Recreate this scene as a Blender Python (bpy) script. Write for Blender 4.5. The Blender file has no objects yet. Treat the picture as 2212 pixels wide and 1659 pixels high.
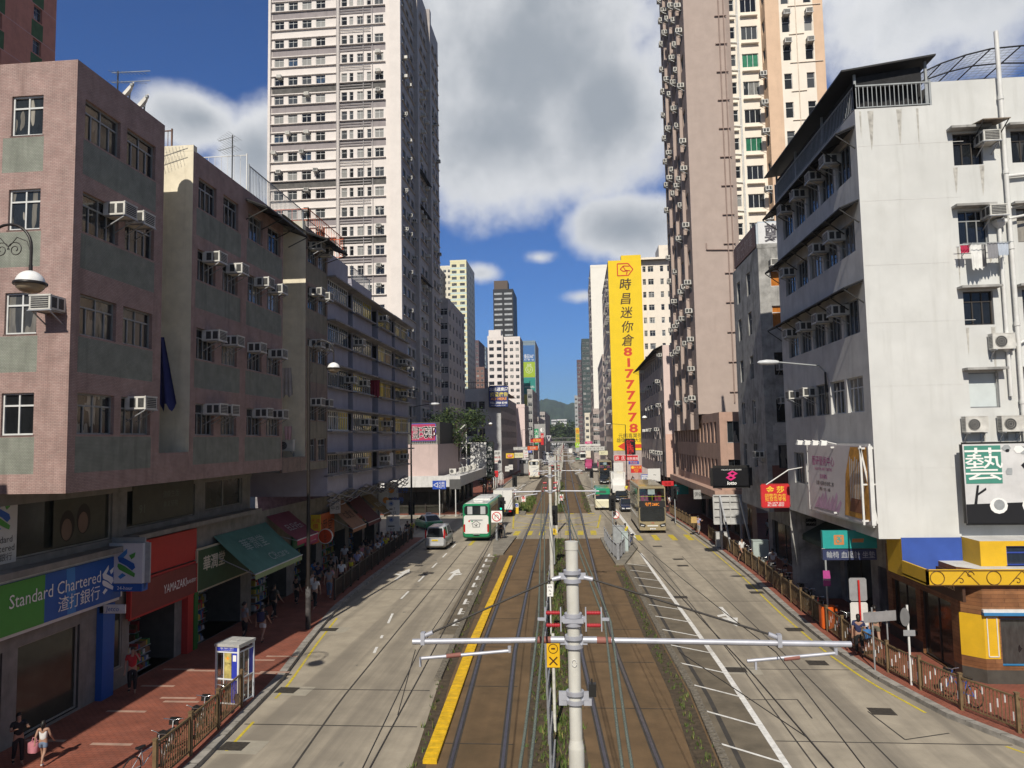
import bpy, bmesh, math, random
from mathutils import Vector, Matrix
random.seed(11)
scene = bpy.context.scene
COL = scene.collection
R = math.radians
# ------------------------------------------------------------------ camera (photo measured on a 2212 x 1659 grid)
FPX, ROLL, CAMH = 1560.0, 0.0184, 9.0
VA, VB = 136.8, -119.6
TH = math.atan(-VB / FPX); PSI = math.atan(VA * math.cos(TH) / FPX)
FW = Vector((-math.sin(PSI) * math.cos(TH), math.cos(PSI) * math.cos(TH), math.sin(TH)))
RT = Vector((math.cos(PSI), math.sin(PSI), 0)); UP = RT.cross(FW)
CAM = Vector((0, 0, CAMH))
cr, sr = math.cos(ROLL), math.sin(ROLL)
cd = bpy.data.cameras.new('camera'); cam = bpy.data.objects.new('camera', cd); COL.objects.link(cam)
cx, cy, cz = RT * cr - UP * sr, RT * sr + UP * cr, -FW
m = Matrix((cx, cy, cz)).transposed().to_4x4(); m.translation = CAM
cam.matrix_world = m
cd.sensor_width = 36; cd.lens = FPX / 2212 * 36; cd.clip_end = 12000; cd.clip_start = .1
scene.camera = cam
def ray(x, y):
    u, v = x - 1106., y - 829.5
    return FW * FPX + RT * (u * cr - v * sr) + UP * (-u * sr - v * cr)
def G(x, y, z=0.): d = ray(x, y); return CAM + d * ((z - CAMH) / d.z)          # a spot of the ground (or a level z)
def atX(x, y, X): d = ray(x, y); return CAM + d * (X / d.x)
def atY(x, y, Y): d = ray(x, y); return CAM + d * (Y / d.y)
# ------------------------------------------------------------------ light
SUND = Vector((0.085, 1.0, -0.87)).normalized()
SUN_EL = math.asin(-SUND.z)
world = bpy.data.worlds.new('World'); scene.world = world; world.use_nodes = True
nt = world.node_tree; nt.nodes.clear()
def N(t, **k):
    n = nt.nodes.new(t)
    for a, b in k.items(): setattr(n, a, b)
    return n
def lk(a, b): nt.links.new(a, b)
def val(s, v):
    if hasattr(v, 'links'): lk(v, s)
    else: s.default_value = v
def math_(op, a, b=None, c=None, clamp=False):
    n = N('ShaderNodeMath', operation=op, use_clamp=clamp)
    for i, v in enumerate((a, b, c)):
        if v is not None: val(n.inputs[i], v)
    return n.outputs[0]
def mixc(f, a, b, mode='MIX'):
    n = N('ShaderNodeMix', data_type='RGBA', blend_type=mode)
    val(n.inputs[0], f)
    for i, v in ((6, a), (7, b)):
        if hasattr(v, 'links'): lk(v, n.inputs[i])
        else: n.inputs[i].default_value = (*v, 1) if len(v) == 3 else v
    return n.outputs[2]
def ramp(f, stops, interp='LINEAR'):
    n = N('ShaderNodeValToRGB'); val(n.inputs[0], f); e = n.color_ramp.elements; n.color_ramp.interpolation = interp
    while len(e) < len(stops): e.new(.5)
    for i, (p, c) in enumerate(stops):
        e[i].position = p; e[i].color = (*c, 1) if not isinstance(c, (int, float)) else (c, c, c, 1)
    return n.outputs[0]
def noise(vec, scale, detail=4, rough=.55, dist=0.):
    n = N('ShaderNodeTexNoise'); lk(vec, n.inputs['Vector'])
    n.inputs['Scale'].default_value = scale; n.inputs['Detail'].default_value = detail
    n.inputs['Roughness'].default_value = rough; n.inputs['Distortion'].default_value = dist
    return n.outputs[0]
def smooth(x, a, b):
    n = N('ShaderNodeMapRange', interpolation_type='SMOOTHSTEP', clamp=True)
    val(n.inputs[0], x); n.inputs[1].default_value = a; n.inputs[2].default_value = b
    return n.outputs[0]
sky = N('ShaderNodeTexSky', sky_type='NISHITA', sun_disc=False)
sky.sun_elevation = SUN_EL; sky.sun_rotation = math.pi + 0.085
sky.air_density = 1.0; sky.dust_density = 0.35; sky.ozone_density = 4.0; sky.altitude = 100
tc = N('ShaderNodeTexCoord'); dirv = tc.outputs['Generated']
sep = N('ShaderNodeSeparateXYZ'); lk(dirv, sep.inputs[0])
az = math_('ARCTAN2', sep.outputs[0], sep.outputs[1]); el = math_('ARCSINE', sep.outputs[2])
cmb = N('ShaderNodeCombineXYZ'); lk(az, cmb.inputs[0]); lk(el, cmb.inputs[1]); ae = cmb.outputs[0]
n1 = noise(ae, 4.2, 10, .56, .25); n2 = noise(ae, 13.0, 6, .6)
def blob(x, y, rx, ry, w=1.0):
    d = ray(x, y).normalized(); a0, e0 = math.atan2(d.x, d.y), math.asin(d.z)
    da = math_('DIVIDE', math_('SUBTRACT', az, a0), rx / FPX); de = math_('DIVIDE', math_('SUBTRACT', el, e0), ry / FPX)
    r = math_('SQRT', math_('ADD', math_('MULTIPLY', da, da), math_('MULTIPLY', de, de)))
    return math_('MULTIPLY', math_('SUBTRACT', 1.0, r), w)
bl = [blob(1130, 110, 420, 340), blob(1060, 300, 320, 190), blob(1310, 230, 240, 215), blob(2010, 0, 340, 140, .6), blob(1620, -60, 300, 130),
      blob(1360, 490, 160, 85, 1.0), blob(430, 255, 125, 62, .75), blob(560, 330, 95, 120, .95), blob(1165, 556, 46, 20, .45), blob(1040, 590, 60, 26, .5),
      blob(1260, 640, 50, 16, .35)]
acc = bl[0]
for b in bl[1:]: acc = math_('SMOOTH_MAX', acc, b, .12)
over = math_('MAXIMUM', smooth(el, .72, .95), smooth(math_('ABSOLUTE', az), .95, 1.5))        # unseen cloud added overhead and behind the viewer to neutralise blue ambient
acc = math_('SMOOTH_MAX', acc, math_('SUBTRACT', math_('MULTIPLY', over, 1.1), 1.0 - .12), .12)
dens = math_('ADD', acc, math_('MULTIPLY', math_('SUBTRACT', n1, .5), 1.25))
dens = math_('ADD', dens, math_('MULTIPLY', math_('SUBTRACT', n2, .5), .5))
mask = math_('MULTIPLY', smooth(dens, -.05, .4), .97)
thick = smooth(math_('ADD', dens, math_('MULTIPLY', math_('SUBTRACT', noise(ae, 3.0, 7, .55), .5), 1.1)), .12, .95)
ccol = mixc(thick, (15.5, 15.7, 16), (7.0, 7.7, 8.5))
skc = mixc(1.0, sky.outputs[0], (0.6, 1.08, 1.8), 'MULTIPLY')
ccol = mixc(over, ccol, (3.6, 3.75, 3.9))                                                    # the added unseen cloud is darkened to cut its fill light
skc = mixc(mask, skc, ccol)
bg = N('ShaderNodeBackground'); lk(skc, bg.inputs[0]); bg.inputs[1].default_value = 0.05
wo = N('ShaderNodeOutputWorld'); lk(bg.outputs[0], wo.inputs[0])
sl = bpy.data.lights.new('sun', 'SUN'); sl.energy = 4.6; sl.angle = R(.5); sl.color = (1, .93, .81)
so = bpy.data.objects.new('sun', sl); COL.objects.link(so); so.rotation_euler = SUND.to_track_quat('-Z', 'Y').to_euler()
vs = scene.view_settings; vs.view_transform = 'Standard'; vs.look = 'None'; vs.gamma = 1; vs.exposure = 0.1
scene.cycles.max_bounces = 5; scene.cycles.diffuse_bounces = 3; scene.cycles.glossy_bounces = 3; scene.cycles.transmission_bounces = 3
scene.cycles.use_denoising = True; scene.cycles.caustics_reflective = False; scene.cycles.caustics_refractive = False
# ------------------------------------------------------------------ materials
MATS = {}
def M(name, col, rough=.7, var=.12, scale=2.5, metal=0., bump=0., streak=0., dirt=(.05, .045, .04), spec=.4, emit=0., coat=0., rnd=0., brick=None, stain=0., lane=0.):
    """one procedural surface: base colour varied by world-space noise, rain streaks, blotchy stains, small bump"""
    global nt
    if name in MATS: return MATS[name]
    mt = bpy.data.materials.new(name); mt.use_nodes = True; nt = mt.node_tree; nt.nodes.clear()
    geo = N('ShaderNodeNewGeometry'); pos = geo.outputs['Position']
    b = N('ShaderNodeBsdfPrincipled'); o = N('ShaderNodeOutputMaterial'); lk(b.outputs[0], o.inputs[0])
    c = col; h = None
    if brick:
        bw, bh, mort, c2, mode = brick
        s = N('ShaderNodeSeparateXYZ'); lk(pos, s.inputs[0]); q = N('ShaderNodeCombineXYZ')
        if mode == 'wall': lk(math_('ADD', s.outputs[0], s.outputs[1]), q.inputs[0]); lk(s.outputs[2], q.inputs[1])
        else: lk(s.outputs[0], q.inputs[0]); lk(s.outputs[1], q.inputs[1])
        bt = N('ShaderNodeTexBrick'); lk(q.outputs[0], bt.inputs['Vector'])
        bt.inputs['Color1'].default_value = (*col, 1); bt.inputs['Color2'].default_value = (*c2, 1)
        bt.inputs['Mortar'].default_value = (*[v * .55 for v in col], 1)
        bt.inputs['Scale'].default_value = 1; bt.inputs['Brick Width'].default_value = bw; bt.inputs['Row Height'].default_value = bh
        bt.inputs['Mortar Size'].default_value = mort; bt.inputs['Mortar Smooth'].default_value = .3
        c = bt.outputs[0]
    if var:
        nf = noise(pos, scale, 6, .6)
        k = ramp(nf, [(.25, 1 - var * 1.6), (.75, 1 + var)])
        c = mixc(1.0, c, k, 'MULTIPLY')
    if stain:
        c = mixc(math_('MULTIPLY', smooth(noise(pos, .45, 7, .65, .6), .5, .72), stain), c, dirt)
    if lane:
        mp = N('ShaderNodeMapping'); lk(pos, mp.inputs[0]); mp.inputs['Scale'].default_value = (.62, .022, 1)
        c = mixc(math_('MULTIPLY', smooth(noise(mp.outputs[0], 1.0, 5, .6), .43, .62), lane), c, dirt)
    if streak:
        mp = N('ShaderNodeMapping'); lk(pos, mp.inputs[0]); mp.inputs['Scale'].default_value = (1, 1, .09)
        c = mixc(math_('MULTIPLY', smooth(noise(mp.outputs[0], 2.6, 6, .65), .48, .8), streak), c, dirt)
    if rnd:
        oi = N('ShaderNodeObjectInfo'); c = mixc(1.0, c, ramp(oi.outputs['Random'], [(0, 1 - rnd), (1, 1 + rnd * .4)]), 'MULTIPLY')
    val(b.inputs['Base Color'], c if hasattr(c, 'links') else (*c, 1))
    b.inputs['Roughness'].default_value = rough; b.inputs['Metallic'].default_value = metal
    b.inputs['Specular IOR Level'].default_value = spec; b.inputs['Coat Weight'].default_value = coat
    if emit:
        b.inputs['Emission Strength'].default_value = emit; val(b.inputs['Emission Color'], c if hasattr(c, 'links') else (*c, 1))
    if bump:
        bp = N('ShaderNodeBump'); bp.inputs['Strength'].default_value = bump; bp.inputs['Distance'].default_value = .02
        lk(noise(pos, scale * 12, 5, .6), bp.inputs['Height']); lk(bp.outputs[0], b.inputs['Normal'])
    MATS[name] = mt
    return mt
def MG(name, stops, rough=.08):
    """window glass in front of whatever hangs behind it: every window its own tone (dark room, blind, curtain)"""
    global nt
    if name in MATS: return MATS[name]
    mt = bpy.data.materials.new(name); mt.use_nodes = True; nt = mt.node_tree; nt.nodes.clear()
    b = N('ShaderNodeBsdfPrincipled'); o = N('ShaderNodeOutputMaterial'); lk(b.outputs[0], o.inputs[0])
    oi = N('ShaderNodeObjectInfo'); geo = N('ShaderNodeNewGeometry')
    mp = N('ShaderNodeMapping'); lk(geo.outputs['Position'], mp.inputs[0]); mp.inputs['Scale'].default_value = (1, 1, .25)
    f = math_('ADD', oi.outputs['Random'], math_('MULTIPLY', math_('SUBTRACT', noise(mp.outputs[0], 2.2, 2, .5), .5), .5))
    c = ramp(f, stops, 'CONSTANT')
    c = mixc(1.0, c, ramp(noise(mp.outputs[0], 9., 2), [(.3, .7), (.7, 1.15)]), 'MULTIPLY')
    lk(c, b.inputs['Base Color']); b.inputs['Roughness'].default_value = rough; b.inputs['Specular IOR Level'].default_value = .6
    MATS[name] = mt
    return mt
# ------------------------------------------------------------------ mesh builder
class MB:
    def __init__(s): s.v = []; s.f = []; s.m = []; s.sm = []
    def face(s, pts, m=0, sm=False):
        i = len(s.v); s.v += [tuple(p) for p in pts]; s.f.append(tuple(range(i, i + len(pts)))); s.m.append(m); s.sm.append(sm); return s
    def raw(s, vs, fs, m=0, sm=False):
        i = len(s.v); s.v += [tuple(p) for p in vs]
        for f in fs: s.f.append(tuple(i + k for k in f)); s.m.append(m); s.sm.append(sm)
        return s
    def box(s, x0, x1, y0, y1, z0, z1, m=0):
        return s.raw([(x0, y0, z0), (x1, y0, z0), (x1, y1, z0), (x0, y1, z0), (x0, y0, z1), (x1, y0, z1), (x1, y1, z1), (x0, y1, z1)],
                     [(0, 3, 2, 1), (4, 5, 6, 7), (0, 1, 5, 4), (1, 2, 6, 5), (2, 3, 7, 6), (3, 0, 4, 7)], m)
    def bar(s, p, q, w, h=None, m=0, up=(0, 0, 1)):
        p, q = Vector(p), Vector(q); d = (q - p); h = h or w
        if d.length < 1e-6: return s
        d.normalize(); u = Vector(up)
        if abs(d.dot(u)) > .98: u = Vector((1, 0, 0))
        a = d.cross(u).normalized() * (w / 2); b = a.cross(d).normalized() * (h / 2)
        return s.raw([p - a - b, p + a - b, p + a + b, p - a + b, q - a - b, q + a - b, q + a + b, q - a + b],
                     [(0, 1, 2, 3), (7, 6, 5, 4), (0, 4, 5, 1), (1, 5, 6, 2), (2, 6, 7, 3), (3, 7, 4, 0)], m)
    def tube(s, pts, r, n=8, m=0, caps=True, sm=True):
        pts = [Vector(p) for p in pts]; k = len(pts); rs = r if isinstance(r, (list, tuple)) else [r] * k
        vs = []; prev = None
        for i, p in enumerate(pts):
            t = (pts[min(i + 1, k - 1)] - pts[max(i - 1, 0)]).normalized()
            if prev is None:
                a = t.cross(Vector((0, 0, 1)) if abs(t.z) < .95 else Vector((1, 0, 0))).normalized()
            else: a = (prev - t * prev.dot(t)).normalized()
            prev = a; b = t.cross(a)
            for j in range(n):
                w = 2 * math.pi * j / n; vs.append(p + (a * math.cos(w) + b * math.sin(w)) * rs[i])
        fs = [(i * n + j, i * n + (j + 1) % n, (i + 1) * n + (j + 1) % n, (i + 1) * n + j) for i in range(k - 1) for j in range(n)]
        s.raw(vs, fs, m, sm)
        if caps:
            s.face(vs[:n][::-1], m); s.face(vs[-n:], m)
        return s
    def lathe(s, prof, c=(0, 0, 0), n=12, m=0, sm=True):
        c = Vector(c); vs = []
        for r, z in prof:
            for j in range(n):
                w = 2 * math.pi * j / n; vs.append(c + Vector((r * math.cos(w), r * math.sin(w), z)))
        return s.raw(vs, [(i * n + j, i * n + (j + 1) % n, (i + 1) * n + (j + 1) % n, (i + 1) * n + j) for i in range(len(prof) - 1) for j in range(n)], m, sm)
    def loft(s, rings, m=0, caps=True, sm=True):
        n = len(rings[0]); vs = [p for r in rings for p in r]
        s.raw(vs, [(i * n + j, i * n + (j + 1) % n, (i + 1) * n + (j + 1) % n, (i + 1) * n + j) for i in range(len(rings) - 1) for j in range(n)], m, sm)
        if caps: s.face(list(rings[0])[::-1], m); s.face(rings[-1], m)
        return s
    def prism(s, poly, O, U, V, d, m=0, ms=None):
        """flat outline poly (u, v) at O + u U + v V, thickened by vector d"""
        O, U, V, d = Vector(O), Vector(U), Vector(V), Vector(d); a = [O + U * u + V * v for u, v in poly]; b = [p + d for p in a]; n = len(a)
        s.face(b, m); s.face(a[::-1], m if ms is None else ms)
        for i in range(n): s.face([a[i], a[(i + 1) % n], b[(i + 1) % n], b[i]], m if ms is None else ms)
        return s
    def merge(s, o, mat=None, mmap=None):
        i = len(s.v); s.v += [tuple(mat @ Vector(p)) for p in o.v] if mat is not None else o.v
        s.f += [tuple(i + k for k in f) for f in o.f]; s.m += [mmap[k] if mmap else k for k in o.m]; s.sm += o.sm
        return s
    def text(s, t, O, U, V, h, m=0, align='C', maxw=None, sx=1., shear=0., off=.0, bold=0.):
        """lettering: h = height of a capital along V; O = middle (C) or left end (L) of the line's foot"""
        vs, fs, x0, x1 = glyphs(t, bold); O, U, V = Vector(O), Vector(U).normalized(), Vector(V).normalized(); n = U.cross(V)
        k = h / .73; w = (x1 - x0) * k * sx
        if maxw and w > maxw: sx *= maxw / w; w = maxw
        b = -x0 * k * sx - (w / 2 if align == 'C' else w if align == 'R' else 0)
        return s.raw([O + U * (b + (p[0] + shear * p[1]) * k * sx) + V * (p[1] * k) + n * (off) for p in vs], fs, m)
    def mesh(s, name, mats):
        me = bpy.data.meshes.new(name); me.from_pydata(s.v, [], s.f)
        for a in mats: me.materials.append(a)
        me.polygons.foreach_set('material_index', s.m); me.polygons.foreach_set('use_smooth', s.sm)
        me.update(); return me
    def build(s, name, mats, parent=None, loc=None, label=None, cat=None, group=None, kind=None):
        return link(name, s.mesh(name, mats if isinstance(mats, (list, tuple)) else [mats]), parent, loc, label=label, cat=cat, group=group, kind=kind)
_gl = {}
def glyphs(t, bold=0.):
    if (t, bold) in _gl: return _gl[(t, bold)]
    cu = bpy.data.curves.new('t', 'FONT'); cu.body = t; cu.size = 1; cu.resolution_u = 2; cu.fill_mode = 'FRONT'; cu.offset = bold
    o = bpy.data.objects.new('t', cu); COL.objects.link(o)
    dg = bpy.context.evaluated_depsgraph_get(); dg.update(); me = bpy.data.meshes.new_from_object(o.evaluated_get(dg))
    vs = [tuple(v.co) for v in me.vertices]; fs = [tuple(p.vertices) for p in me.polygons]
    bpy.data.objects.remove(o); bpy.data.curves.remove(cu); bpy.data.meshes.remove(me)
    xs = [v[0] for v in vs] or [0, 1]
    _gl[(t, bold)] = (vs, fs, min(xs), max(xs)); return _gl[(t, bold)]
def props(o, label=None, cat=None, group=None, kind=None):
    if label: o['label'] = label
    if cat: o['category'] = cat
    if group: o['group'] = group
    if kind: o['kind'] = kind
    return o
def link(name, data, parent=None, loc=None, rz=0., sc=None, **k):
    o = bpy.data.objects.new(name, data); COL.objects.link(o)
    if parent: o.parent = parent
    if loc is not None: o.location = loc
    if rz: o.rotation_euler.z = rz
    if sc: o.scale = sc
    return props(o, **k)
def thing(name, label, cat, loc=(0, 0, 0), rz=0., group=None): return link(name, None, None, loc, rz, label=label, cat=cat, group=group)
def copy_tree(o, parent=None, loc=None, rz=None, label=None, group=None):
    c = o.copy(); COL.objects.link(c)
    if parent: c.parent = parent
    if loc is not None: c.location = loc
    if rz is not None: c.rotation_euler.z = rz
    if label: c['label'] = label
    if group: c['group'] = group
    for ch in o.children: copy_tree(ch, c)
    return c
ORD = ['zeroth', 'first', 'second', 'third', 'fourth', 'fifth', 'sixth', 'seventh', 'eighth', 'ninth', 'tenth', 'eleventh', 'twelfth', 'thirteenth', 'fourteenth',
       'fifteenth', 'sixteenth', 'seventeenth', 'eighteenth', 'nineteenth', 'twentieth', 'twenty-first', 'twenty-second', 'twenty-third', 'twenty-fourth', 'twenty-fifth', 'twenty-sixth', 'twenty-seventh', 'twenty-eighth']
Z3 = Vector((0, 0, 1))
# ================================================================== GROUND
def path(pts):
    pts = sorted(pts, key=lambda p: p[1])
    def f(y):
        if y <= pts[0][1]: a, b = pts[0], pts[1]
        elif y >= pts[-1][1]: a, b = pts[-2], pts[-1]
        else:
            for a, b in zip(pts, pts[1:]):
                if a[1] <= y <= b[1]: break
        t = (y - a[1]) / (b[1] - a[1]); return a[0] + (b[0] - a[0]) * t
    return f
KL = path([(-10.4, 10), (-10.74, 20.1), (-10.93, 22.4), (-11.3, 27), (-12.2, 32.5), (-13.1, 39), (-13.5, 47), (-13.9, 64)])
KL2 = path([(-13.9, 88), (-13.9, 125), (-14.7, 171), (-15.9, 217), (-17.5, 300), (-24, 700)])
KR = path([(14.2, 19.8), (12.6, 22), (11.4, 24.6), (10.7, 28), (10.4, 31.5), (10.4, 38), (10.7, 48), (10.75, 58), (10.46, 73), (9.6, 95), (8.4, 117), (7.5, 140), (6.0, 196), (5.5, 224), (4.2, 294), (-1.5, 700)])
TL = path([(-4.3, 10), (-4.75, 20.9), (-5.3, 27.6), (-5.7, 36.6), (-6.5, 56.8), (-6.5, 87), (-7.2, 110), (-7.8, 142), (-8.2, 175), (-8.8, 219), (-9.4, 268), (-15, 700)])
TR = path([(3.7, 10), (3.75, 20.8), (3.8, 26.4), (3.6, 32), (3.1, 53.4), (2.6, 63), (1.2, 92), (.7, 132), (-.1, 173), (-1.7, 217), (-3.3, 265), (-9.5, 700)])
RL1 = path([(-3.0, 10), (-3.71, 20.6), (-4.28, 31.4), (-4.62, 45), (-4.95, 71), (-5.2, 90), (-5.75, 120), (-6.4, 175), (-7.0, 226), (-8.0, 300), (-13.5, 700)])
RR1 = path([(1.35, 10), (.6, 20.8), (0, 31), (-.37, 47.4), (-.85, 71), (-1.15, 90), (-1.9, 120), (-2.85, 175), (-3.65, 226), (-4.9, 300), (-10.5, 700)])
FN = lambda y: (RL1(y) + 1.45 + RR1(y)) / 2
def ys_(y0, y1):
    out = [y0]
    while out[-1] < y1: out.append(min(y1, out[-1] + max(1.2, out[-1] * .03)))
    return out
def ribbon(mb, fa, fb, z, y0, y1, m=0, ys=None):
    ys = ys or ys_(y0, y1); vs = []
    for y in ys: vs += [(fa(y), y, z), (fb(y), y, z)]
    return mb.raw(vs, [(2 * i, 2 * i + 1, 2 * i + 3, 2 * i + 2) for i in range(len(ys) - 1)], m)
def off(f, d): return lambda y: f(y) + d
GRANITE = M('kerb_stone', (.30, .28, .25), .85, .3, 3, stain=.3)
CONC = M('road_concrete', (.36, .315, .245), .88, .16, .9, bump=.25, stain=.22, dirt=(.15, .132, .108), lane=.62)
BED = M('rusty_track_concrete', (.15, .095, .048), .9, .2, 1.1, bump=.25, stain=.5, dirt=(.075, .052, .026), lane=.35)
BRICK = M('red_paver', (.27, .092, .06), .85, .22, 1.3, brick=(.22, .11, .012, (.28, .085, .05), 'floor'), stain=.4, dirt=(.12, .05, .035))
DARKC = M('hatched_asphalt', (.15, .125, .09), .9, .25, 1.2, bump=.3, stain=.5, dirt=(.08, .065, .05))
SOIL = M('median_soil', (.075, .055, .035), .95, .35, 5, bump=.4)
WPAINT = M('white_road_paint', (.72, .71, .68), .7, .2, 6, stain=.55, dirt=(.34, .31, .27))
YPAINT = M('yellow_road_paint', (.56, .44, .04), .7, .25, 5, stain=.6, dirt=(.28, .25, .16))
JOINT = M('tar_joint', (.05, .045, .04), .9, .2)
MB().face([(-900, -60, -.03), (900, -60, -.03), (900, 2600, -.03), (-900, 2600, -.03)]).build('ground', M('ground_earth', (.12, .11, .09), .95), kind='structure')
g = MB(); ribbon(g, lambda y: -40 if 66 < y < 87 else -18, lambda y: 22, 0, -5, 700, 0, [-5, 10, 20, 30, 45, 60, 66.5, 86.5, 100, 130, 170, 220, 300, 420, 560, 700])
g.face([(-90, 66.6, -.004), (-39, 66.6, -.004), (-39, 86.4, -.004), (-90, 86.4, -.004)])
g.build('road', CONC, kind='structure')
# pavements with kerbs
def pavement(name, kerb, out, y0, y1, side):
    g = MB(); ys = ys_(y0, y1); k2 = off(kerb, .3 * side)
    a, b = (k2, out) if side > 0 else (out, k2)
    ribbon(g, a, b, .15, y0, y1, 0, ys)
    g.build(name, BRICK, kind='structure')
    g = MB(); a, b = (kerb, k2) if side > 0 else (k2, kerb)
    ribbon(g, a, b, .153, y0, y1, 0, ys)
    vs = []
    for y in ys: vs += [(kerb(y), y, -.02), (kerb(y), y, .153)]
    g.raw(vs, [(2 * i, 2 * i + 1, 2 * i + 3, 2 * i + 2) for i in range(len(ys) - 1)], 0)
    for y in ([k * 1.0 for k in range(int(y0) + 1, int(min(y1, 90)))]):       # joints between the kerb stones
        x = kerb(y); g.box(min(x - .004 * side, x + .3 * side), max(x - .004 * side, x + .3 * side), y, y + .014, .1, .157, 1)
    g.build('kerb', [GRANITE, JOINT], kind='structure')
pavement('left_pavement', KL, lambda y: -40, -5, 66.5, -1)
pavement('far_left_pavement', KL2, lambda y: -44, 86.5, 620, -1)
pavement('right_pavement', KR, lambda y: 40, 19.8, 620, 1)
g = MB()                                                                       # corners of the pavement along the side street
g.box(-40, -13.95, 66.5, 66.8, -.02, .152, 0); g.box(-44, -13.95, 86.2, 86.5, -.02, .152, 0); g.box(14.2, 40, 19.5, 19.8, -.02, .152)
g.build('side_street_kerb', GRANITE, kind='structure')
# pale paver bands across the left pavement, and the concrete collars round the posts
g = MB()
for (x, y) in [(97, 1600), (240, 1608), (275, 1537), (390, 1516), (340, 1482), (385, 1508), (432, 1449), (385, 1386 + 60), (560, 1426), (610, 1418), (590, 1452), (560, 1455), (505, 1470)]:
    p = G(x, y, .15); g.box(p.x - random.uniform(.5, .75), p.x + .65, p.y - .07, p.y + .09, .152, .154)
g.build('pale_paver_band', M('pale_paver', (.40, .26, .2), .85, .2), kind='structure')
# track bed
g = MB(); ribbon(g, TL, TR, .004, 6, 66); ribbon(g, TL, TR, .004, 88, 650); g.build('track_bed', BED, kind='structure')
WL = path([(5.55, 15), (5.48, 21), (5.43, 29.5), (5.23, 37.7), (4.9, 50), (4.75, 57.6)])
g = MB(); ribbon(g, TR, off(WL, .05), .008, 6, 52.5); ribbon(g, off(TL, -1.05), TL, .008, 34, 56); g.build('hatched_road', DARKC, kind='structure')
g = MB(); ribbon(g, lambda y: FN(y) - .75, lambda y: FN(y) + .95, .010, 6, 66); ribbon(g, lambda y: FN(y) - .7, lambda y: FN(y) + .8, .010, 89, 320)
ribbon(g, off(TR, -.75), off(TR, -.1), .012, 6, 50); ribbon(g, off(TR, -.3), off(TR, .35), .012, 89, 200)
ribbon(g, off(TL, -.05), off(TL, .35), .012, 6, 60); ribbon(g, off(TL, 0), off(TL, .9), .012, 92, 180); g.build('median_soil', SOIL, kind='structure')
# ---- painted lines
g = MB(); gy = MB(); gj = MB()
ribbon(g, off(WL, -.1), off(WL, .1), .014, 15, 57.5)
for k in range(15):                                                            # chevrons beside the track
    y = 16 + k * 2.55; x1 = WL(y); x0 = TR(y + 1.2) + .25
    g.face([(x0, y + 1.25, .013), (x0, y + 1.12, .013), (x1, y - .06, .013), (x1, y + .06, .013)])
LA = path([tuple(G(633, 1659).xy), tuple(G(737, 1511).xy), tuple(G(860, 1361).xy), tuple(G(984, 1209).xy)])
LB = path([tuple(G(807, 1413).xy), tuple(G(860, 1300).xy), tuple(G(924, 1236).xy), tuple(G(977, 1183).xy)])
ribbon(gj, off(LA, -.035), off(LA, .035), .004, 8, 62)
for y0, l in ((31, .9), (33.3, .5), (36, 2.), (41.5, 2.), (46.5, 2), (51.5, 2), (56, 2), (61, 2)): ribbon(g, off(LB, -.06), off(LB, .06), .005, y0, y0 + l)
for k in range(10):
    y = 35.5 + k * 2.3; ribbon(g, off(TL, -.62), off(TL, -.48), .0125, y, y + 1.35); x = TL(y + .9)
    for q in (.1, .55): g.box(x - .5, x - .05, y + q, y + q + .09, .011, .0122)
ribbon(gy, off(KL, .28), off(KL, .38), .005, 25.5, 37); ribbon(gy, off(KL, .28), off(KL, .38), .005, 21.2, 23.4)
ribbon(gy, off(KR, -.42), off(KR, -.32), .005, 25, 76); ribbon(gy, off(KR, -.42), off(KR, -.32), .005, 20, 22.5)
for k in range(5): g.face([(12.0 + k * .75 - .5, 19.0 - k * .1 + .5, .005), (12.1 + k * .75 - .5, 19.1 - k * .1 + .5, .005), (12.25 + k * .7 - .9, 20.1 - k * .15 + .6, .005), (12.1 + k * .7 - .9, 20.05 - k * .15 + .6, .005)])
def arrow(mb, x, y, turn=0, s=1., flip=1):
    w = .11 * s
    mb.face([(x - w, y, .0045), (x + w, y, .0045), (x + w, y + 2.4 * s * flip, .0045), (x - w, y + 2.4 * s * flip, .0045)])
    if turn: mb.face([(x, y + 1.5 * s * flip, .0055), (x + turn * .55 * s, y + 1.9 * s * flip, .0055), (x + turn * .55 * s, y + 2.3 * s * flip, .0055), (x, y + 1.95 * s * flip, .0055)])
    t = .42 * s; mb.face([(x - t, y + 2.4 * s * flip, .0055), (x + t, y + 2.4 * s * flip, .0055), (x, y + 4.2 * s * flip, .0055)])
p = G(858, 1250); arrow(g, p.x, p.y - .4, -1, .95); p = G(972, 1250); arrow(g, p.x, p.y - .4, 1, .95); p = G(1562, 1318); arrow(g, p.x, p.y + .7, -1, .95, -1)
p = G(1380, 1290)
for k in range(6): y = 126 + k * 3.2; g.box(-12.6, -11.2, y, y + .9, .004, .005); g.box(-10.8, -10.2, y + .5, y + 2.2, .004, .005)
for k in range(9): y = 92 + k * 14; g.box(KR(y) - 3.9, KR(y) - 3.75, y, y + 4.5, .004, .005)
g.box(.9, 3.0, 97.5, 97.9, .004, .005); g.box(1.1, 3.2, 99.3, 99.6, .004, .005)
ribbon(g, lambda y: 4.9 - .02 * (y - 70), lambda y: 5.25 - .02 * (y - 70), .005, 66, 100)
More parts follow.
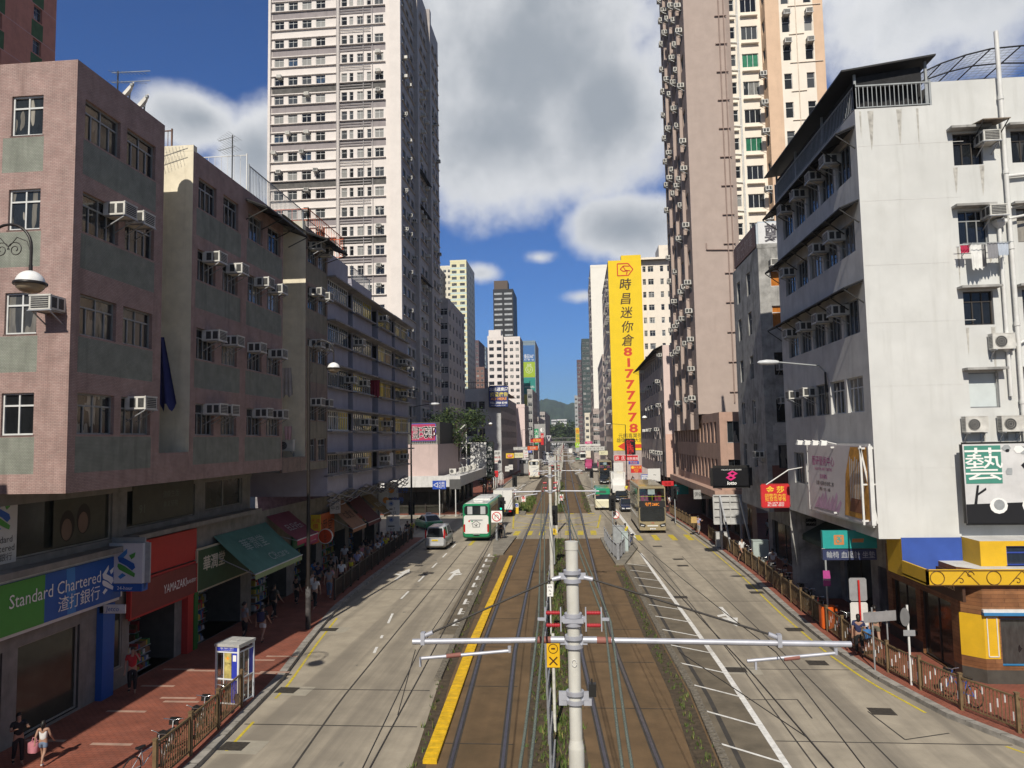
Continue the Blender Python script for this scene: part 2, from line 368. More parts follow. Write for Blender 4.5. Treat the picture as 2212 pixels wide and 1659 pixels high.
# yellow crossing in the junction
for k in range(7):
    x = -6.2 + k * 1.22; gy.box(x, x + .55, 68.5, 71.6, .006, .007)
    gy.box(x + .02, x + .8, 87.2, 88.0, .006, .007) if k % 2 == 0 else None
for x in (5.1, 6.6, 8.1, 9.5): gy.box(x, x + .5, 64.6, 68.2, .006, .007)
for x0, y0, x1, y1 in ((-6.6, 73.6, 1.9, 73.6), (-6.6, 73.6, -7.6, 86), (1.9, 73.6, 2.6, 86), (-6.6, 74, 2.2, 86), (1.9, 74, -7, 86), (-2.2, 73.6, 2.4, 80), (-2.4, 73.6, -7.1, 80)):
    d = Vector((x1 - x0, y1 - y0, 0)).normalized() * .09; q = Vector((-d.y, d.x, 0)); a, b = Vector((x0, y0, .0065)), Vector((x1, y1, .0065)); gy.face([a - q, b - q, b + q, a + q])
gy.box(-9.5, -9.2, 62.2, 66, .006, .007)
g.build('white_road_markings', WPAINT, kind='structure'); gy.build('yellow_road_markings', YPAINT, kind='structure')
for y in (26.5, 23.2, 44, 53): gj.box(KL(y) + .1, TL(y) - .3, y - .03, y + .03, .001, .0038)
for y in (22.6, 29.3, 41, 50): gj.box(WL(y) + .15, KR(y) - .1, y - .025, y + .025, .001, .0038)
for f in (off(WL, .75), off(WL, 2.9)): ribbon(gj, off(f, -.025), off(f, .025), .004, 12, 56)
ribbon(gj, off(TR, .45), off(TR, .6), .0115, 8, 52)
for a, b in (((1578, 1512), (1722, 1511)), ((1578, 1512), (1612, 1552)), ((1722, 1511), (1754, 1552)), ((1875, 1537), (1955, 1598)), ((1955, 1598), (2050, 1584))):
    p, q = G(*a), G(*b); gj.bar((p.x, p.y, .003), (q.x, q.y, .003), .05, .004)
[gj.box(TL(y) + .3, RL1(y) + 1.7, y - .02, y + .02, .01, .0135) for y in range(22, 66, 5)]; [gj.box(RR1(y) - .2, TR(y) - .8, y - .02, y + .02, .01, .0135) for y in range(20, 66, 5)]
gj.build('road_joint', JOINT, kind='structure')
# polished dark wheel bands, dry tar and oil patches on the slabs
g = MB()
def blotch(x, y, rx, ry, z=.0022):
    n = 14; ph = [random.uniform(.7, 1.25) for _ in range(n)]
    g.face([(x + rx * ph[i] * math.cos(6.283 * i / n), y + ry * ph[i] * math.sin(6.283 * i / n), z) for i in range(n)])
for k in range(12): y = random.uniform(18, 60); blotch(random.uniform(KL(y) + .6, TL(y) - 1.2), y, random.uniform(.04, .1), random.uniform(.06, .25), .0022 + k * 1e-5)
g.build('oil_stain', M('oil_stained_concrete', (.17, .155, .13), .8), kind='structure')
# ---- rails, grass, kerb blocks
STEEL = M('rail_steel', (.11, .10, .125), .35, .2, 4, metal=.6); RUST = M('rust', (.13, .06, .03), .85, .3, 6)
for f, d, nm in ((RL1, 0, 'left rail of the left track'), (RL1, 1.45, 'right rail of the left track'), (RR1, 0, 'left rail of the right track'), (RR1, 1.45, 'right rail of the right track')):
    g = MB(); ys = ys_(6, 650); vs = []
    for y in ys:
        x = f(y) + d; vs += [(x - .045, y, -.01), (x - .045, y, .035), (x + .045, y, .035), (x + .045, y, -.01)]
    g.raw(vs, [(4 * i + j, 4 * i + j + 1, 4 * i + j + 5, 4 * i + j + 4) for i in range(len(ys) - 1) for j in range(3)], 0)
    for s in (-1, 1): ribbon(g, off(f, d + s * .075 - .03), off(f, d + s * .075 + .03), .0145, 6, 300, 1)
    g.build('tram_rail', [STEEL, JOINT], label='long dark steel tram rail, the ' + nm, cat='rail', group='tram rails down the middle of the street')
g = MB()
ys = ys_(20.6, 56)
l0 = path([(-4.5, 20.6), (-4.95, 31.9), (-5.36, 56.1)]); l1 = path([(-4.1, 20.6), (-4.55, 31.9), (-5.08, 56.1)])
for a, b in zip(ys, ys[1:]):
    g.prism([(l0(a), a), (l1(a), a), (l1(b - .03), b - .03), (l0(b - .03), b - .03)], (0, 0, .01), (1, 0, 0), (0, 1, 0), (0, 0, .11), 0)
    for k in range(3):
        y = a + (b - a) * (k + .2) / 3.2; g.box(l0(y) + .03, l1(y) - .03, y, y + (b - a) * .14, .12, .128, 0)
g.build('yellow_track_kerb', [M('yellow_kerb_paint', (.68, .42, .012), .65, .2, 5, stain=.6, dirt=(.36, .22, .04))], label='long bright yellow ribbed kerb strip beside the left track', cat='kerb strip')
def kerb_blocks(f, y0, y1, lab):
    g = MB(); y = y0
    while y < y1:
        x = f(y); g.prism([(x - .14, y), (x + .1, y + .12), (x + .1, y + .27), (x - .14, y + .15)], (0, 0, 0), (1, 0, 0), (0, 1, 0), (0, 0, .13), 0); y += .24
    g.build('rubble_kerb', [M('rubble_stone', (.17, .15, .12), .9, .4, 9)], label=lab, cat='kerb')
kerb_blocks(off(TL, -.1), 27.5, 50, 'low serrated stone kerb along the left edge of the brown track bed')
kerb_blocks(off(TR, .1), 12, 52, 'low serrated stone kerb between right track and white hatching')
GR = [M('grass_blade', (.085, .13, .022), .8, .4, 2.), M('dry_grass', (.20, .18, .06), .9, .4, 2.), M('weed_leaf', (.05, .10, .018), .75, .4, 2.)]
g = MB()
def tuft(x, y, s, n):
    for _ in range(n):
        a = random.uniform(0, 6.28); r = random.uniform(0, s * .5); px, py = x + r * math.cos(a), y + r * math.sin(a)
        h = s * random.uniform(.45, 1.1); w = s * random.uniform(.06, .13); b = random.uniform(0, 6.28); lx, ly = math.cos(b) * s * .4, math.sin(b) * s * .4
        c, t = math.cos(b + 1.57) * w, math.sin(b + 1.57) * w
        m = random.choice((0, 0, 0, 1, 2)); g.face([(px - c, py - t, .012), (px + c, py + t, .012), (px + lx, py + ly, h)], m)
def grassy(f, w, y0, y1, dens, s=.16):
    y = y0
    while y < y1:
        if random.random() < .9 + .1 * math.sin(y * 1.7): tuft(f(y) + random.gauss(0, w), y, s * random.uniform(.5, 1.5), 7)
        y += 1 / dens * random.uniform(.3, 1.7) * max(1, y / 40)
grassy(lambda y: FN(y) + .32, .3, 7, 66, 34); grassy(lambda y: FN(y) - .25, .18, 7, 34, 14); grassy(off(TR, -.38), .13, 10, 52, 10, .13); grassy(off(TL, .05), .12, 20, 58, 3, .16)
grassy(lambda y: FN(y) + .1, .35, 89, 150, 20, .3); grassy(off(TL, .2), .3, 90, 112, 30, .5); grassy(off(TR, -.1), .3, 89, 140, 8, .25)
for k in range(14): tuft(-8.0 + random.gauss(0, .4) + .6, 92 + k * .8, .8, 12)
g.build('grass', GR, kind='stuff', label='green and straw-coloured weeds growing along the tracks', cat='grass')
# ---- hills, far
g = MB(); hp = [(640, 800), (900, 835), (1060, 880), (1130, 905), (1160, 868), (1180, 861), (1205, 868), (1225, 872), (1250, 868), (1290, 885), (1360, 870), (1500, 900), (1700, 880)]
D = 2300; n = len(hp); prof = []
for i in range(60):
    t = i / 59 * (n - 1); k = min(int(t), n - 2); u = t - k; x = hp[k][0] + (hp[k + 1][0] - hp[k][0]) * u; y = hp[k][1] + (hp[k + 1][1] - hp[k][1]) * u + random.uniform(-1.2, 1.2)
    prof.append(atY(x, y, D))
rows = []
for j, (fy, fz) in enumerate(((D - 700, 0), (D - 420, .3), (D - 250, .62), (D - 90, .9), (D, 1.0), (D + 500, .5))):
    rows.append([Vector((p.x * (fy / D), fy + random.uniform(-40, 40) * (0 < j < 5), max(0, p.z * fz * (1 + random.uniform(-.06, .06) * (0 < j < 4))))) for p in prof])
vs = [p for r in rows for p in r]
g.raw(vs, [(i * 60 + j, i * 60 + j + 1, (i + 1) * 60 + j + 1, (i + 1) * 60 + j) for i in range(5) for j in range(59)], 0, True)
g.build('hills', M('wooded_hill', (.035, .062, .03), .95, .5, .02), kind='structure')
# ================================================================== building kit
def wpart(name, mb, mats, root, **k):
    """a part modelled in world coordinates, hung under its thing"""
    o = mb.build(name, mats, None, **k) if isinstance(mb, MB) else link(name, mb, **k)
    o.parent = root; o.matrix_parent_inverse = Matrix.Translation(-root.location); return o
def vu(d): return Vector((d[0], d[1], d[2] if len(d) > 2 else 0)).normalized()
E_ = {'S': (1, 0), 'E': (0, 1), 'W': (0, -1), 'N': (-1, 0)}                     # faces by the way they look: S towards the viewer, E onto the street from the left row, W from the right row
def outn(U): return Vector((U.y, -U.x, 0))
_wt = {}
def wtemplate(w, h, style):
    """window, local x along the wall, -y outwards, z up -> (frame MB, pane MB)"""
    key = (round(w, 2), round(h, 2), style)
    if key in _wt: return _wt[key]
    f, p = MB(), MB(); b = .05; tr, nb, nt_ = {'hk': (.3, 4, 2), 'hk3': (.3, 3, 3), 'two': (0, 2, 0), 'two_t': (.3, 2, 2), 'one': (0, 1, 0), 'four': (0, 4, 0), 'six': (.35, 6, 6), 'three': (0, 3, 0), 'bath': (.35, 1, 1), 'band': (.3, 5, 5), 'shop': (0, 2, 0)}[style]
    if w < 1.0: b = .04
    y0, y1 = -.03, .03
    f.box(0, w, y0, y1, 0, b); f.box(0, w, y0, y1, h - b, h); f.box(0, b, y0, y1, b, h - b); f.box(w - b, w, y0, y1, b, h - b)
    zt = h * (1 - tr) if tr else h - b
    if tr: f.box(b, w - b, y0 + .004, y1, zt - b / 2, zt + b / 2)
    for i in range(1, nb): x = w * i / nb; f.box(x - b * .45, x + b * .45, y0 + .006, y1 - .004, b, zt - (b / 2 if tr else 0))
    for i in range(1, nt_): x = w * i / nt_; f.box(x - b * .45, x + b * .45, y0 + .006, y1 - .004, zt + b / 2, h - b)
    f.box(-.04, w + .04, -.1, y0, -.05, 0)
    p.face([(b / 2, .012, b / 2), (w - b / 2, .012, b / 2), (w - b / 2, .012, h - b / 2), (b / 2, .012, h - b / 2)])
    _wt[key] = (f, p, {}); return _wt[key]
def wmesh(w, h, style, fm, gm, split):
    t = wtemplate(w, h, style); k = (fm.name, gm.name, split)
    if k not in t[2]:
        if split: t[2][k] = (t[0].mesh('window', [fm]), t[1].mesh('pane', [gm]))
        else: q = MB(); q.merge(t[0]); q.merge(t[1], mmap=[1]); t[2][k] = (q.mesh('window', [fm, gm]), None)
    return t[2][k]
GL_NEAR = MG('window_glass', [(0, (.012, .014, .016)), (.45, (.05, .05, .048)), (.62, (.16, .15, .13)), (.74, (.02, .025, .03)), (.88, (.30, .28, .24))])
GL_FAR = MG('window_glass_far', [(0, (.02, .022, .026)), (.5, (.06, .065, .07)), (.68, (.22, .22, .21)), (.8, (.03, .035, .04)), (.92, (.36, .36, .34))])
GL_BLUE = MG('tinted_window_glass', [(0, (.02, .03, .05)), (.5, (.05, .08, .13)), (.8, (.1, .14, .2))])
GL_GREEN = MG('green_window_glass', [(0, (.03, .16, .09)), (.6, (.05, .22, .13))])
GL_YEL = MG('yellow_papered_glass', [(0, (.62, .47, .02)), (.45, (.55, .42, .05)), (.7, (.3, .28, .2))])
FR_WHITE = M('white_window_frame', (.62, .63, .62), .5, .1, 4); FR_GREY = M('aluminium_window_frame', (.30, .31, .31), .45, .15, 4, metal=.3); FR_DARK = M('dark_window_frame', (.05, .042, .036), .5)
class Bld:
    def __init__(s, name, label, cat, base, mats, group=None):
        s.root = thing(name, label, cat, base, 0, group); s.mats = mats if isinstance(mats, list) else [mats]; s.w = MB(); s.wins = []
    def face(s, O, U, w, z0, z1, wins=(), depth=.16, m=0, mr=None, panels=()):
        """vertical wall; wins: (u, z, w, h, style, frame, glass[, hole depth]); panels: (u0, u1, z0, z1, material) recolour cells"""
        U = Vector((U[0], U[1], 0)).normalized(); n = outn(U); O = Vector((O[0], O[1], 0)); mr = m if mr is None else mr
        us = {0, w}; zs = {z0, z1}
        for q in wins: us |= {q[0], q[0] + q[2]}; zs |= {q[1], q[1] + q[3]}
        for q in panels: us |= {q[0], q[1]}; zs |= {q[2], q[3]}
        us = sorted(x for x in us if 0 <= x <= w); zs = sorted(z for z in zs if z0 <= z <= z1); P = lambda u, z, d=0: O + U * u - n * d + Z3 * z
        rows = {}
        for a, b in zip(zs, zs[1:]):
            if b - a < 1e-5: continue
            zc = (a + b) / 2; run = None
            hs = [q for q in wins if q[1] < zc < q[1] + q[3]]; ps = [q for q in panels if q[2] < zc < q[3]]
            for u0, u1 in zip(us, us[1:]):
                if u1 - u0 < 1e-5: continue
                uc = (u0 + u1) / 2; hole = any(q[0] < uc < q[0] + q[2] for q in hs); mm = m
                for q in ps:
                    if q[0] < uc < q[1]: mm = q[4]
                if run and not hole and run[2] == mm: run[1] = u1
                else:
                    if run: s.w.face([P(run[0], a), P(run[1], a), P(run[1], b), P(run[0], b)], run[2])
                    run = None if hole else [u0, u1, mm]
            if run: s.w.face([P(run[0], a), P(run[1], a), P(run[1], b), P(run[0], b)], run[2])
        for q in wins:
            u, z, ww, h = q[:4]; d = q[7] if len(q) > 7 else depth
            for a, b in (((u, z), (u + ww, z)), ((u + ww, z), (u + ww, z + h)), ((u + ww, z + h), (u, z + h)), ((u, z + h), (u, z))):
                s.w.face([P(*a), P(*b), P(*b, d + .03), P(*a, d + .03)], mr)
            if q[4]: s.wins.append((P(u, z, d), math.atan2(U.y, U.x), ww, h, q[4], q[5], q[6]))
    def slab(s, x0, x1, y0, y1, z0, z1, m=0): s.w.box(x0, x1, y0, y1, z0, z1, m)
    def top(s, pts, z, m=0): s.w.face([(x, y, z) for x, y in pts], m)
    def done(s, split=True, limit=100):
        wpart('wall', s.w, s.mats, s.root)
        s.wins.sort(key=lambda q: (q[0] - CAM).length - 6 * q[2])
        for p, rz, w, h, st, fm, gm in s.wins[:limit]:
            a, b = wmesh(w, h, st, fm, gm, split)
            o = link('window', a, s.root, p, rz); o.matrix_parent_inverse = Matrix.Translation(-s.root.location)
            if b: link('pane', b, o)
        if len(s.wins) > limit:
            g = MB(); mats = []
            for p, rz, w, h, st, fm, gm in s.wins[limit:]:
                gm = random.choice(far_panes) if gm is GL_FAR else gm
                for q in (fm, gm):
                    if q not in mats: mats.append(q)
                t = wtemplate(w, h, st); x = Matrix.Translation(p) @ Matrix.Rotation(rz, 4, 'Z')
                g.merge(t[0], x, [mats.index(fm)]); g.merge(t[1], x, [mats.index(gm)])
            wpart('window', g, mats, s.root, kind='stuff')
        return s.root
far_panes = [M('far_pane_dark', (.025, .028, .03), .15, 0), M('far_pane_grey', (.07, .075, .08), .15, 0), M('far_pane_curtain', (.25, .25, .24), .3, 0), M('far_pane_black', (.012, .013, .015), .1, 0)]
# ---- air conditioners: placed now, made at the end (nearest 300 one by one)
ACS = []
def ac(p, U, label, kind='box', bld=''):
    ACS.append((Vector(p), math.atan2(U[1], U[0]), kind, label))
AC_W = M('air_conditioner_casing', (.60, .59, .55), .55, .2, 3, stain=.25, dirt=(.3, .27, .22)); AC_D = M('air_conditioner_louvre', (.05, .05, .05), .6, .4, 20); STEELG = M('galvanised_steel', (.38, .39, .41), .45, .18, 6, metal=.55)
def ac_templates():
    c, g, b = MB(), MB(), MB(); w, h, d = .64, .42, .62
    c.box(0, w, -d, .1, 0, h); c.box(-.012, w + .012, -d - .012, -d + .03, -.012, .03); c.box(-.012, w + .012, -d - .012, -d + .03, h - .03, h + .012)
    for x in (0, w): 
        s = -1 if x == 0 else 1
        for y0, y1 in ((-.56, -.36), (-.28, -.08)): g.box(x - .006 if s < 0 else x + .001, x - .001 if s < 0 else x + .006, y0, y1, .06, h - .06)
    g.box(.06, w - .06, -d - .014, -d - .001, .05, h - .05)
    for i in range(5): z = .08 + i * .06; c.box(.06, w - .06, -d - .02, -d - .014, z, z + .012)
    for x in (.06, w - .06): b.bar((x, .08, -.02), (x, -d, -.02), .035); b.bar((x, .08, -.4), (x, -d + .05, -.03), .03)
    b.bar((-.05, -d, -.02), (w + .05, -d, -.02), .03)
    s, f, t = MB(), MB(), MB(); w, h, d = .82, .58, .32
    s.box(0, w, -d - .1, -.1, 0, h); s.box(-.01, w + .01, -d - .11, -.09, h, h + .025)
    f.prism([(.3 + .22 * math.cos(6.283 * i / 20), .29 + .22 * math.sin(6.283 * i / 20)) for i in range(20)], (0, -d - .101, 0), (1, 0, 0), (0, 0, 1), (0, -.02, 0))
    for i in range(3): s.tube([(.3 + r * math.cos(6.283 * k / 16), -d - .125, .29 + r * math.sin(6.283 * k / 16)) for r in [.07 + i * .07] for k in range(17)], .006, 4)
    for i in range(8): f.box(-.005, .0, -d - .05, -.15, .08 + i * .055, .1 + i * .055)
    for x in (.1, w - .1): t.bar((x, 0, -.03), (x, -d - .15, -.03), .04); t.bar((x, 0, -.35), (x, -d, -.05), .03); t.bar((x, 0, -.42), (x, 0, -.03), .04)
    return {'box': (c, g, b), 'split': (s, f, t)}
# ---- flat sign kit
def frame_of(O, U, V=None):
    U = vu(U); V = Vector(V).normalized() if V is not None else Z3.copy(); return Vector(O), U, V, U.cross(V)
def signboard(name, label, O, U, w, h, board, lines, V=None, t=.12, frame=None, cat='sign', group=None, marks=None, matl=None, two=False):
    """box sign, lower left corner O, width along U, seen from the side U x V looks to; lines: (text, u, v, cap height, material, kwargs)"""
    O, U, V, n = frame_of(O, U, V); root = thing(name, label, cat, O, 0, group)
    b = MB(); b.prism([(0, 0), (w, 0), (w, h), (0, h)], O - n * t, U, V, n * t, 0)
    wpart('board', b, board, root)
    if frame:
        f = MB(); e = .045
        for a, c in (((0, 0), (w, 0)), ((w, 0), (w, h)), ((w, h), (0, h)), ((0, h), (0, 0))):
            f.bar(O + U * a[0] + V * a[1] - n * t / 2, O + U * c[0] + V * c[1] - n * t / 2, e * 1.5, t + .03, 0, V)
        wpart('frame', f, frame, root)
    if lines:
        g = MB(); mats = []
        for q in lines:
            tx, u, v, hh, mt = q[:5]; kw = q[5] if len(q) > 5 else {}
            if mt not in mats: mats.append(mt)
            g.text(tx, O + U * u + V * v, U, V, hh, mats.index(mt), off=kw.pop('off', .006), **kw)
            kw['off'] = .006
            if two: g.text(tx, O + U * u + V * v - n * t, -U, V, hh, mats.index(mt), off=.006)
        wpart('lettering', g, mats, root)
    if marks: marks(root, O, U, V, n, w, h)
    return root
def vtext(lines, tx, u, v, step, hh, mt, **k):
    for i, c in enumerate(tx): lines.append((c, u, v - i * step, hh, mt, dict(k)))
WHITE = M('white_lettering', (.8, .8, .78), .5, 0); BLACK = M('black_lettering', (.012, .012, .014), .5, 0); RED = M('red_paint', (.55, .02, .02), .5, .06); DKMETAL = M('dark_painted_metal', (.02, .019, .018), .45, .2, 4)
WHITEP = M('white_painted_metal', (.66, .66, .64), .5, .1, 3, stain=.2, dirt=(.35, .33, .3)); GREYP = M('grey_painted_metal', (.32, .34, .35), .5, .15, 3)
def see_glass():
    global nt
    mt = bpy.data.materials.new('clear_glass'); mt.use_nodes = True; nt = mt.node_tree; nt.nodes.clear()
    a, b, mx, o = N('ShaderNodeBsdfTransparent'), N('ShaderNodeBsdfGlossy'), N('ShaderNodeMixShader'), N('ShaderNodeOutputMaterial')
    b.inputs['Roughness'].default_value = .03; a.inputs[0].default_value = (.72, .8, .8, 1); mx.inputs[0].default_value = .12
    lk(a.outputs[0], mx.inputs[1]); lk(b.outputs[0], mx.inputs[2]); lk(mx.outputs[0], o.inputs[0]); return mt
def quad(g, x0, x1, z0, z1, y, m=0, r=.0, th=.02):
    """upright panel on the nose or tail, standing `th` proud"""
    s = -1 if y < 0 else 1
    if r: p = [(x1 - r, z0), (x1, z0 + r), (x1, z1 - r), (x1 - r, z1), (x0 + r, z1), (x0, z1 - r), (x0, z0 + r), (x0 + r, z0)]
    else: p = [(x0, z0), (x1, z0), (x1, z1), (x0, z1)]
    g.prism(p, (0, y, 0), (1, 0, 0), (0, 0, 1), (0, s * th, 0), m)
TYR, RIM, VGL = M('tyre_rubber', (.02, .02, .02), .8), M('wheel_rim', (.35, .35, .36), .4, .1, 5, metal=.6), M('vehicle_glass', (.018, .022, .025), .06, .3, .8, spec=.6)
CHR, LAMPW, LAMPR, LAMPO, PLW, PLY = M('chrome', (.6, .6, .6), .2, metal=.9), M('headlamp_lens', (.6, .62, .65), .15), M('red_lamp_lens', (.42, .01, .012), .2), M('amber_lens', (.6, .22, .01), .2), M('white_number_plate', (.7, .7, .68), .5), M('yellow_number_plate', (.72, .52, .02), .5)
DKP = M('black_plastic', (.018, .018, .02), .5)
# ================================================================== LEFT ROW, near
PINK = M('pink_mosaic_tile', (.40, .285, .255), .8, .16, 2.2, brick=(.13, .045, .007, (.36, .235, .21), 'wall'), streak=.7, stain=.25, dirt=(.17, .11, .095))
SAGE = M('sage_mosaic_tile', (.265, .275, .235), .8, .16, 2.5, brick=(.08, .04, .006, (.235, .255, .21), 'wall'), streak=.8, dirt=(.10, .11, .09))
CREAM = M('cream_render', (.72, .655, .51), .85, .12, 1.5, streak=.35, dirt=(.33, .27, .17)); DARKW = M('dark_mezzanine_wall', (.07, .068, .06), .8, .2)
GREYR = M('grey_render', (.235, .225, .20), .85, .2, 2, streak=.4); ROOFM = M('roof_screed', (.22, .2, .18), .9, .2)
A = Bld('tiled_building', 'pink tiled corner building with sage panels and a cream light well, bank at street level', 'building', (-17, 19.5, 0), [PINK, SAGE, CREAM, ROOFM, DARKW, GREYR])
FL = [18.28, 15.42, 12.32, 9.38]                                                # sills
FX = -14.5
def left_bays(b, y0, bays, w, z0, z1, wh=1.22, sag=True, panels=1, sill=FL, gl=GL_NEAR, styles=('hk',), fm=FR_GREY):
    ws, ps = [], []
    for z in sill:
        for (u, ww) in bays: ws.append((u, z, ww, wh, random.choice(styles), fm, gl))
    for z in sill:
        for (u0, u1) in sag: ps.append((u0, u1, z - 1.12, z - .06, panels))
    b.face((FX, y0), E_['E'], w, z0, z1, ws, .14, 0, None, ps)
left_bays(A, 19.5, [(.38, 1.7), (2.42, 1.62)], 4.58, 7.7, 20.5, sag=[(.34, 4.1)])
sw = [(13.6, z, 1.0, 1.22, 'two_t', FR_WHITE, GL_NEAR) for z in FL] + [(10.6, z, 1.6, 1.22, 'hk', FR_WHITE, GL_NEAR) for z in FL]
sw = [(q[0] - .15 if q[0] > 12 else q[0], *q[1:]) for q in sw]
A.face((-30, 19.5), E_['S'], 15.5, 7.7, 20.5, sw, .1, 0, None, [(13.2, 14.5, z - 1.12, z - .06, 1) for z in FL] + [(10.4, 12.4, z - 1.12, z - .06, 1) for z in FL])
A.top([(-30, 19.5), (-14.5, 19.5), (-14.5, 24.08), (-30, 24.08)], 20.2, 3); A.slab(-30.2, -14.499, 19.499, 19.62, 20.2, 20.52, 0); A.slab(-14.62, -14.499, 19.62, 24.08, 20.2, 20.52, 0)
A.face((-14.5, 24.08), E_['N'], 2.2, 7.7, 20.5, (), m=2)
A.w.face([(-30, 19.5, 7.7), (-14.5, 19.5, 7.7), (-14.5, 34.7, 7.7), (-30, 34.7, 7.7)][::-1], 5)                  # soffit
# light well: cream back wall with narrow openings, floor slabs, planter at its foot
A.face((-16.6, 24.08), E_['E'], 1.95, 8.6, 20.1, [(.35, z, .6, 1.2, 'bath', FR_DARK, GL_NEAR) for z in FL], m=2)
for z in FL: A.slab(-16.6, -15.5, 24.09, 25.0, z - .55, z - .42, 2)
A.face((-16.7, 26.04), E_['S'], 2.2, 7.7, 20.6, (), m=2); A.slab(-16.7, -14.499, 26.035, 26.3, 20.38, 20.62, 2)
A.face((-14.5, 24.08), E_['E'], 1.96, 7.7, 8.62, (), m=0); A.w.face([(-16.6, 24.08, 8.6), (-14.5, 24.08, 8.6), (-14.5, 26.04, 8.6), (-16.6, 26.04, 8.6)], 5)
A.slab(-14.62, -14.502, 24.08, 26.03, 8.3, 8.75, 0)
left_bays(A, 26.04, [(.42, 1.42), (2.42, 1.36), (4.75, 1.5), (6.8, 1.5)], 8.64, 7.7, 20.4, sag=[(.3, 4.05), (4.6, 8.5)])
A.top([(-30, 26.04), (-14.5, 26.04), (-14.5, 34.68), (-30, 34.68)], 20.15, 3); A.slab(-14.62, -14.499, 26.3, 34.68, 20.1, 20.42, 0)
A.face((-14.5, 34.68), E_['N'], 2.2, 7.7, 20.4, (), m=2)
# mezzanine and shop level on the wall behind
MZ = M('mezzanine_mullion', (.34, .32, .27), .7, .15)
GLM = M('poster_glass', (.045, .047, .036), .12, .4, .6)
mz = [(.5, 5.55, 3.0, 2.0, 'one', MZ, GLM), (4.15, 5.65, 5.2, 1.95, 'one', MZ, GLM), (10.2, 5.9, 4.9, 1.7, 'two', MZ, GLM), (16.0, 6.0, 3.7, 1.6, 'two', MZ, GLM)]
BANKY, PILY = 25.1, 25.7
def shopholes(y0):
    return [(1.0, .25, 3.4, 2.75, 'shop', MZ, GLM, .1), (5.0, .25, 2.75, 2.75, 'one', MZ, GLM, .12), (9.1, .9, .95, 2.05, 'one', MZ, GLM, .05), (10.5, .16, 3.1, 2.4, None, None, None, 2.2), (14.6, .16, 5.0, 2.4, None, None, None, 3.0),
            (20.8, .16, 4.6, 2.9, None, None, None, 2.2), (26.6, .16, 3.6, 2.6, None, None, None, 2.), (31.3, .16, 4.8, 2.6, None, None, None, 2.), (37., .16, 3.4, 2.6, None, None, None, 2.), (41.0, .16, 2.8, 2.6, None, None, None, 2.)]
A.face((-17, 16), E_['E'], 20.6, 5.4, 7.7, mz, .12, 5)
A.face((-17, 16), E_['E'], 44.9, 0, 5.4, shopholes(16), .2, 5, 4)
A.w.box(-20.2, -19.3, 26, 61, 0, 4, 4); A.w.box(-20, -17.03, 16, 60, 4.4, 4.5, 4); A.w.box(-20, -17.05, 26, 61, .0, .16, 5)
for y in (26.1, 30.35, 36.3, 42, 46.8, 52.5, 57): A.w.box(-19.6, -17.04, y, y + .12, .1, 4.3, 4)
A.slab(-17, -16.35, 16, 26, 5.22, 5.42, 5); A.slab(-17, -16.35, 26, 36.6, 5.5, 5.68, 5); A.slab(-17.0, -16.93, 16, 36.6, 7.3, 7.69, 5)
A.done()
def row_word(i): return ORD[i + 1] + ' row from the top'
for r, c, u, dz in ((1, 0, 1.45, .82), (1, 1, 2.45, .84), (3, 1, 2.75, .82)):
    ac((FX, 19.5 + u, FL[r] + dz), E_['E'], f"air conditioner on pink corner building, {ORD[r + 1]} row down, over its {'far' if c else 'near'} window")
bb = [(1, .95, 0, 'first'), (1, 2.9, 1, 'second'), (1, 5.55, 2, 'third'), (1, 7.1, 3, 'fourth'), (2, 1.0, 0, 'first'), (2, 2.55, 1, 'second'), (2, 4.75, 2, 'third'), (2, 7.15, 3, 'fourth'), (3, 1.15, 0, 'first'), (3, 2.15, 1, 'second'), (3, 5.5, 2, 'third'), (3, 7.3, 3, 'fourth')]
for r, u, i, w in bb: ac((FX, 26.04 + u, FL[r] + (.82 if r != 2 else .78)), E_['E'], f"air conditioner on pink block past the light well, {ORD[r + 1]} row down, {w} along")
ac((-15.3, 19.5, 12.9), E_['S'], 'box air conditioner on the sunlit pink end wall behind the near street lamp')
# ---- brown tiled block C
BROWNT = M('brown_mosaic_tile', (.30, .225, .185), .85, .18, 2, brick=(.1, .045, .006, (.26, .19, .16), 'wall'), streak=.5); OLIVE = M('olive_mosaic_tile', (.24, .22, .17), .85, .15, 2, streak=.6)
C_ = Bld('narrow_tiled_building', 'narrow brown tiled building with black roof awning between pink and lavender blocks', 'building', (-17, 37.7, 0), [BROWNT, OLIVE, CREAM, ROOFM])
left_bays(C_, 37.74, [(.3, 1.35), (1.95, 1.35)], 3.5, 7.55, 20.9, sill=[19.0, 16.4, 13.5, 10.25, 8.0], wh=1.25, sag=[(.1, 3.4)])
C_.face((-16.9, 37.74), E_['S'], 2.4, 7.55, 21.2, (), m=2); C_.face((-16.9, 34.68), E_['E'], 3.06, 7.55, 20.6, [(.6, z, .8, 1.1, 'bath', FR_DARK, GL_NEAR) for z in FL], m=2)
C_.slab(-14.6, -14.499, 34.68, 37.74, 7.55, 8.3, 0)
C_.w.face([(-30, 34.7, 7.55), (-14.5, 34.7, 7.55), (-14.5, 41.24, 7.55), (-30, 41.24, 7.55)][::-1], 3); C_.top([(-30, 34.7), (-14.5, 34.7), (-14.5, 41.24), (-30, 41.24)], 20.6, 3)
C_.done()
for r, z in enumerate([19.0, 16.4, 13.5, 10.25]):
    for i, u in enumerate((.75, 2.1)): ac((FX, 37.74 + u, z + .8), E_['E'], f"air conditioner on narrow brown tiled building, {ORD[r + 1]} row down, {'near' if i == 0 else 'far'} window")
ac((-15.7, 37.4, 8.6), E_['S'], 'outdoor fan unit hung on the cream strip beside the brown tiled building', 'split')
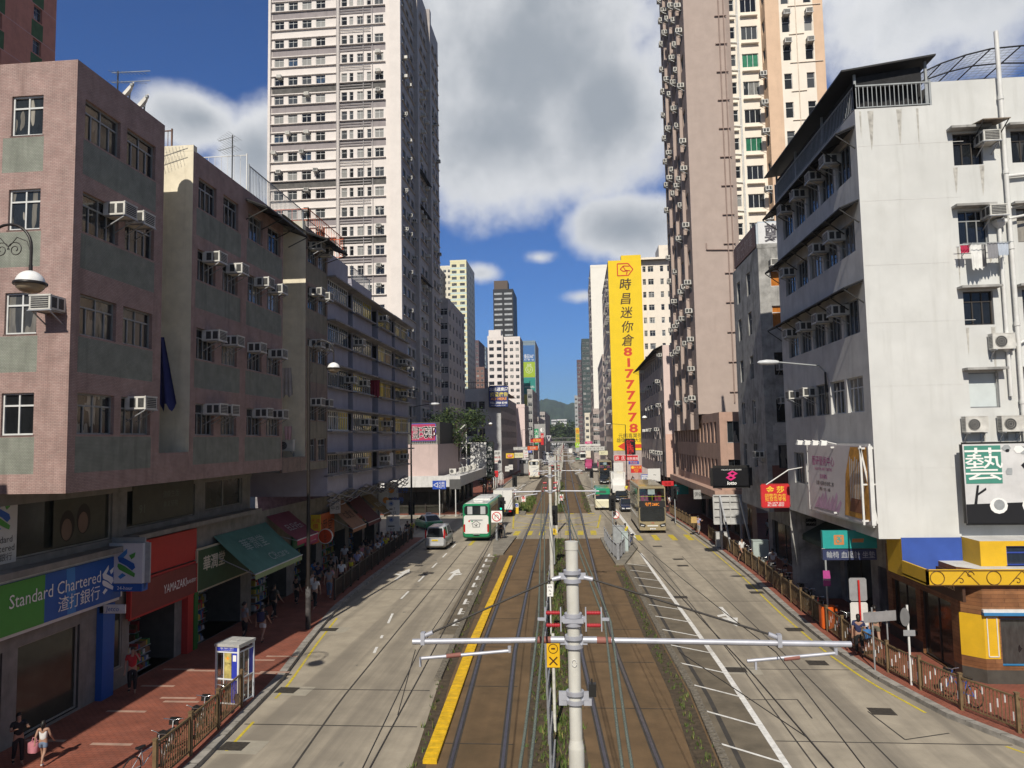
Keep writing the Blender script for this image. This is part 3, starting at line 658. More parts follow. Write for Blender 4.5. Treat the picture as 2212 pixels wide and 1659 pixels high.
# ---- lavender zigzag block D
LAV = M('lavender_render', (.36, .35, .405), .85, .1, 1.2, streak=.22, dirt=(.25, .24, .28)); SLABC = M('weathered_slab', (.27, .26, .27), .85, .25, 3)
D_ = Bld('lavender_building', 'lavender rendered walk-up block with zigzag bays and thin window canopies', 'building', (-17, 41.3, 0), [LAV, SLABC, ROOFM])
heads = [18.75, 16.15, 13.5, 10.9, 8.3]
bays = [(41.24, 45.1, 0), (46.1, 50.6, .0), (52.2, 56.2, 0), (57.2, 61.6, 0)]
for bi, (y0, y1, dx) in enumerate(bays):
    w = y1 - y0; zt = 19.9 + (0.5, -.1, -.9, -.6)[bi]
    ws = []
    for fi, hd in enumerate(heads):
        for k in range(2):
            gl = GL_YEL if (bi, fi, k) in {(1, 0, 0), (1, 0, 1), (2, 1, 0), (2, 3, 0), (1, 3, 1), (1, 2, 0), (2, 2, 0), (0, 3, 1), (1, 4, 1), (2, 0, 0)} else GL_NEAR
            ws.append((.06 + k * (w - .06) / 2, hd - 1.15, (w - .18) / 2, 1.15, 'band', FR_GREY if (bi + fi) % 3 else FR_WHITE, gl, .04))
    D_.face((FX + dx, y0), E_['E'], w, 5.9, zt, ws, .05)
    pn = bays[bi - 1][1] if bi else y0
    if bi:
        L = y0 - pn; D_.face((FX - 1.3, pn), E_['E'], L, 5.9, zt - .6, [(.1, hd - 1.15, L - .2, 1.15, 'two', FR_DARK, GL_NEAR) for hd in heads], .05)
        D_.face((FX - 1.3, y0), E_['S'], 1.3, 5.9, zt, [(.1, hd - 1.15, 1.1, 1.15, 'two', FR_GREY, GL_NEAR) for hd in heads], .05)
        D_.face((FX, pn), E_['N'], 1.3, 5.9, zt)
    for hd in heads:
        D_.slab(FX - 1.3, FX + .55, y0 - .15 if bi == 0 else pn - .12, y1 + .1, hd + .05, hd + .14, 1); D_.slab(FX - .2, FX + .3, y0, y1 + .1, hd - 1.28, hd - 1.2, 1)
    D_.top([(-28, y0 - 1.4 if bi else y0), (FX, y0 - .0), (FX, y1), (-28, y1)], zt - .3, 2)
D_.face((-28, 41.24), E_['S'], 13.5, 5.9, 20.4); D_.face((-14.5, 61.6), E_['N'], 13.5, 5.9, 19.2); D_.slab(-28, -16.98, 61.3, 61.6, 0, 5.95, 1)
D_.w.face([(-28, 41.24, 5.95), (FX, 41.24, 5.95), (FX, 61.6, 5.95), (-28, 61.6, 5.95)][::-1], 1)
D_.done()
k = 0
for bi, fi, u in ((0, 2, 3.2), (1, 1, .2), (1, 2, 1.2), (1, 3, 1.6), (1, 3, 3.2), (0, 4, 2.7), (1, 4, .8), (2, 3, 1.2), (3, 1, 1.3), (3, 1, 2.8), (3, 2, 1.6), (3, 2, 3.2), (2, 4, .3), (3, 4, 1.4), (2, 0, .2)):
    ac((FX, bays[bi][0] + u, heads[fi] - .75), E_['E'], f"air conditioner on lavender block, {ORD[fi + 1]} row down, {ORD[bi + 1]} bay, {'near' if u < 2 else 'far'} half")
# ---- roof-top clutter on the left row
BLK = M('black_awning_sheet', (.016, .016, .017), .6, .3, 3)
def canopy(label, y0, y1, x0, x1, z0, z1, mat, brackets=True, name='roof_awning'):
    r = thing(name, label, 'awning', (x0, y0, z0)); g = MB(); g.prism([(x0, z0), (x1, z1), (x1, z1 + .05), (x0, z0 + .05)], (0, y0, 0), (1, 0, 0), (0, 0, 1), (0, y1 - y0, 0)); wpart('sheet', g, mat, r)
    n = max(2, int((y1 - y0) / 1.6))
    for i in range(n + 1):
        y = y0 + .06 + (y1 - y0 - .12) * i / n; g = MB(); g.bar((x0, y, z0 - .9), (x1, y, z1 - .03), .04); g.bar((x0, y, z0 - .03), (x1, y, z1 - .03), .04); wpart('bracket', g, DKMETAL, r)
    return r
canopy('sloping black sheet awning over the top windows of the pink block past the light well', 30.5, 35.4, FX, FX + 1.0, 19.95, 19.55, BLK)
canopy('sloping black awning over the roof edge of the narrow brown building', 37.7, 41.2, FX, FX + 1.25, 20.55, 20.1, BLK)
def rails(label, pts, h, z, mat, name='roof_railing', step=.16, t=.02, cat='railing', mids=(.08,)):
    r = thing(name, label, cat, (*pts[0], z)); g, p = MB(), MB()
    for a, b in zip(pts, pts[1:]):
        a, b = Vector((*a, z)), Vector((*b, z)); L = (b - a).length; p.bar(a + Z3 * h, b + Z3 * h, t * 2)
        for q in mids: p.bar(a + Z3 * q, b + Z3 * q, t * 1.5)
        n = int(L / step)
        for i in range(n + 1): q = a + (b - a) * (i / n); g.bar(q + Z3 * .05, q + Z3 * h, t)
        for q in (a, b): p.bar(q, q + Z3 * (h + .08), t * 2.6)
    wpart('bar', g, mat, r); wpart('rail', p, mat, r); return r
rails('grey roof railing along the parapet of the pink block past the light well', [(-14.6, 31.0), (-14.6, 37.6)], 1.3, 20.4, GREYP)
rails('tall pale mesh fence across the roof of the pink block past the light well', [(-22, 31), (-14.7, 31)], 2.0, 20.2, WHITEP, 'roof_fence', .3, .016)
rails('rusty brown railing at the back of the roof beside the cream light well', [(-19.2, 26.4), (-15.6, 26.4)], 1.0, 20.4, M('rusty_iron', (.16, .085, .055), .8, .3))
rails('bright orange steel railing cage on the roof of the narrow brown building', [(-17.5, 38.6), (-14.7, 38.6), (-14.7, 44.9), (-17.5, 44.9)], 1.25, 20.9, M('orange_paint', (.62, .12, .03), .55, .15), step=.3, mids=(.08, .6))
rails('grey railing on the first roof of the lavender block', [(-14.6, 46.2), (-14.6, 50.4)], .9, 19.75, GREYP)
def antenna(label, x, y, z, h, n=9, az=0.):
    r = thing('roof_antenna', label, 'antenna', (x, y, z)); g = MB(); g.tube([(x, y, z), (x, y, z + h)], .025, 6); wpart('mast', g, DKMETAL, r)
    g = MB(); c, s = math.cos(az), math.sin(az)
    for k, zz in enumerate((h * .78, h * .96)):
        g.tube([(x - c * .2, y - s * .2, z + zz), (x + c * 1.1, y + s * 1.1, z + zz + .12)], .015, 5)
        for i in range(n): t = i / n * 1.25 - .18; L = .34 - .02 * i; q = Vector((x + c * t, y + s * t, z + zz + .02)); g.bar(q - Vector((-s, c, .3)) * L, q + Vector((-s, c, .3)) * L, .012)
    wpart('element', g, GREYP, r); return r
p = atX(254, 190, -16.0); antenna('tall tangled television antenna on the roof of the pink corner building', p.x, p.y, 20.4, 2.0, 9, .2)
antenna('small antenna on a yellow pole on the roof of the pink block', -15.2, 30.6, 20.4, 2.6, 7, 2.6)
antenna('small antenna on the roof of the lavender block', -15.5, 42.6, 20.1, 1.3, 7, .5)
DISHM = M('satellite_dish', (.62, .6, .55), .5)
for i, (y, lab) in enumerate(((22.6, 'white satellite dish on the pink corner roof, the nearer of a pair'), (23.45, 'white satellite dish on the pink corner roof, the farther of a pair'))):
    r = thing('satellite_dish', lab, 'satellite dish', (-14.9, y, 20.5), 0, 'satellite dishes on the pink roof'); g = MB()
    g.lathe([(.01, 0), (.2, .03), (.34, .085), (.42, .14), (.43, .14)], (0, 0, 0), 18); o = g.build('dish', DISHM, r, (0, 0, .48)); o.rotation_euler = (R(62), 0, R(-35))
    g = MB(); g.tube([(0, 0, 0), (0, 0, .45)], .03, 6); g.tube([(0, 0, .3), (.3, -.35, .62)], .014, 5); g.box(.27, .36, -.4, -.31, .58, .67); g.build('arm', GREYP, r)
# ---- laundry and cloths in the light wells
def cloth(label, O, U, w, h, mat, folds=5, amp=.06, taper=0., name='hanging_cloth', cat='laundry', tilt=0.):
    O, U = Vector(O), vu(U); n = outn(U); g = MB(); rows = []; N_ = 14
    for j in range(7):
        v = j / 6; rows.append([O + U * ((i / N_ - .5) * w * (1 + taper * v) + tilt * v) - Z3 * (h * v * (1 + .06 * math.sin(i * 1.3))) + n * (amp * math.sin(i / N_ * folds * 6.28) * (.3 + v)) for i in range(N_ + 1)])
    vs = [p for r in rows for p in r]; f = [(j * (N_ + 1) + i, (j + 1) * (N_ + 1) + i, (j + 1) * (N_ + 1) + i + 1, j * (N_ + 1) + i + 1) for j in range(6) for i in range(N_)]
    g.raw(vs, f, 0, True); return g.build(name, mat, label=label, cat=cat)
cloth('long dark blue tarpaulin hanging in the cream light well', (-15.2, 25.2, 13.0), E_['S'], .3, 2.6, M('navy_tarpaulin', (.02, .025, .13), .7), 2, .08, 2.2, tilt=.2)
cloth('pale lace cloth hanging on a rod in the second light well', (-15.3, 36.9, 13.0), E_['S'], .7, 1.5, M('pale_cloth', (.42, .39, .39), .9), 4, .05, .3)
cloth('small pink shirt hanging in the second light well', (-15.1, 36.9, 9.9), E_['S'], .42, .7, M('pink_cloth', (.6, .38, .4), .9), 2, .03, -.2)
cloth('white shirts drying outside the lavender block above the shop awnings', (FX + .35, 54.6, 8.15), E_['E'], 1.1, .9, M('white_cloth', (.62, .62, .62), .9), 4, .07, .05)
cloth('dark red curtain panel hanging outside the lavender block', (FX + .3, 50.3, 13.4), E_['S'], .7, 1.2, M('dark_red_cloth', (.2, .02, .04), .9), 3, .05)
# cables slung along the ledge under the lavender block
g = MB()
for k in range(7):
    pts = []; y = 41.0
    while y < 61: pts.append((FX + .05 + .05 * (k % 3) , y, 5.95 - .1 * k + .16 * math.sin(y * 1.7 + k * 2) + (.3 if k > 4 and 46 < y < 50 else 0))); y += .8
    g.tube(pts, .035, 5, k % 2)
g.build('cable_bundle', [M('cable_grey', (.22, .22, .23), .7), M('cable_dark', (.06, .06, .065), .7)], label='tangle of slack cables along the ledge of the lavender block', cat='cables')
# ================================================================== RIGHT ROW, near
WREN = M('white_render', (.585, .59, .575), .85, .07, .7, streak=.42, dirt=(.40, .40, .375), stain=.18); DCONC = M('dark_weathered_concrete', (.36, .355, .34), .88, .3, 1.4, streak=.75, dirt=(.07, .07, .068), stain=.6); PALEP = M('pale_patch', (.5, .49, .46), .85, .2)
SIDEW = M('grey_side_render', (.56, .555, .54), .85, .12, 1.2, streak=.35, dirt=(.2, .2, .19))
X1, Y1 = 11.5, 29.3
B = Bld('white_rendered_building', 'white rendered corner building with ribbon windows, black roof shelter and laundry', 'building', (14, 29.3, 0), [WREN, SIDEW, ROOFM, DCONC, PALEP, M('rain_stain', (.45, .435, .40), .9, .3, 6)])
side = [(19.5, 1.55), (16.4, 1.3), (13.05, 1.45), (9.85, 1.45), (6.45, 1.6)]
ws = []
for i, (z, h) in enumerate(side):
    for u in (.7, 2.7, 4.7, 6.7, 8.7):
        if i == 4 and 2.2 < u < 6: continue
        u2 = 11.7 - u - 1.75; ws.append((u2, z, 1.75, h, 'four' if i != 3 else 'hk', FR_GREY if (i, u) not in ((3, .7), (3, 2.7)) else FR_WHITE, GL_NEAR))
B.face((X1, 41), E_['W'], 11.7, 4.92, 22.0, ws, .14, 1)
fw = []
for i, (z, h, fm, st) in enumerate(((19.48, 1.3, FR_DARK, 'hk3'), (16.3, 1.35, FR_GREY, 'hk3'), (13.1, 1.33, FR_DARK, 'hk3'), (9.88, 1.37, FR_GREY, 'one'))):
    fw.append((15.17 - X1, z, 1.1, h, st, fm, GL_NEAR if i < 3 else M('pale_board', (.55, .6, .6), .6, .05))); fw.append((17.35 - X1, z, 1.2, h, 'hk3', FR_DARK, GL_NEAR)); fw.append((20.5 - X1, z, 1.2, h, 'hk3', FR_GREY, GL_NEAR))
B.face((X1, Y1), E_['S'], 2.98, 4.92, 22.0, (), m=0); B.face((X1 + 2.98, Y1), E_['S'], 13, 4.92, 22.95, [(q[0] - 2.98, *q[1:]) for q in fw], .14, 0)
B.face((14.48, 41), E_['W'], 11.7, 22.0, 22.95, (), m=0); B.top([(X1, Y1), (14.48, Y1), (14.48, 41), (X1, 41)], 21.98, 2); B.top([(14.48, Y1), (28, Y1), (28, 41), (14.48, 41)], 22.7, 2)
B.face((28, 41), E_['N'], 16.5, 0, 22.4, m=3); B.w.face([(X1, Y1, 4.92), (X1, 41, 4.92), (28, 41, 4.92), (28, Y1, 4.92)], 1)
for z, h, *_ in ((19.48, 1.3), (16.3, 1.35), (13.1, 1.33), (9.88, 1.37)):
    for x in (15.05, 17.2, 20.3): B.slab(x - .1, x + 1.4, Y1 - .42, Y1 + .01, z + h + .08, z + h + .17, 3)
for z in (20.45, 18.2, 15.6, 13.3, 10.8, 7.6): B.slab(X1 + .05, X1 + 3.2 + random.random(), Y1 - .0035, Y1 + .01, z, z + .02, 1)
# street level: recessed shop fronts on the long side
B.face((14, 45), E_['W'], 15.5, 0, 4.95, [(.6, .3, 3.2, 2.5, 'shop', FR_DARK, GLM), (4.6, .3, 3.6, 2.6, 'shop', FR_DARK, GLM), (9, .16, 2.8, 2.6, None, None, None, 2.), (12.2, .4, 2.4, 2.2, 'shop', FR_DARK, GLM)], .2, 3)
B.slab(16, 16.1, 29.5, 45, 0, 4, 3)
random.seed(3)
for x, z in ((15.2, 19.4), (16.2, 19.45), (15.1, 16.2), (16.3, 16.2), (15.25, 13.0), (16.2, 13.0), (14.9, 8.9), (15.6, 8.9), (12.1, 21.9), (13.2, 21.9), (13.9, 21.9), (17.5, 13), (11.7, 21.9), (16.4, 8.9)):
    h, w = random.uniform(.7, 2.2), random.uniform(.04, .13); B.w.face([(x - w, Y1 - .004, z), (x - w * .3, Y1 - .004, z - h), (x + w * .2, Y1 - .004, z - h * .8), (x + w, Y1 - .004, z)], 5)
B.done()
for r, (z, h) in enumerate(side[:4]):
    for u, w in ((2.6, 'near'), (4.6, 'middle'), (7.0, 'third'), (9.3, 'far')):
        if (r, w) in ((3, 'near'), (3, 'middle'), (1, 'third')): continue
        ac((X1, Y1 + u, z + h - .5), E_['W'], f"grey air conditioner on white building shaded side, {ORD[r + 1]} row down, {w} one")
ac((16.0, Y1, 20.2), E_['S'], 'rusty box air conditioner under a small tin roof, top window of the white wall'); ac((16.05, Y1, 17.25), E_['S'], 'cream box air conditioner in the window above the drying laundry')
ac((15.93, Y1, 12.1), E_['S'], 'cream outdoor fan unit below the brown window of the white wall', 'split'); ac((14.75, Y1, 8.95), E_['S'], 'cream outdoor fan unit over the art billboard, the left one', 'split'); ac((16.05, Y1, 8.95), E_['S'], 'outdoor fan unit with bare blades over the art billboard, the right one', 'split')
# tin roof, canopies, roof shelter
def shed(label, x0, x1, y0, y1, z0, z1, mat, name='window_canopy', cat='canopy'):
    r = thing(name, label, cat, ((x0 + x1) / 2, y1, z0)); g = MB(); g.prism([(y0, z0), (y1, z1), (y1, z1 + .04), (y0, z0 + .04)], (x0, 0, 0), (0, 1, 0), (0, 0, 1), (x1 - x0, 0, 0)); wpart('sheet', g, mat, r)
    for x in (x0 + .05, x1 - .05): g = MB(); g.bar((x, y0 + .04, z0), (x, y1, z0 - .5), .03); wpart('bracket', g, DKMETAL, r)
    return r
shed('small corrugated tin roof over the rusty air conditioner', 15.85, 16.85, Y1 - .95, Y1, 20.9, 21.05, M('rusty_tin', (.2, .16, .12), .7, .4, 6))
for z, lab in ((21.05, 'long black window canopy below the roof terrace of the white building'), (18.0, 'long black window canopy on the white building, second from the top'), (14.75, 'long black window canopy on the white building, above the street lamp arm')):
    canopy(lab, Y1 + .1, 41, X1, X1 - .75, z + .3, z, BLK, name='window_canopy')
r = thing('roof_shelter', 'black sheet-roofed shelter with dark netting on the terrace of the white building', 'roof shelter', (X1 + 1.5, 35, 22))
g = MB(); g.prism([(X1 - .55, 23.45), (14.6, 23.9), (14.6, 23.97), (X1 - .55, 23.52)], (0, Y1 - .3, 0), (1, 0, 0), (0, 0, 1), (0, 12, 0)); wpart('roof', g, BLK, r)
NET = M('dark_shade_net', (.022, .022, .024), .9, .3, 4)
g = MB(); g.face([(X1 + .1, Y1 + .15, 22.95), (14.2, Y1 + .15, 22.95), (14.2, Y1 + .15, 23.7), (X1 + .1, Y1 + .15, 23.4)]); 
vs = []
for i in range(13): x = X1 + .2 + i * .22; vs += [(x, Y1 + .55 + .08 * math.sin(i * 1.9), 22.05), (x, Y1 + .5 + .06 * math.sin(i * 2.3 + 1), 23.3)]
g.raw(vs, [(2 * i, 2 * i + 2, 2 * i + 3, 2 * i + 1) for i in range(12)], 0, True); g.face([(X1 + .12, Y1 + .3, 22.05), (X1 + .12, 41, 22.05), (X1 + .12, 41, 23.3), (X1 + .12, Y1 + .3, 23.35)]); wpart('netting', g, NET, r)
for x, y in ((X1 + .08, Y1 + .1), (14.35, Y1 + .1), (X1 + .08, Y1 + 4), (X1 + .08, Y1 + 8), (X1 + .08, 40.8)): g = MB(); g.bar((x, y, 22), (x, y, 23.48 + (.4 if x > 14 else 0)), .09); wpart('post', g, GREYP, r)
rails('dark grey roof terrace railing on the white building', [(X1 + .04, 41), (X1 + .04, Y1 + .05), (14.45, Y1 + .05)], .98, 22.0, GREYP, step=.17, t=.028)
r = thing('roof_cage', 'curved wire mesh cage covering the roof behind the white pipe', 'roof cage', (17, 33, 22.9)); g = MB(); h_ = MB()
prof = [(14.8, 24.0), (15.6, 24.35), (16.6, 24.65), (17.6, 24.85), (18.8, 24.9), (20.5, 24.8)]
for i, y in enumerate((30.6, 32, 33.4, 34.8, 36.2)): g.tube([(x, y, z) for x, z in prof], .035, 5)
for k in range(6): g.tube([(prof[k][0], 30.6, prof[k][1]), (prof[k][0], 36.2, prof[k][1])], .03, 5)
for i in range(24): y = 30.6 + i * .24; h_.tube([(x, y, z) for x, z in prof], .009, 3)
for k in range(5):
    for t in (.25, .5, .75): a, b = prof[k], prof[k + 1]; x, z = a[0] + (b[0] - a[0]) * t, a[1] + (b[1] - a[1]) * t; h_.tube([(x, 30.6, z), (x, 36.2, z)], .009, 3)
wpart('frame', g, DKMETAL, r); wpart('wire_mesh', h_, GREYP, r)
g = MB(); g.box(14.6, 21, 36.3, 36.4, 22.7, 24.3); g.box(14.5, 14.56, 31, 36.3, 22.7, 23.9); wpart('dark_screen', g, NET, r)
# white drain pipes
PIPEW = M('white_pipe', (.68, .68, .66), .5, .08, 3, stain=.25, dirt=(.4, .38, .34))
r = thing('drain_pipe', 'tall white drain pipe rising above the roof of the white building', 'pipe', (17, Y1 - .15, 5)); g = MB(); g.tube([(17.0, Y1 - .15, 5), (17.0, Y1 - .15, 24.8)], .085, 10); wpart('pipe', g, PIPEW, r)
g = MB()
for z in (7, 10, 13, 16, 19, 22): g.tube([(17, Y1 - .15, z), (17, Y1 - .15, z + .16)], .11, 10)
wpart('collar', g, PIPEW, r)
r = thing('branch_pipe', 'white branch pipes and hopper beside the laundry on the white wall', 'pipe', (16.5, Y1 - .12, 9)); g = MB()
g.tube([(16.62, Y1 - .12, 10.3), (16.62, Y1 - .12, 17.1)], .07, 10); g.tube([(16.62, Y1 - .12, 17.1), (16.9, Y1 - .14, 17.6), (18.5, Y1 - .14, 18.0)], .05, 8); g.tube([(16.95, Y1 - .2, 17.2), (18.6, Y1 - .2, 17.5)], .05, 8); g.tube([(16.62, Y1 - .12, 12.1), (17.6, Y1 - .12, 12.6)], .05, 8); g.tube([(17, Y1 - .16, 18.9), (18.6, Y1 - .16, 19.0)], .07, 8)
wpart('pipe', g, PIPEW, r); g = MB(); 
for z in (17.05, 12.2): g.loft([[(16.62 + s * a, Y1 - .14 + t * a, zz) for s, t in ((-1, -1), (1, -1), (1, 1), (-1, 1))] for zz, a in ((z - .18, .08), (z, .2), (z + .12, .2))], 0, True, False)
wpart('hopper', g, PIPEW, r)
# laundry rack
r = thing('laundry_rack', 'steel laundry rack fixed to the white wall', 'rack', (15.7, Y1, 16.2)); g = MB()
for y in (-.25, -.5, -.75): g.tube([(14.9, Y1 + y, 16.15), (16.75, Y1 + y, 16.15)], .012, 5)
for x in (15.2, 16.6): g.bar((x, Y1, 16.13), (x, Y1 - .85, 16.13), .03); g.bar((x, Y1, 15.8), (x, Y1 - .7, 16.1), .02)
wpart('bar', g, GREYP, r)
for x, w, h, c, lab in ((15.1, .34, .3, (.45, .03, .08), 'crimson cloth'), (15.55, .5, .95, (.72, .72, .7), 'large white shirt'), (16.0, .4, .6, (.25, .25, .27), 'grey striped shirt'), (16.38, .4, .5, (.45, .5, .58), 'pale blue shirt'), (15.78, .16, .85, (.05, .05, .06), 'thin black trousers')):
    cloth(lab + ' drying on the rack outside the white wall', (x, Y1 - .5 - .2 * (x > 15.9), 16.14), E_['S'], w, h, M(lab.replace(' ', '_'), c, .9), 3, .03, -.1, 'drying_' + lab.split()[-1])
# wall billboards: art school (side of the building), and its black and white one on the front
ART = M('art_poster', (.60, .56, .57), .6, .08, 1); ORANGE_ = M('orange_paint_art', (.62, .30, .05), .6, .3, 4); LILAC = M('lilac_art', (.55, .35, .5), .6, .2, 3)
def art1(root, O, U, V, n, w, h):
    g = MB(); P = lambda u, v, d=.012: O + U * u + V * v + n * d
    g.face([P(w * .62, h * .05), P(w * .98, h * .05), P(w * .98, h * .98), P(w * .75, h * .98), P(w * .66, h * .6)], 0)
    for i in range(9): a = .72 + i * .022; g.face([P(w * a, h * .25, .016), P(w * (a + .012), h * .25, .016), P(w * (a + .02 + .004 * i), h * (.85 - .03 * (i % 3)), .016), P(w * (a + .008 + .004 * i), h * (.85 - .03 * (i % 3)), .016)], 1)
    g.face([P(w * .7, h * .12, .018), P(w * .93, h * .12, .018), P(w * .9, h * .3, .018), P(w * .73, h * .3, .018)], 2)
    for i in range(7): g.face([P(w * (.1 + .06 * i), h * .06, .015), P(w * (.17 + .06 * i), h * .06, .015), P(w * (.22 + .06 * i), h * (.2 + .08 * (i % 2)), .015), P(w * (.2 + .06 * i), h * (.24 + .05 * (i % 3)), .015)], 3)
    wpart('picture', g, [ORANGE_, WHITEP, M('brown_pot', (.25, .1, .05), .7), LILAC], root)
PINKT = M('magenta_lettering', (.5, .05, .28), .5)
ls = [('藝研藝術中心', 1.9, 2.15, .34, PINKT, {'maxw': 2.6}), ('NGAI YIN ART CENTRE', 1.9, 1.9, .14, PINKT, {'maxw': 2.5}), ('查詢電話', 1.9, 1.55, .16, PINKT, {}), ('元朗大馬路恆發樓二樓', 2.0, 1.25, .15, BLACK, {'maxw': 2.2}), ('素描 · 色彩 · 油畫', 2.0, 1.0, .12, BLACK, {})]
r = signboard('art_billboard', 'large tilted art school poster with brushes on the white building side', (X1 - .55, 35.7, 5.45), (.04, -1, 0), 6.6, 3.05, ART, ls, t=.12, frame=WHITEP, cat='billboard', marks=art1)
g = MB()
for y in (29.4, 32.5, 35.6):
    for z in (5.6, 8.4): g.bar((X1, y, z), (X1 - .55, y, z), .07)
for y in (29.35,): g.bar((X1, y, 5.5), (X1 - .5, y, 8.4), .07); g.bar((X1 - .5, y, 5.45), (X1 - .5, y, 8.5), .07); g.bar((X1 - .5, y, 7), (X1, y, 7), .06)
wpart('support_frame', g, WHITEP, r)
for i, y in enumerate((31.9, 33, 34.1, 35.2)):
    q = thing('spotlight', f"small white spotlight above the art poster, {ORD[i + 1]} from its near end", 'spotlight', (X1 - 1.1, y, 8.6), 0, 'spotlights over the art poster'); g = MB(); g.bar((X1 - .5, y, 8.55), (X1 - 1.15, y, 8.72), .035); wpart('arm', g, WHITEP, q)
    g = MB(); g.prism([(-.16, 0), (.16, 0), (.11, .2), (-.11, .2)], (X1 - 1.18, y, 8.5), (0, 1, 0), (.25, 0, 1), (.22, 0, 0)); wpart('head', g, WHITEP, q)
TEALB = M('teal_board', (.06, .25, .19), .6, .08); BW = M('black_white_art', (.6, .6, .6), .6, .1, 2)
def art2(root, O, U, V, n, w, h):
    g = MB(); P = lambda u, v, d=.012: O + U * u + V * v + n * d
    g.face([P(.05, h * .5), P(1.35, h * .5), P(1.35, h * .98), P(.05, h * .98)], 0)
    g.face([P(0, 0, .011), P(w, 0, .011), P(w, h * .28, .011), P(0, h * .24, .011)], 1)
    random.seed(5)
    for i in range(16):
        u, v, rr = random.uniform(1.45, w - .2), random.uniform(h * .52, h * .95), random.uniform(.06, .2); g.face([P(u + rr * math.cos(k) * random.uniform(.7, 1.6), v + rr * math.sin(k), .013 + i * .0004) for k in [j * 1.0472 for j in range(6)]], (1, 2, 3)[i % 3])
    g.face([P(.2, .25, .016), P(.32, .25, .016), P(.5, h * .48, .016), P(.42, h * .48, .016)], 1); g.face([P(.35, h * .33, .017), P(.75, h * .42, .017), P(.74, h * .45, .017), P(.36, h * .36, .017)], 1)
    for u0 in (1.15, 2.3): g.face([P(u0 + .32 * math.cos(k), h * .22 + .3 * math.sin(k), .019) for k in [j * .5236 for j in range(12)]], 2); g.face([P(u0 + .02 + .2 * math.cos(k), h * .23 + .2 * math.sin(k), .02) for k in [j * .5236 for j in range(12)]], 3)
    wpart('picture', g, [TEALB, BLACK, WHITE, GREYP], root); random.seed(21)
signboard('art_billboard', 'green and black-white art billboard with one big character on the white front wall', (14.5, 28.75, 5.55), E_['S'], 4.2, 2.95, BW, [('藝', .72, 1.72, .95, WHITE, {'off': .02, 'sx': 1.15})], t=.12, frame=DKMETAL, cat='billboard', marks=art2)
# ---- restaurant on the corner
YEL = M('yellow_shop_paint', (.66, .40, .015), .6, .08, 2, stain=.12, dirt=(.4, .25, .05)); BLU = M('blue_shop_paint', (.035, .085, .36), .6, .1, 2); WOOD = M('brown_wood_cladding', (.20, .085, .035), .6, .3, 2, brick=(.9, .14, .008, (.26, .12, .05), 'wall')); TILEK = M('dark_plinth', (.07, .065, .055), .5, .2); SKYB = M('light_blue_frame', (.04, .2, .42), .5)
Rr = Bld('corner_restaurant', 'yellow, blue and wood clad restaurant front on the corner under the white building', 'restaurant', (15, 27.4, 0), [WOOD, YEL, BLU, TILEK, SIDEW])
XR, YR = 13.6, 27.4
Rr.face((XR + .55, YR), E_['S'], 9, .0, 4.1, [(.55, .75, 3.4, 1.65, 'three', SKYB, GL_NEAR), (5, .75, 3.4, 1.65, 'three', SKYB, GL_NEAR)], .14, 0, None, [(0, 9, 0, .62, 3), (0, .5, .62, 2.5, 1), (0, .5, .62, 1.0, 0)])
Rr.face((XR, YR + .55), (.55, -.55), .778, 0, 4.1, (), m=1, panels=[(0, .778, 0, .62, 3), (0, .778, .62, 1.0, 0), (0, .778, 2.5, 4.1, 0)])
Rr.face((XR, 34), E_['W'], 6.05, 0, 4.1, [(.5, .75, 2.2, 1.9, 'two', FR_DARK, GLM), (3.1, .2, 2.4, 2.5, 'two', FR_DARK, GLM)], .14, 0, None, [(0, 6.05, 0, .62, 3)])
Rr.top([(XR, YR + .55), (XR + .55, YR), (24, YR), (24, 34), (XR, 34)], 4.1, 4)
Rr.face((12.3, 29.25), E_['S'], 2.2, 3.5, 4.97, (), m=2); Rr.face((12.3, 30.6), E_['W'], 1.35, 3.5, 4.97, (), m=1); Rr.face((14.5, 28.0), E_['S'], 9, 4.1, 5.0, [(.9, 4.12, 5.2, .7, 'six', M('blue_frame', (.03, .06, .3), .5), GL_BLUE)], .1, 1)
Rr.top([(14.5, 28.0), (24, 28.0), (24, 29.3), (14.5, 29.3)], 5.0, 4); Rr.face((14.5, 29.25), E_['W'], 1.25, 4.1, 5.0, m=1)
# balcony band with scrolls
g = MB(); g.prism([(12.25, 3.55), (24, 3.55), (24, 4.12), (12.25, 4.12)], (0, 27.32, 0), (1, 0, 0), (0, 0, 1), (0, -.08, 0)); g.prism([(27.24, 3.55), (29.2, 3.55), (29.2, 4.12), (27.24, 4.12)], (12.25, 0, 0), (0, 1, 0), (0, 0, 1), (.08, 0, 0)); g.box(12.25, 13.6, 27.3, 29.2, 3.6, 3.66)
wpart('balcony_band', g, YEL, Rr.root)
g = MB()
for k in range(12):
    x = 12.6 + k * .95; 
    if k % 2 == 0: g.tube([(x + .24 * math.cos(a), 27.225, 3.83 + .24 * math.sin(a)) for a in [j * .3927 for j in range(17)]], .015, 4)
    else:
        for s in (-1, 1):
            g.tube([(x + s * (.14 - .12 * a / 6.28) * math.cos(a) + s * .16, 27.225, 3.83 + s * .11 + (.14 - .12 * a / 6.28) * math.sin(a)) for a in [j * .45 for j in range(14)]], .013, 4)
        g.bar((x - .45, 27.225, 3.6), (x, 27.225, 4.08), .018); g.bar((x + .45, 27.225, 3.6), (x, 27.225, 4.08), .018)
for z in (3.58, 4.09): g.bar((12.25, 27.225, z), (24, 27.225, z), .025)
wpart('scroll_ironwork', g, M('dark_bronze', (.12, .06, .02), .5), Rr.root)
g = MB(); 
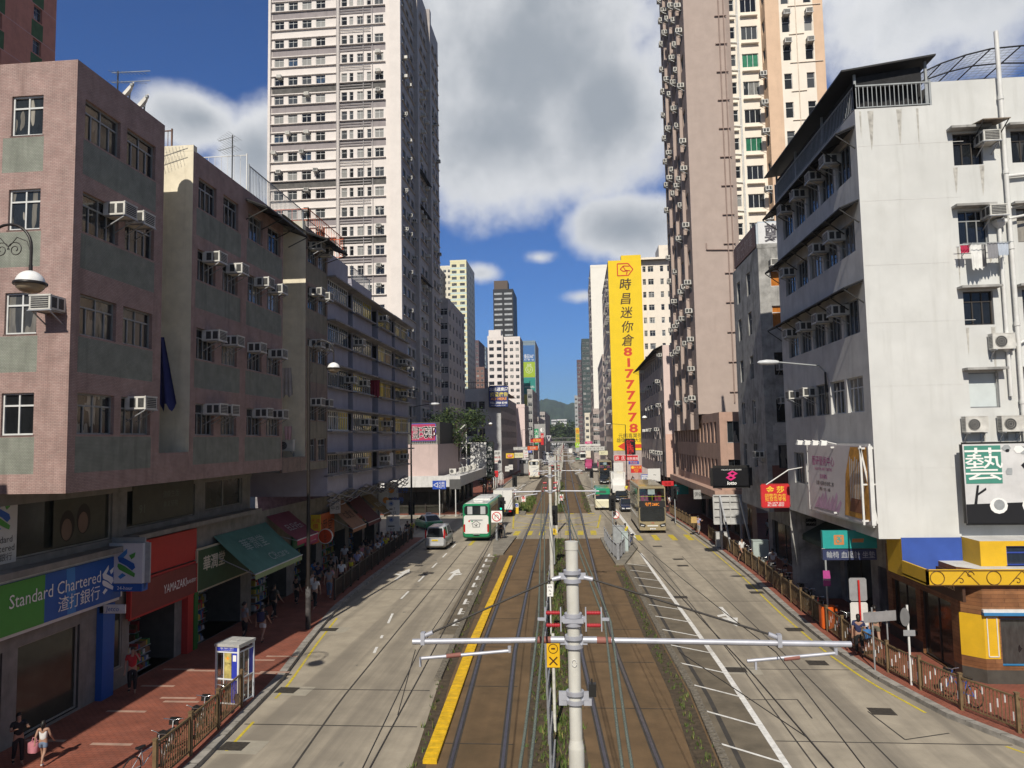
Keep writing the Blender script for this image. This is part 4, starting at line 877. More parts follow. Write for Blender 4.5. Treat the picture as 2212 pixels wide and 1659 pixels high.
for z0, z1 in ((1.08, 2.42),): 
    for x0, x1 in ((XR + .65, XR + .98),):
        for a, b in (((x0, z0), (x1, z0)), ((x1, z0), (x1, z1)), ((x1, z1), (x0, z1)), ((x0, z1), (x0, z0))): g.bar((a[0], YR - .01, a[1]), (b[0], YR - .01, b[1]), .03)
g.box(XR + .5, 24, YR - .12, YR - .001, 2.62, 2.72); wpart('trim', g, WHITEP, Rr.root); g = MB(); g.box(XR + .5, 24, YR - .16, YR - .001, 2.52, 2.62); wpart('blue_trim', g, SKYB, Rr.root)
Rr.done()
signboard('fascia_sign', 'dark wood restaurant fascia sign with a round leaf emblem', (13.5, 33.6, 2.95), (0, -1, 0), 6.2, .95, M('dark_wood', (.06, .028, .015), .6), [('越棧', 3.2, .3, .5, M('cream_lettering', (.7, .62, .4), .5), {}), ("việt's choicê", 4.9, .3, .26, M('cream_lettering', (.7, .62, .4)), {'maxw': 1.6})], t=.1,
          marks=lambda root, O, U, V, n, w, h: wpart('emblem', MB().prism([(2.0 + .3 * math.cos(k * .3927), .48 + .3 * math.sin(k * .3927)) for k in range(16)], O + n * .002, U, V, n * .02).text('✓', O + U * 2.0 + V * .34, U, V, .3, 1, off=.03), [WHITEP, BLACK], root))
# ---- old grey concrete house
R2 = Bld('grey_concrete_house', 'old grey concrete walk-up with peeling walls between white building and brown tower', 'building', (13, 48.6, 0), [DCONC, PALEP, ROOFM, M('dull_red_render', (.2, .09, .07), .9, .2)])
X2, Y2 = 12.35, 48.6
s2 = [19.0, 16.2, 13.1, 10.0, 7.0]
R2.face((X2, 56.3), E_['W'], 7.7, 4.0, 21.5, [(u, z - .2, 1.0, 1.6, 'two_t', FR_GREY if i != 3 else FR_WHITE, GL_NEAR) for i, z in enumerate(s2) for u in (1.2, 4.3)], .14, 0)
ORW = MG('orange_curtain_glass', [(0, (.45, .16, .03)), (.6, (.5, .08, .05))])
R2.face((X2, Y2), E_['S'], 12, 4.0, 21.5, [(.75, z - .2, 1.9, 1.5, 'three' if i > 1 else 'hk3', FR_WHITE if i < 2 else FR_DARK, ORW if i < 2 else GL_NEAR) for i, z in enumerate(s2)], .14, 0, None, [(.6, 2.8, 9.5, 9.75, 1), (.45, .7, 8, 9.6, 1), (.5, 2.4, 8.45, 9.5, 1), (.3, 3, 4, 7, 3)])
R2.face((14.2, 56.3), E_['W'], 7.7, 0, 4.0, [(1, .2, 5.5, 2.6, 'shop', FR_DARK, GLM)], .2, 0); R2.face((14.2, Y2), E_['S'], 10, 0, 4.0, (), m=0); R2.w.face([(X2, Y2, 4), (X2, 56.3, 4), (24, 56.3, 4), (24, Y2, 4)], 2)
R2.top([(X2, Y2), (24, Y2), (24, 56.3), (X2, 56.3)], 21.2, 2); R2.slab(X2 - .05, 24, Y2 - .02, Y2 + .1, 21.4, 21.7, 0)
R2.done()
ac((13.0, Y2, 20.1), E_['S'], 'pale box air conditioner above the orange curtained window of the grey house'); ac((13.2, Y2, 13.2), E_['S'], 'dark box air conditioner on the grey house beside the street lamp head'); ac((13.2, Y2, 11.0), E_['S'], 'box air conditioner in the dark opening of the grey house'); ac((X2, 49.8, 7.5), E_['W'], 'box air conditioner on the grey house just above the fashion sign')
NAVY = M('dark_slate_lettering', (.09, .085, .10), .6); SKYF = M('pale_blue_sign', (.45, .5, .55), .6, .1)
signboard('rooftop_sign', 'white rooftop sign with slate characters on the grey concrete house', (12.5, 48.9, 21.7), E_['S'], 6, 1.5, M('white_sign_face', (.66, .66, .66), .6, .06), [('鄭氏物業', 3.0, .3, .95, NAVY, {'maxw': 5.4, 'bold': .02})], t=.2, frame=SKYF)
signboard('rooftop_sign', 'weathered brown rooftop sign along the side of the grey concrete house', (12.4, 55.8, 21.7), (0, -1, 0), 6.6, 1.5, M('brown_sign_face', (.22, .13, .11), .7, .2), [('鄭氏物業', 3.3, .3, .9, M('faded_lettering', (.35, .28, .25)), {'maxw': 6})], t=.2, frame=DKMETAL)
# ---- brown tower with cream court and its podium
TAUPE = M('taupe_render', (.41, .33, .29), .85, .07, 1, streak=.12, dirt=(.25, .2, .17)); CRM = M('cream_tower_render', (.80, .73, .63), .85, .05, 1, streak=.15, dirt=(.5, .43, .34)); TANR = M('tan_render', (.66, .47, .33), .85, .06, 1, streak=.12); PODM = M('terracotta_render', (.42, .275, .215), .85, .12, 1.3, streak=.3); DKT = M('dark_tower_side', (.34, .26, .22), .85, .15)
T2 = Bld('brown_tower', 'tall taupe, cream and tan apartment tower on the right side of the street', 'apartment tower', (15, 68, 0), [TAUPE, CRM, TANR, PODM, DKT, ROOFM])
XT, YT = 11.3, 68.0; TOP = 66
T2.face((XT, YT), E_['S'], 3.9, 11.0, TOP); T2.face((XT, YT + 17), E_['W'], 17, 9.6, TOP, [(u, z, 1.5, 1.35, 'three', FR_GREY, GL_FAR) for z in [11.6 + 2.78 * i for i in range(19)] for u in (.5, 2.6, 5.2, 7.3, 9.9, 12.0, 14.4)], .12, 4)
for u in (4.5, 9.2, 13.9): T2.slab(XT - .3, XT + .05, YT + 17 - u - .25, YT + 17 - u + .25, 9.6, TOP, 0)
T2.face((15.2, YT), (.85, .55), .6, 9, TOP); T2.face((15.6, YT + 1.1), E_['S'], 3.2, 9, TOP, [q for i in range(20) for q in ((.15, 11.3 + 2.78 * i, .55, 1.15, 'bath', FR_WHITE, GL_FAR), (1.3, 11.1 + 2.78 * i, 1.55, 1.35, 'three', FR_WHITE, GL_FAR if i not in (9, 12) else GL_GREEN))], .12, 1)
for i in range(20): T2.slab(16.85, 18.5, YT + .78, YT + 1.099, 10.6 + 2.78 * i, 10.67 + 2.78 * i, 1); T2.slab(15.62, 16.3, YT + .8, YT + 1.099, 10.3 + 2.78 * i, 10.36 + 2.78 * i, 1)
T2.face((18.8, YT + 1.1), E_['W'], 1.6, 9, TOP, [(.3, 11.2 + 2.78 * i, .9, 1.2, 'two', FR_GREY, GL_FAR) for i in range(20)], .12, 2)
T2.face((18.8, YT - .5), E_['S'], 5.3, 9, TOP, [q for i in range(20) for q in ((1.5, 10.7 + 2.78 * i, .72, 1.5, 'bath', FR_WHITE, GL_FAR), (3.55, 10.7 + 2.78 * i, .72, 1.5, 'bath', FR_WHITE, GL_FAR))], .12, 2, None, [(1.3, 4.4, 9, TOP, 1)])
T2.face((24.1, YT - .5), (0, 1), 12, 9, TOP, m=2); T2.top([(XT, YT), (24, YT), (24, YT + 17), (XT, YT + 17)], TOP, 5); T2.face((24, YT + 17), E_['N'], 12.7, 0, TOP, m=4)
# podium
T2.face((11.6, 86), E_['W'], 26, 4.4, 10.9, [(u, z, 1.0, 1.75, 'two', FR_GREY, GL_NEAR) for z in (5.3, 8.4) for u in [.8 + 1.75 * k for k in range(14)]], .18, 3); T2.face((11.6, 60), E_['S'], 8.5, 4.4, 10.9, [(u, z, 1.0, 1.75, 'two', FR_GREY, GL_NEAR) for z in (5.3, 8.4) for u in (.6, 2.4, 4.2)], .18, 3)
T2.top([(11.6, 60), (24, 60), (24, 86), (11.6, 86)], 10.9, 5); T2.face((14, 86), E_['W'], 27, 0, 4.4, [(u, .2, 3.4, 2.8, 'shop', FR_DARK, GLM) for u in (1, 5.2, 9.4, 13.6, 17.8, 22)], .2, 4)
T2.slab(10.9, 14.2, 59.3, 87, 4.0, 4.6, 3)
T2.done(False)
random.seed(33)
for i in range(19):
    for k, u in enumerate((2.0, 4.4, 6.8, 9.2, 11.7, 14.2)):
        if random.random() < .62: ac((XT - random.choice((0, .0)), YT + u + random.uniform(-.3, .3), 12.4 + 2.78 * i), E_['W'], f"air conditioner on brown tower street side, {ORD[i + 1]} floor above podium, {ORD[k + 1]} bay")
    if random.random() < .6: ac((18.8, YT + .3, 12.3 + 2.78 * i), E_['W'], f"air conditioner in the brown tower's cream court, {ORD[i + 1]} floor above podium")
    if i in (3, 8, 12, 13, 16): ac((20.35, YT - .5, 12.2 + 2.78 * i), E_['S'], f"air conditioner on the brown tower's tan wing, {ORD[i + 1]} floor, left window"); ac((22.4, YT - .5, 12.2 + 2.78 * i), E_['S'], f"box air conditioner on the tan wing of the brown tower, {ORD[i + 1]} floor, right window")
def pipes(label, lines, r_, mat, name='drain_pipe'):
    p0 = Vector(lines[0][0]); r = thing(name, label, 'pipe', p0); g = MB()
    for l in lines: g.tube(l, r_, 6)
    wpart('pipe', g, mat, r)
PTA = M('taupe_pipe', (.3, .22, .19), .6, .1)
pipes('pair of taupe drain pipes with branches down the taupe face of the tower', [[(14.6, YT - .1, 12), (14.6, YT - .1, TOP)], [(15.05, YT - .1, 11), (15.05, YT - .1, TOP)]] + [[(14.2, YT - .1, z), (15.3, YT - .1, z)] for z in [13 + 2.78 * i for i in range(19)]] + [[(12.6, YT - .1, 26.4), (15, YT - .1, 26.3)], [(12.6, YT - .1, 26.4), (12.6, YT - .1, 27)]], .06, PTA)
pipes('white drain pipes with branches down the cream court of the tower', [[(16.5, YT + 1, 10), (16.5, YT + 1, TOP)], [(16.62, YT + 1, 10), (16.62, YT + 1, TOP)]] + [[(15.7, YT + 1, z), (16.6, YT + 1, z - .1)] for z in [10.9 + 2.78 * i for i in range(19)]], .05, PIPEW)
pipes('thin drain pipe with branches between the windows of the tan wing', [[(21.6, YT - .55, 10), (21.6, YT - .55, TOP)]] + [[(20.9, YT - .55, z), (23.9 if i % 2 else 22.3, YT - .55, z + .05)] for i, z in enumerate([13.2 + 2.78 * i for i in range(18)])], .04, M('cream_pipe', (.7, .6, .5), .6))
# ---- pink building past the tower
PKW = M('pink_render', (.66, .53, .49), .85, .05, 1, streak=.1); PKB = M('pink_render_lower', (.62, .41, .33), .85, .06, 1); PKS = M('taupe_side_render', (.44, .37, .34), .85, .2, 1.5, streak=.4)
R4 = Bld('pink_end_wall_building', 'low building with a blank pale pink end wall past the brown tower', 'building', (13, 91, 0), [PKW, PKS, PKB, ROOFM])
R4.face((11.0, 91), E_['S'], 9, 4, 20.4, (), m=0, panels=[(0, 9, 4, 9.3, 2)]); R4.face((11.0, 125), E_['W'], 34, 4, 20.4, [(u, z, 1.7, 1.5, 'three', FR_GREY, GL_FAR) for z in (5.6, 8.7, 11.8, 14.9, 18.0) for u in [.8 + 3.0 * k for k in range(11)]], .14, 1)
R4.top([(11, 91), (22, 91), (22, 125), (11, 125)], 20.3, 3); R4.face((13.5, 125), E_['W'], 34, 0, 4, [(u, .2, 3.6, 2.8, 'shop', FR_DARK, GLM) for u in (1, 5.5, 10, 14.5, 19, 23.5, 28)], .2, 1); R4.w.face([(11, 91, 4), (11, 125, 4), (22, 125, 4), (22, 91, 4)], 3)
R4.done(False)
canopy('thin black eaves awning along the roof edge of the pink end wall building', 91.2, 124, 11, 9.9, 20.4, 19.9, BLK)
for i, z in enumerate((18.6, 15.5, 12.4, 9.3, 6.2)):
    for k, y in enumerate((92.6, 95.6, 98.6, 101.6, 106, 110, 116)):
        if random.random() < .6: ac((11, y, z + .5), E_['W'], f"air conditioner beyond the pink end wall, {ORD[i + 1]} row down, {ORD[k + 1]} bay")
# ================================================================== TOWERS AND FAR ROWS
def fblock(label, xl, xr, ytop, Y, depth, wall, side=None, sidemat=None, fh=2.8, nS=4, nE=6, z0=0., ww=1.4, wh=1.3, cat='apartment block', name='apartment_block', styS='two_t', styE='three', fmS=FR_WHITE, fmE=FR_GREY, glS=GL_FAR, base=1, bands=None, lim=100, top=None, skip=(), blankS=False, first=2.0):
    """a block whose front stands at depth Y between photo columns xl and xr; its street side (E or W) runs `depth` metres on"""
    a, b = atY(xl, ytop, Y), atY(xr, ytop, Y); x0, x1, zt = a.x, b.x, (a.z + b.z) / 2
    mats = [wall, sidemat or wall, ROOFM] + ([bands] if bands else [])
    q = Bld(name, label, cat, ((x0 + x1) / 2, Y, 0), mats); nf = int((zt - z0 - first - .8) / fh); zs = [zt - 1.0 - wh - fh * i for i in range(nf)]; W = x1 - x0
    ws = [] if blankS else [((k + .5) * W / nS - ww / 2, z, ww, wh, styS, fmS, glS) for z in zs for k in range(nS) if (k not in skip)]
    q.face((x0, Y), E_['S'], W, 0, zt, ws, .12, 0, None, [(0, W, z - .95, z - .12, 3) for z in zs] if bands else ())
    es = [((k + .5) * depth / nE - .75, z, 1.5, wh, styE, fmE, GL_FAR) for z in zs for k in range(nE)]
    if side == 'E': q.face((x1, Y), E_['E'], depth, 0, zt, es, .12, 1)
    else: q.face((x1, Y), E_['E'], depth, 0, zt, m=1)
    if side == 'W': q.face((x0, Y + depth), E_['W'], depth, 0, zt, es, .12, 1)
    else: q.face((x0, Y + depth), E_['W'], depth, 0, zt, m=1)
    q.face((x1, Y + depth), E_['N'], W, 0, zt, m=1); q.top([(x0, Y), (x1, Y), (x1, Y + depth), (x0, Y + depth)], zt - .01, 2)
    q.slab(x0 - .05, x1 + .05, Y - .05, Y + .2, zt - .02, zt + .9, 0); q.slab(x1 - .2, x1 + .05, Y + .2, Y + depth, zt - .02, zt + .9, 1); q.slab(x0 - .05, x0 + .2, Y + .2, Y + depth, zt - .02, zt + .9, 1)
    q.info = (x0, x1, Y, depth, zt, zs); q.done(False, lim); return q
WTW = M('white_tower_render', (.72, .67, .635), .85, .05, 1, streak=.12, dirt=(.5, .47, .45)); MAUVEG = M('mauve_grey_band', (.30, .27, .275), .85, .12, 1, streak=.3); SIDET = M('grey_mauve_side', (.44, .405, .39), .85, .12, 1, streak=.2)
# ---- the tall white tower on the left
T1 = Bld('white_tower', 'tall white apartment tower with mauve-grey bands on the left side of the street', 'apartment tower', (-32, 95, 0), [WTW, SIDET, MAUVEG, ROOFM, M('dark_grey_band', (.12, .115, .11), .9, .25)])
xa, xb = atY(579, 450, 95).x, atY(868, 450, 95).x; xm = atY(733, 450, 95).x; zt1 = 80.; fh1 = 2.74; zs1 = [75.6 - fh1 * i for i in range(25)]
W1 = xb - xa; wS = []; pn = []
for i, z in enumerate(zs1):
    d = 4 if i in (11, 14, 6) else 2 if i % 7 in (0, 1, 2, 4, 6) else 0
    for k in range(4): wS.append((.8 + k * 2.0, z, 1.35, 1.3, 'two_t', FR_WHITE, GL_FAR if (i * 7 + k) % 9 else GL_BLUE))
    for u, w in ((xm - xa + .3, .8), (xm - xa + 1.45, .55), (xm - xa + 2.55, .95), (xm - xa + 3.95, .6), (xm - xa + 5.05, 1.25)): wS.append((u, z, w, 1.3, 'bath' if w < .9 else 'two_t', FR_WHITE, GL_FAR))
    pn += [(.45, xm - xa - .35, z - 1.15, z - .2, d), (xm - xa - .1, xm - xa + 6.6, z - 1.15, z - .2, 2 if d != 4 else 4)] if d else []
T1.face((xa, 95), E_['S'], W1, 4, zt1, wS, .14, 0, None, pn)
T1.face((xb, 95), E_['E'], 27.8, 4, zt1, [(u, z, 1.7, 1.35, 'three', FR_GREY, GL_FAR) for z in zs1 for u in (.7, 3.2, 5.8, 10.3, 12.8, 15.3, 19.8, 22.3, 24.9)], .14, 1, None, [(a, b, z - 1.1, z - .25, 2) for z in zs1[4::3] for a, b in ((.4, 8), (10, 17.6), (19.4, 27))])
for u in (8.3, 17.9): T1.slab(xb - .05, xb + .55, 95 + u, 95 + u + 1.1, 4, zt1 + .3, 1)
for z in zs1:
    T1.slab(xa + .3, xm - .3, 94.72, 95, z - .16, z - .06, 0); T1.slab(xm + 0, xm + 6.6, 94.72, 95, z - .16, z - .06, 0); T1.slab(xa + .3, xm - .3, 94.8, 95, z + 1.36, z + 1.44, 0); T1.slab(xb, xb + .22, 95.3, 103, z - .16, z - .08, 1); T1.slab(xb, xb + .22, 104.6, 112.6, z - .16, z - .08, 1); T1.slab(xb, xb + .22, 114.2, 122.4, z - .16, z - .08, 1)
T1.slab(xa, xa + .35, 94.6, 95.01, 4, zt1, 0); T1.slab(xm - .2, xm + .1, 94.55, 95.01, 4, zt1, 0); T1.slab(xb - 1.5, xb + .05, 94.5, 95.02, 4, zt1, 0)
T1.top([(xa, 95), (xb, 95), (xb, 122.8), (xa, 122.8)], zt1, 3); T1.face((xa, 122.8), (0, -1), 27.8, 0, zt1, m=1); T1.face((xb, 122.8), E_['N'], W1, 0, zt1, m=1)
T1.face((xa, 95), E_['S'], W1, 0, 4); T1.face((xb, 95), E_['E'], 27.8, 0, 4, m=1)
T1.done(False)
pipes('bundle of thin white and grey drain pipes down the middle of the white tower', [[(xm - .25 + k * .22, 94.5, 5), (xm - .25 + k * .22, 94.5, zt1)] for k in (0, 1)] + [[(xm + 3.45, 94.9, 5), (xm + 3.45, 94.9, zt1)], [(xm + 4.75, 94.9, 5), (xm + 4.75, 94.9, zt1)]] + [[(xm + .1, 94.85, z + q), (xm + 4.5, 94.85, z + q)] for z in zs1 for q in (-.55, -.95)], .05, M('grey_pipe', (.42, .4, .4), .6))
random.seed(41)
for i, z in enumerate(zs1):
    for k in range(4):
        if random.random() < .34 and i > 4: ac((xa + .85 + k * 2.0 + random.choice((-.25, .45)), 95, z + 1.0), E_['S'], f"air conditioner on white tower sunny face, {ORD[i + 1]} row down, {ORD[k + 1]} window column")
    if random.random() < .4 and i > 4: ac((xm + 5.3, 95, z + 1.0), E_['S'], f"air conditioner on white tower sunny face, {ORD[i + 1]} row down, nearest the corner")
    for k, u in enumerate((1.2, 3.8, 6.4, 10.8, 13.4, 16.0, 20.2, 22.9, 25.5)):
        if random.random() < .5 and i > 3: ac((xb, 95 + u, z + .85), E_['E'], f"air conditioner on white tower shaded side, {ORD[i + 1]} row down, {ORD[k + 1]} bay")
for i in (10, 12, 16): canopy(f"small black window awning high on the white tower's shaded side, {('upper', 'middle', 'lower')[(10, 12, 16).index(i)]} one", 104.8, 112.4, xb, xb + .8, zs1[i] + 2.0, zs1[i] + 1.6, BLK, name='window_awning')
# ---- background of the left row
salmon = M('salmon_render', (.50, .215, .16), .85, .12, 1.2, streak=.2); green_ = M('green_spandrel', (.055, .12, .05), .8, .2)
S0 = Bld('salmon_tower', 'salmon and pink apartment tower with green window bays rising behind the pink corner building', 'apartment tower', (-40, 40, 0), [salmon, M('dusty_pink_render', (.52, .33, .32), .85), green_, ROOFM])
x1 = atY(121, 60, 57).x; S0.face((x1 - 20, 40), E_['S'], 20, 0, 72, [(u, z, 1.2, 1.2, 'two_t', FR_GREY, GL_FAR) for z in [18.9 + 2.9 * k for k in range(17)] for u in (17.6, 14.4, 11)], .2, 0, None, [(17.3, 19.0, z - 1.3, z - .1, 2) for z in [18.9 + 2.9 * k for k in range(17)]] + [(0, 20, z - 1.75, z - 1.35, 1) for z in [18.9 + 2.9 * k for k in range(17)]])
S0.face((x1, 40), E_['E'], 17, 0, 72, [(u, z, .95, 1.25, 'two_t', FR_GREY, GL_FAR) for z in [18.9 + 2.9 * k for k in range(17)] for u in (10.2, 14.4)], .2, 0, None, [q for z in [18.9 + 2.9 * k for k in range(17)] for q in ((10.0, 11.4, z - 1.55, z - .1, 2), (14.2, 15.5, z - 1.55, z - .1, 2), (0, 17, z + 1.3, z + 1.36, 1))]); S0.top([(x1 - 20, 40), (x1, 40), (x1, 57), (x1 - 20, 57)], 72, 3); S0.slab(x1 - 3.4, x1 - 2.9, 39.6, 40, 0, 72, 0)
for z in [17.6 + 2.9 * k for k in range(17)]: S0.slab(x1 - 9, x1 - 3.4, 38.9, 40, z, z + .9, 2)
S0.done(False); canopy('green awning on a balcony of the salmon tower', 38.6, 40, x1 - 9, x1 - 3.6, 23.6, 23.0, M('green_awning', (.03, .09, .04), .7))
BEIGE = M('beige_tower_render', (.70, .66, .55), .85, .06, .6); LEM = M('pale_lemon_render', (.74, .70, .45), .85, .05, .6); MINT = M('pale_mint_band', (.55, .66, .62), .8, .05, .6); PURP = M('purple_brown_tower', (.13, .085, .095), .85, .15); DGREEN = M('dark_green_tower', (.06, .085, .085), .8, .15); BLACKT = M('black_tower_cladding', (.014, .015, .019), .55, .2); PALEW = M('pale_far_render', (.62, .62, .62), .85, .05)
fblock('narrow grey-mauve tower just behind the white tower', 930, 968, 655, 135, 20, SIDET, 'E', SIDET, nS=2, nE=5, cat='apartment tower', lim=60)
fblock('tall beige tower farther back left, behind its lemon neighbour', 946, 985, 578, 330, 24, BEIGE, 'E', nS=4, nE=4, cat='apartment tower', lim=60)
q = fblock('tall pale lemon tower with mint window bays, left of the street', 972, 1007, 566, 312, 26, LEM, 'E', BEIGE, nS=2, nE=5, ww=2.2, cat='apartment tower', bands=MINT, styS='four', lim=90)
fblock('mauve tower standing at the left edge of the white tower far off', 931, 944, 575, 300, 20, SIDET, 'E', nS=1, nE=3, cat='apartment tower', lim=40)
fblock('dark purple far tower between lemon tower and white block', 1019, 1034, 738, 450, 30, PURP, 'E', nS=2, nE=3, cat='apartment tower', lim=60)
fblock('blue-grey far tower between lemon tower and white block', 1034, 1050, 752, 520, 30, M('blue_grey_tower', (.18, .23, .28), .8), 'E', nS=3, nE=3, cat='apartment tower', lim=60)
fblock('low maroon block at the foot of the far purple tower', 1018, 1046, 796, 430, 20, M('maroon_render', (.22, .13, .11), .85), 'E', nS=3, nE=3, lim=40)
fblock('slim black office tower with rows of white windows', 1065, 1108, 628, 386, 26, BLACKT, 'E', BLACKT, fh=2.85, nS=2, nE=6, ww=4.2, wh=1.1, styS='four', fmS=FR_WHITE, glS=M('pale_blind_glass', (.40, .42, .44), .3, .3, .5), cat='office tower', name='office_tower', lim=70)
p = atY(1068, 628, 390); g = MB(); g.box(p.x, p.x + 7.5, 388, 397, p.z, p.z + 5.0); g.build('lift_tower_box', M('brown_plant_room', (.12, .09, .07), .8), label='brown plant room box on the roof of the black office tower', cat='plant room')
fblock('bright white stepped apartment block in front of the black tower, left wing', 1053, 1086, 730, 290, 14, WTW, 'E', WTW, nS=2, nE=3, ww=1.9, wh=1.4, fmS=FR_DARK, styS='two_t', lim=60)
fblock('bright white stepped apartment block in front of the black tower, right wing', 1086, 1123, 732, 294, 18, WTW, 'E', SIDET, nS=3, nE=4, lim=70)
p = atY(1056, 714, 293); g = MB(); g.box(p.x, p.x + 5, 292, 297, atY(1056, 732, 293).z, p.z); g.build('lift_tower_box', WTW, label='white stair box on the roof of the bright white stepped block', cat='plant room')
SGN = fblock('advertisement-clad narrow tower with blue, green and teal panels', 1128, 1156, 740, 330, 30, M('slate_blue_cladding', (.2, .27, .33), .7), 'E', SIDET, nS=1, nE=7, blankS=True, lim=60)
x0, x1, yy, _, zt, _ = SGN.info; w = x1 - x0
def adpanel(label, v0, v1, mt, lines): signboard('wall_advert', label, (x0 + .3, yy - .05, v0), E_['S'], w - .6, v1 - v0, mt, lines, t=.1, cat='advert', group='adverts on the narrow tower')
ADB, ADG, ADT, ADY = M('advert_blue', (.05, .16, .40), .6), M('advert_lime', (.32, .46, .03), .6), M('advert_teal', (.02, .24, .21), .6), M('advert_olive_yellow', (.42, .42, .07), .6)
zz = lambda y: atY(1140, y, yy).z
adpanel('blue wall advert at the top of the narrow tower', zz(781), zz(746), ADB, [('優品360°', w / 2 - .3, 1.6, 1.6, WHITE, {'maxw': w - 1.4}), ('零食・糖果・飲品', w / 2 - .3, .5, .6, WHITE, {'maxw': w - 1.4})])
adpanel('lime green wall advert in the middle of the narrow tower', zz(815), zz(782), ADG, [('☺', w / 2 - .3, 2.4, 2.4, WHITE, {}), ('天然', w / 2 - .3, 5.3, .8, WHITE, {})]); adpanel('teal wall advert under the lime one on the narrow tower', zz(850), zz(816), ADT, [('POWERS', w / 2 - .3, 2.5, 1.0, WHITE, {'maxw': w - 1.6})]); adpanel('olive yellow wall advert lowest on the narrow tower', zz(893), zz(852), ADY, [('/ / /', w / 2, 2, 1.4, BLACK, {})])
# ---- low podium with the property sign, grey house, pink house ...
MAU = M('mauve_render', (.52, .41, .385), .85, .06, 1, streak=.22)
P1 = Bld('mauve_podium_building', 'low mauve corner building with white canopy band across the side street', 'building', (-20, 86.8, 0), [MAU, M('white_canopy_band', (.62, .61, .59), .8, .1, 2, streak=.4), DARKW, ROOFM])
xq = atY(946, 990, 87.5).x; P1.face((-34, 87.5), E_['S'], 34 + xq, 4.2, 8.6, m=0); P1.face((xq, 87.5), E_['E'], 18, 4.2, 8.6, m=0); P1.top([(-34, 87.5), (xq, 87.5), (xq, 105.5), (-34, 105.5)], 8.5, 3)
P1.slab(-34, -13.9, 85.7, 87.49, 3.5, 4.75, 1); P1.slab(-16.2, -13.9, 87.49, 112, 3.5, 4.75, 1); P1.face((-34, 88.2), E_['S'], 17.5, 0, 3.6, [(u, .2, 3.2, 2.6, 'shop', FR_DARK, GLM) for u in (3, 7, 11, 14.2)], .2, 2); P1.face((-16.5, 88.2), E_['E'], 26, 0, 3.6, [(u, .2, 3.4, 2.6, 'shop', FR_DARK, GLM) for u in (1, 5, 9, 13, 17, 21)], .2, 2)
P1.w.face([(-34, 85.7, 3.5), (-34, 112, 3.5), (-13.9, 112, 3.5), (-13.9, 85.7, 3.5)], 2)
P1.slab(-25, -17.2, 90.5, 100, 8.5, 11.4, 2)
P1.done(False)
PURS = M('crimson_sign_face', (.40, .04, .10), .6, .1); BRD = M('blue_border', (.06, .10, .5), .6)
o_ = atY(891, 952, 87.8)
signboard('property_sign', 'crimson property agency sign with blue border over the mauve building', (o_.x, 87.3, o_.z), E_['S'], 2.95, 2.0, PURS, [('鄭', 2.35, .4, 1.15, WHITE, {'bold': .025}), ('氏', 1.4, .4, 1.15, WHITE, {'bold': .025}), ('物', .5, 1.05, .62, WHITE, {'bold': .025}), ('業', .5, .22, .62, WHITE, {'bold': .025}), ('鄭', 2.35, .4, 1.15, BLACK, {'off': .014}), ('氏', 1.4, .4, 1.15, BLACK, {'off': .014}), ('物', .5, 1.05, .62, BLACK, {'off': .014}), ('業', .5, .22, .62, BLACK, {'off': .014})], frame=BRD)
rails('white lattice fence along the roof edge below the property sign', [(-20.3, 87.45), (xq - .1, 87.45)], 1.05, 8.6, WHITEP, step=.22)
for i in range(9):
    ac((-14.9 if i else -15.6, 88.5 + i * 1.9, 4.95), E_['S'] if i % 3 == 0 else E_['E'], f"white outdoor fan unit standing on the white canopy band, {ORD[i + 1]} from its corner", 'split')
GREYB = M('pale_grey_render', (.43, .435, .44), .85, .12, 1, streak=.35, dirt=(.2, .2, .21))
GB = Bld('grey_walkup', 'pale grey walk-up house with a blue billboard on its roof corner', 'building', (-22, 160, 0), [GREYB, PKS, ROOFM])
xl, xr = atY(935, 830, 160).x, atY(1081, 830, 160).x; W = xr - xl; zt = atY(1010, 840, 160).z
GB.face((xl, 160), E_['S'], W, 0, zt, [(u, z, 1.3, 1.7, 'two_t', FR_DARK, GL_FAR) for z in (zt - 4.6, zt - 7.6, zt - 10.6, zt - 13.6) for u in (1.8, 5.6, 7.4, 8.6, 10.4)], .14); GB.face((xr, 160), E_['E'], 42, 0, zt - 1.5, [(1 + 2.6 * k, z, 1.6, 1.4, 'three', FR_GREY, GL_FAR) for k in range(15) for z in (zt - 5, zt - 8, zt - 11, zt - 14)], .14, 1)
GB.top([(xl, 160), (xr, 160), (xr, 202), (xl, 202)], zt - .02, 2); x5 = atY(960, 830, 160).x; GB.face((x5, 159.8), E_['S'], 2.9, zt - 4.5, zt + 2.6, [(.9, zt - .2, 1.1, 1.0, 'one', FR_DARK, GL_FAR), (.9, zt - 3.6, 1.1, 1.0, 'one', FR_DARK, GL_FAR)]); GB.slab(x5 - .01, x5 + 2.91, 159.81, 163, zt - .1, zt + 2.6, 0)
GB.done(False); rails('dark railing along the roof of the grey walk-up', [(x5 + 3, 160.2), (xr - 2.5, 160.2)], 1.4, zt, DKMETAL, step=.5, t=.05)
pipes('white drain pipes bending across the front of the grey walk-up', [[(xl + 2.6, 159.85, zt - 1), (xl + 2.6, 159.85, zt - 8), (xl + 6, 159.85, zt - 8.4), (xr - 2, 159.85, zt - 8)], [(x5 + 3.1, 159.85, zt), (x5 + 3.1, 159.85, zt - 12)], [(xl + 6.6, 159.85, zt), (xl + 6.6, 159.85, zt - 7.6)]], .06, PIPEW)
DBLU = M('deep_blue_board', (.018, .035, .17), .6, .05); YLET = M('yellow_lettering', (.75, .62, .10), .5); OLET = M('orange_lettering', (.85, .33, .05), .5); GOLD = M('gold_lettering', (.85, .55, .05), .5)
o_ = atY(1057, 879, 158.5); 
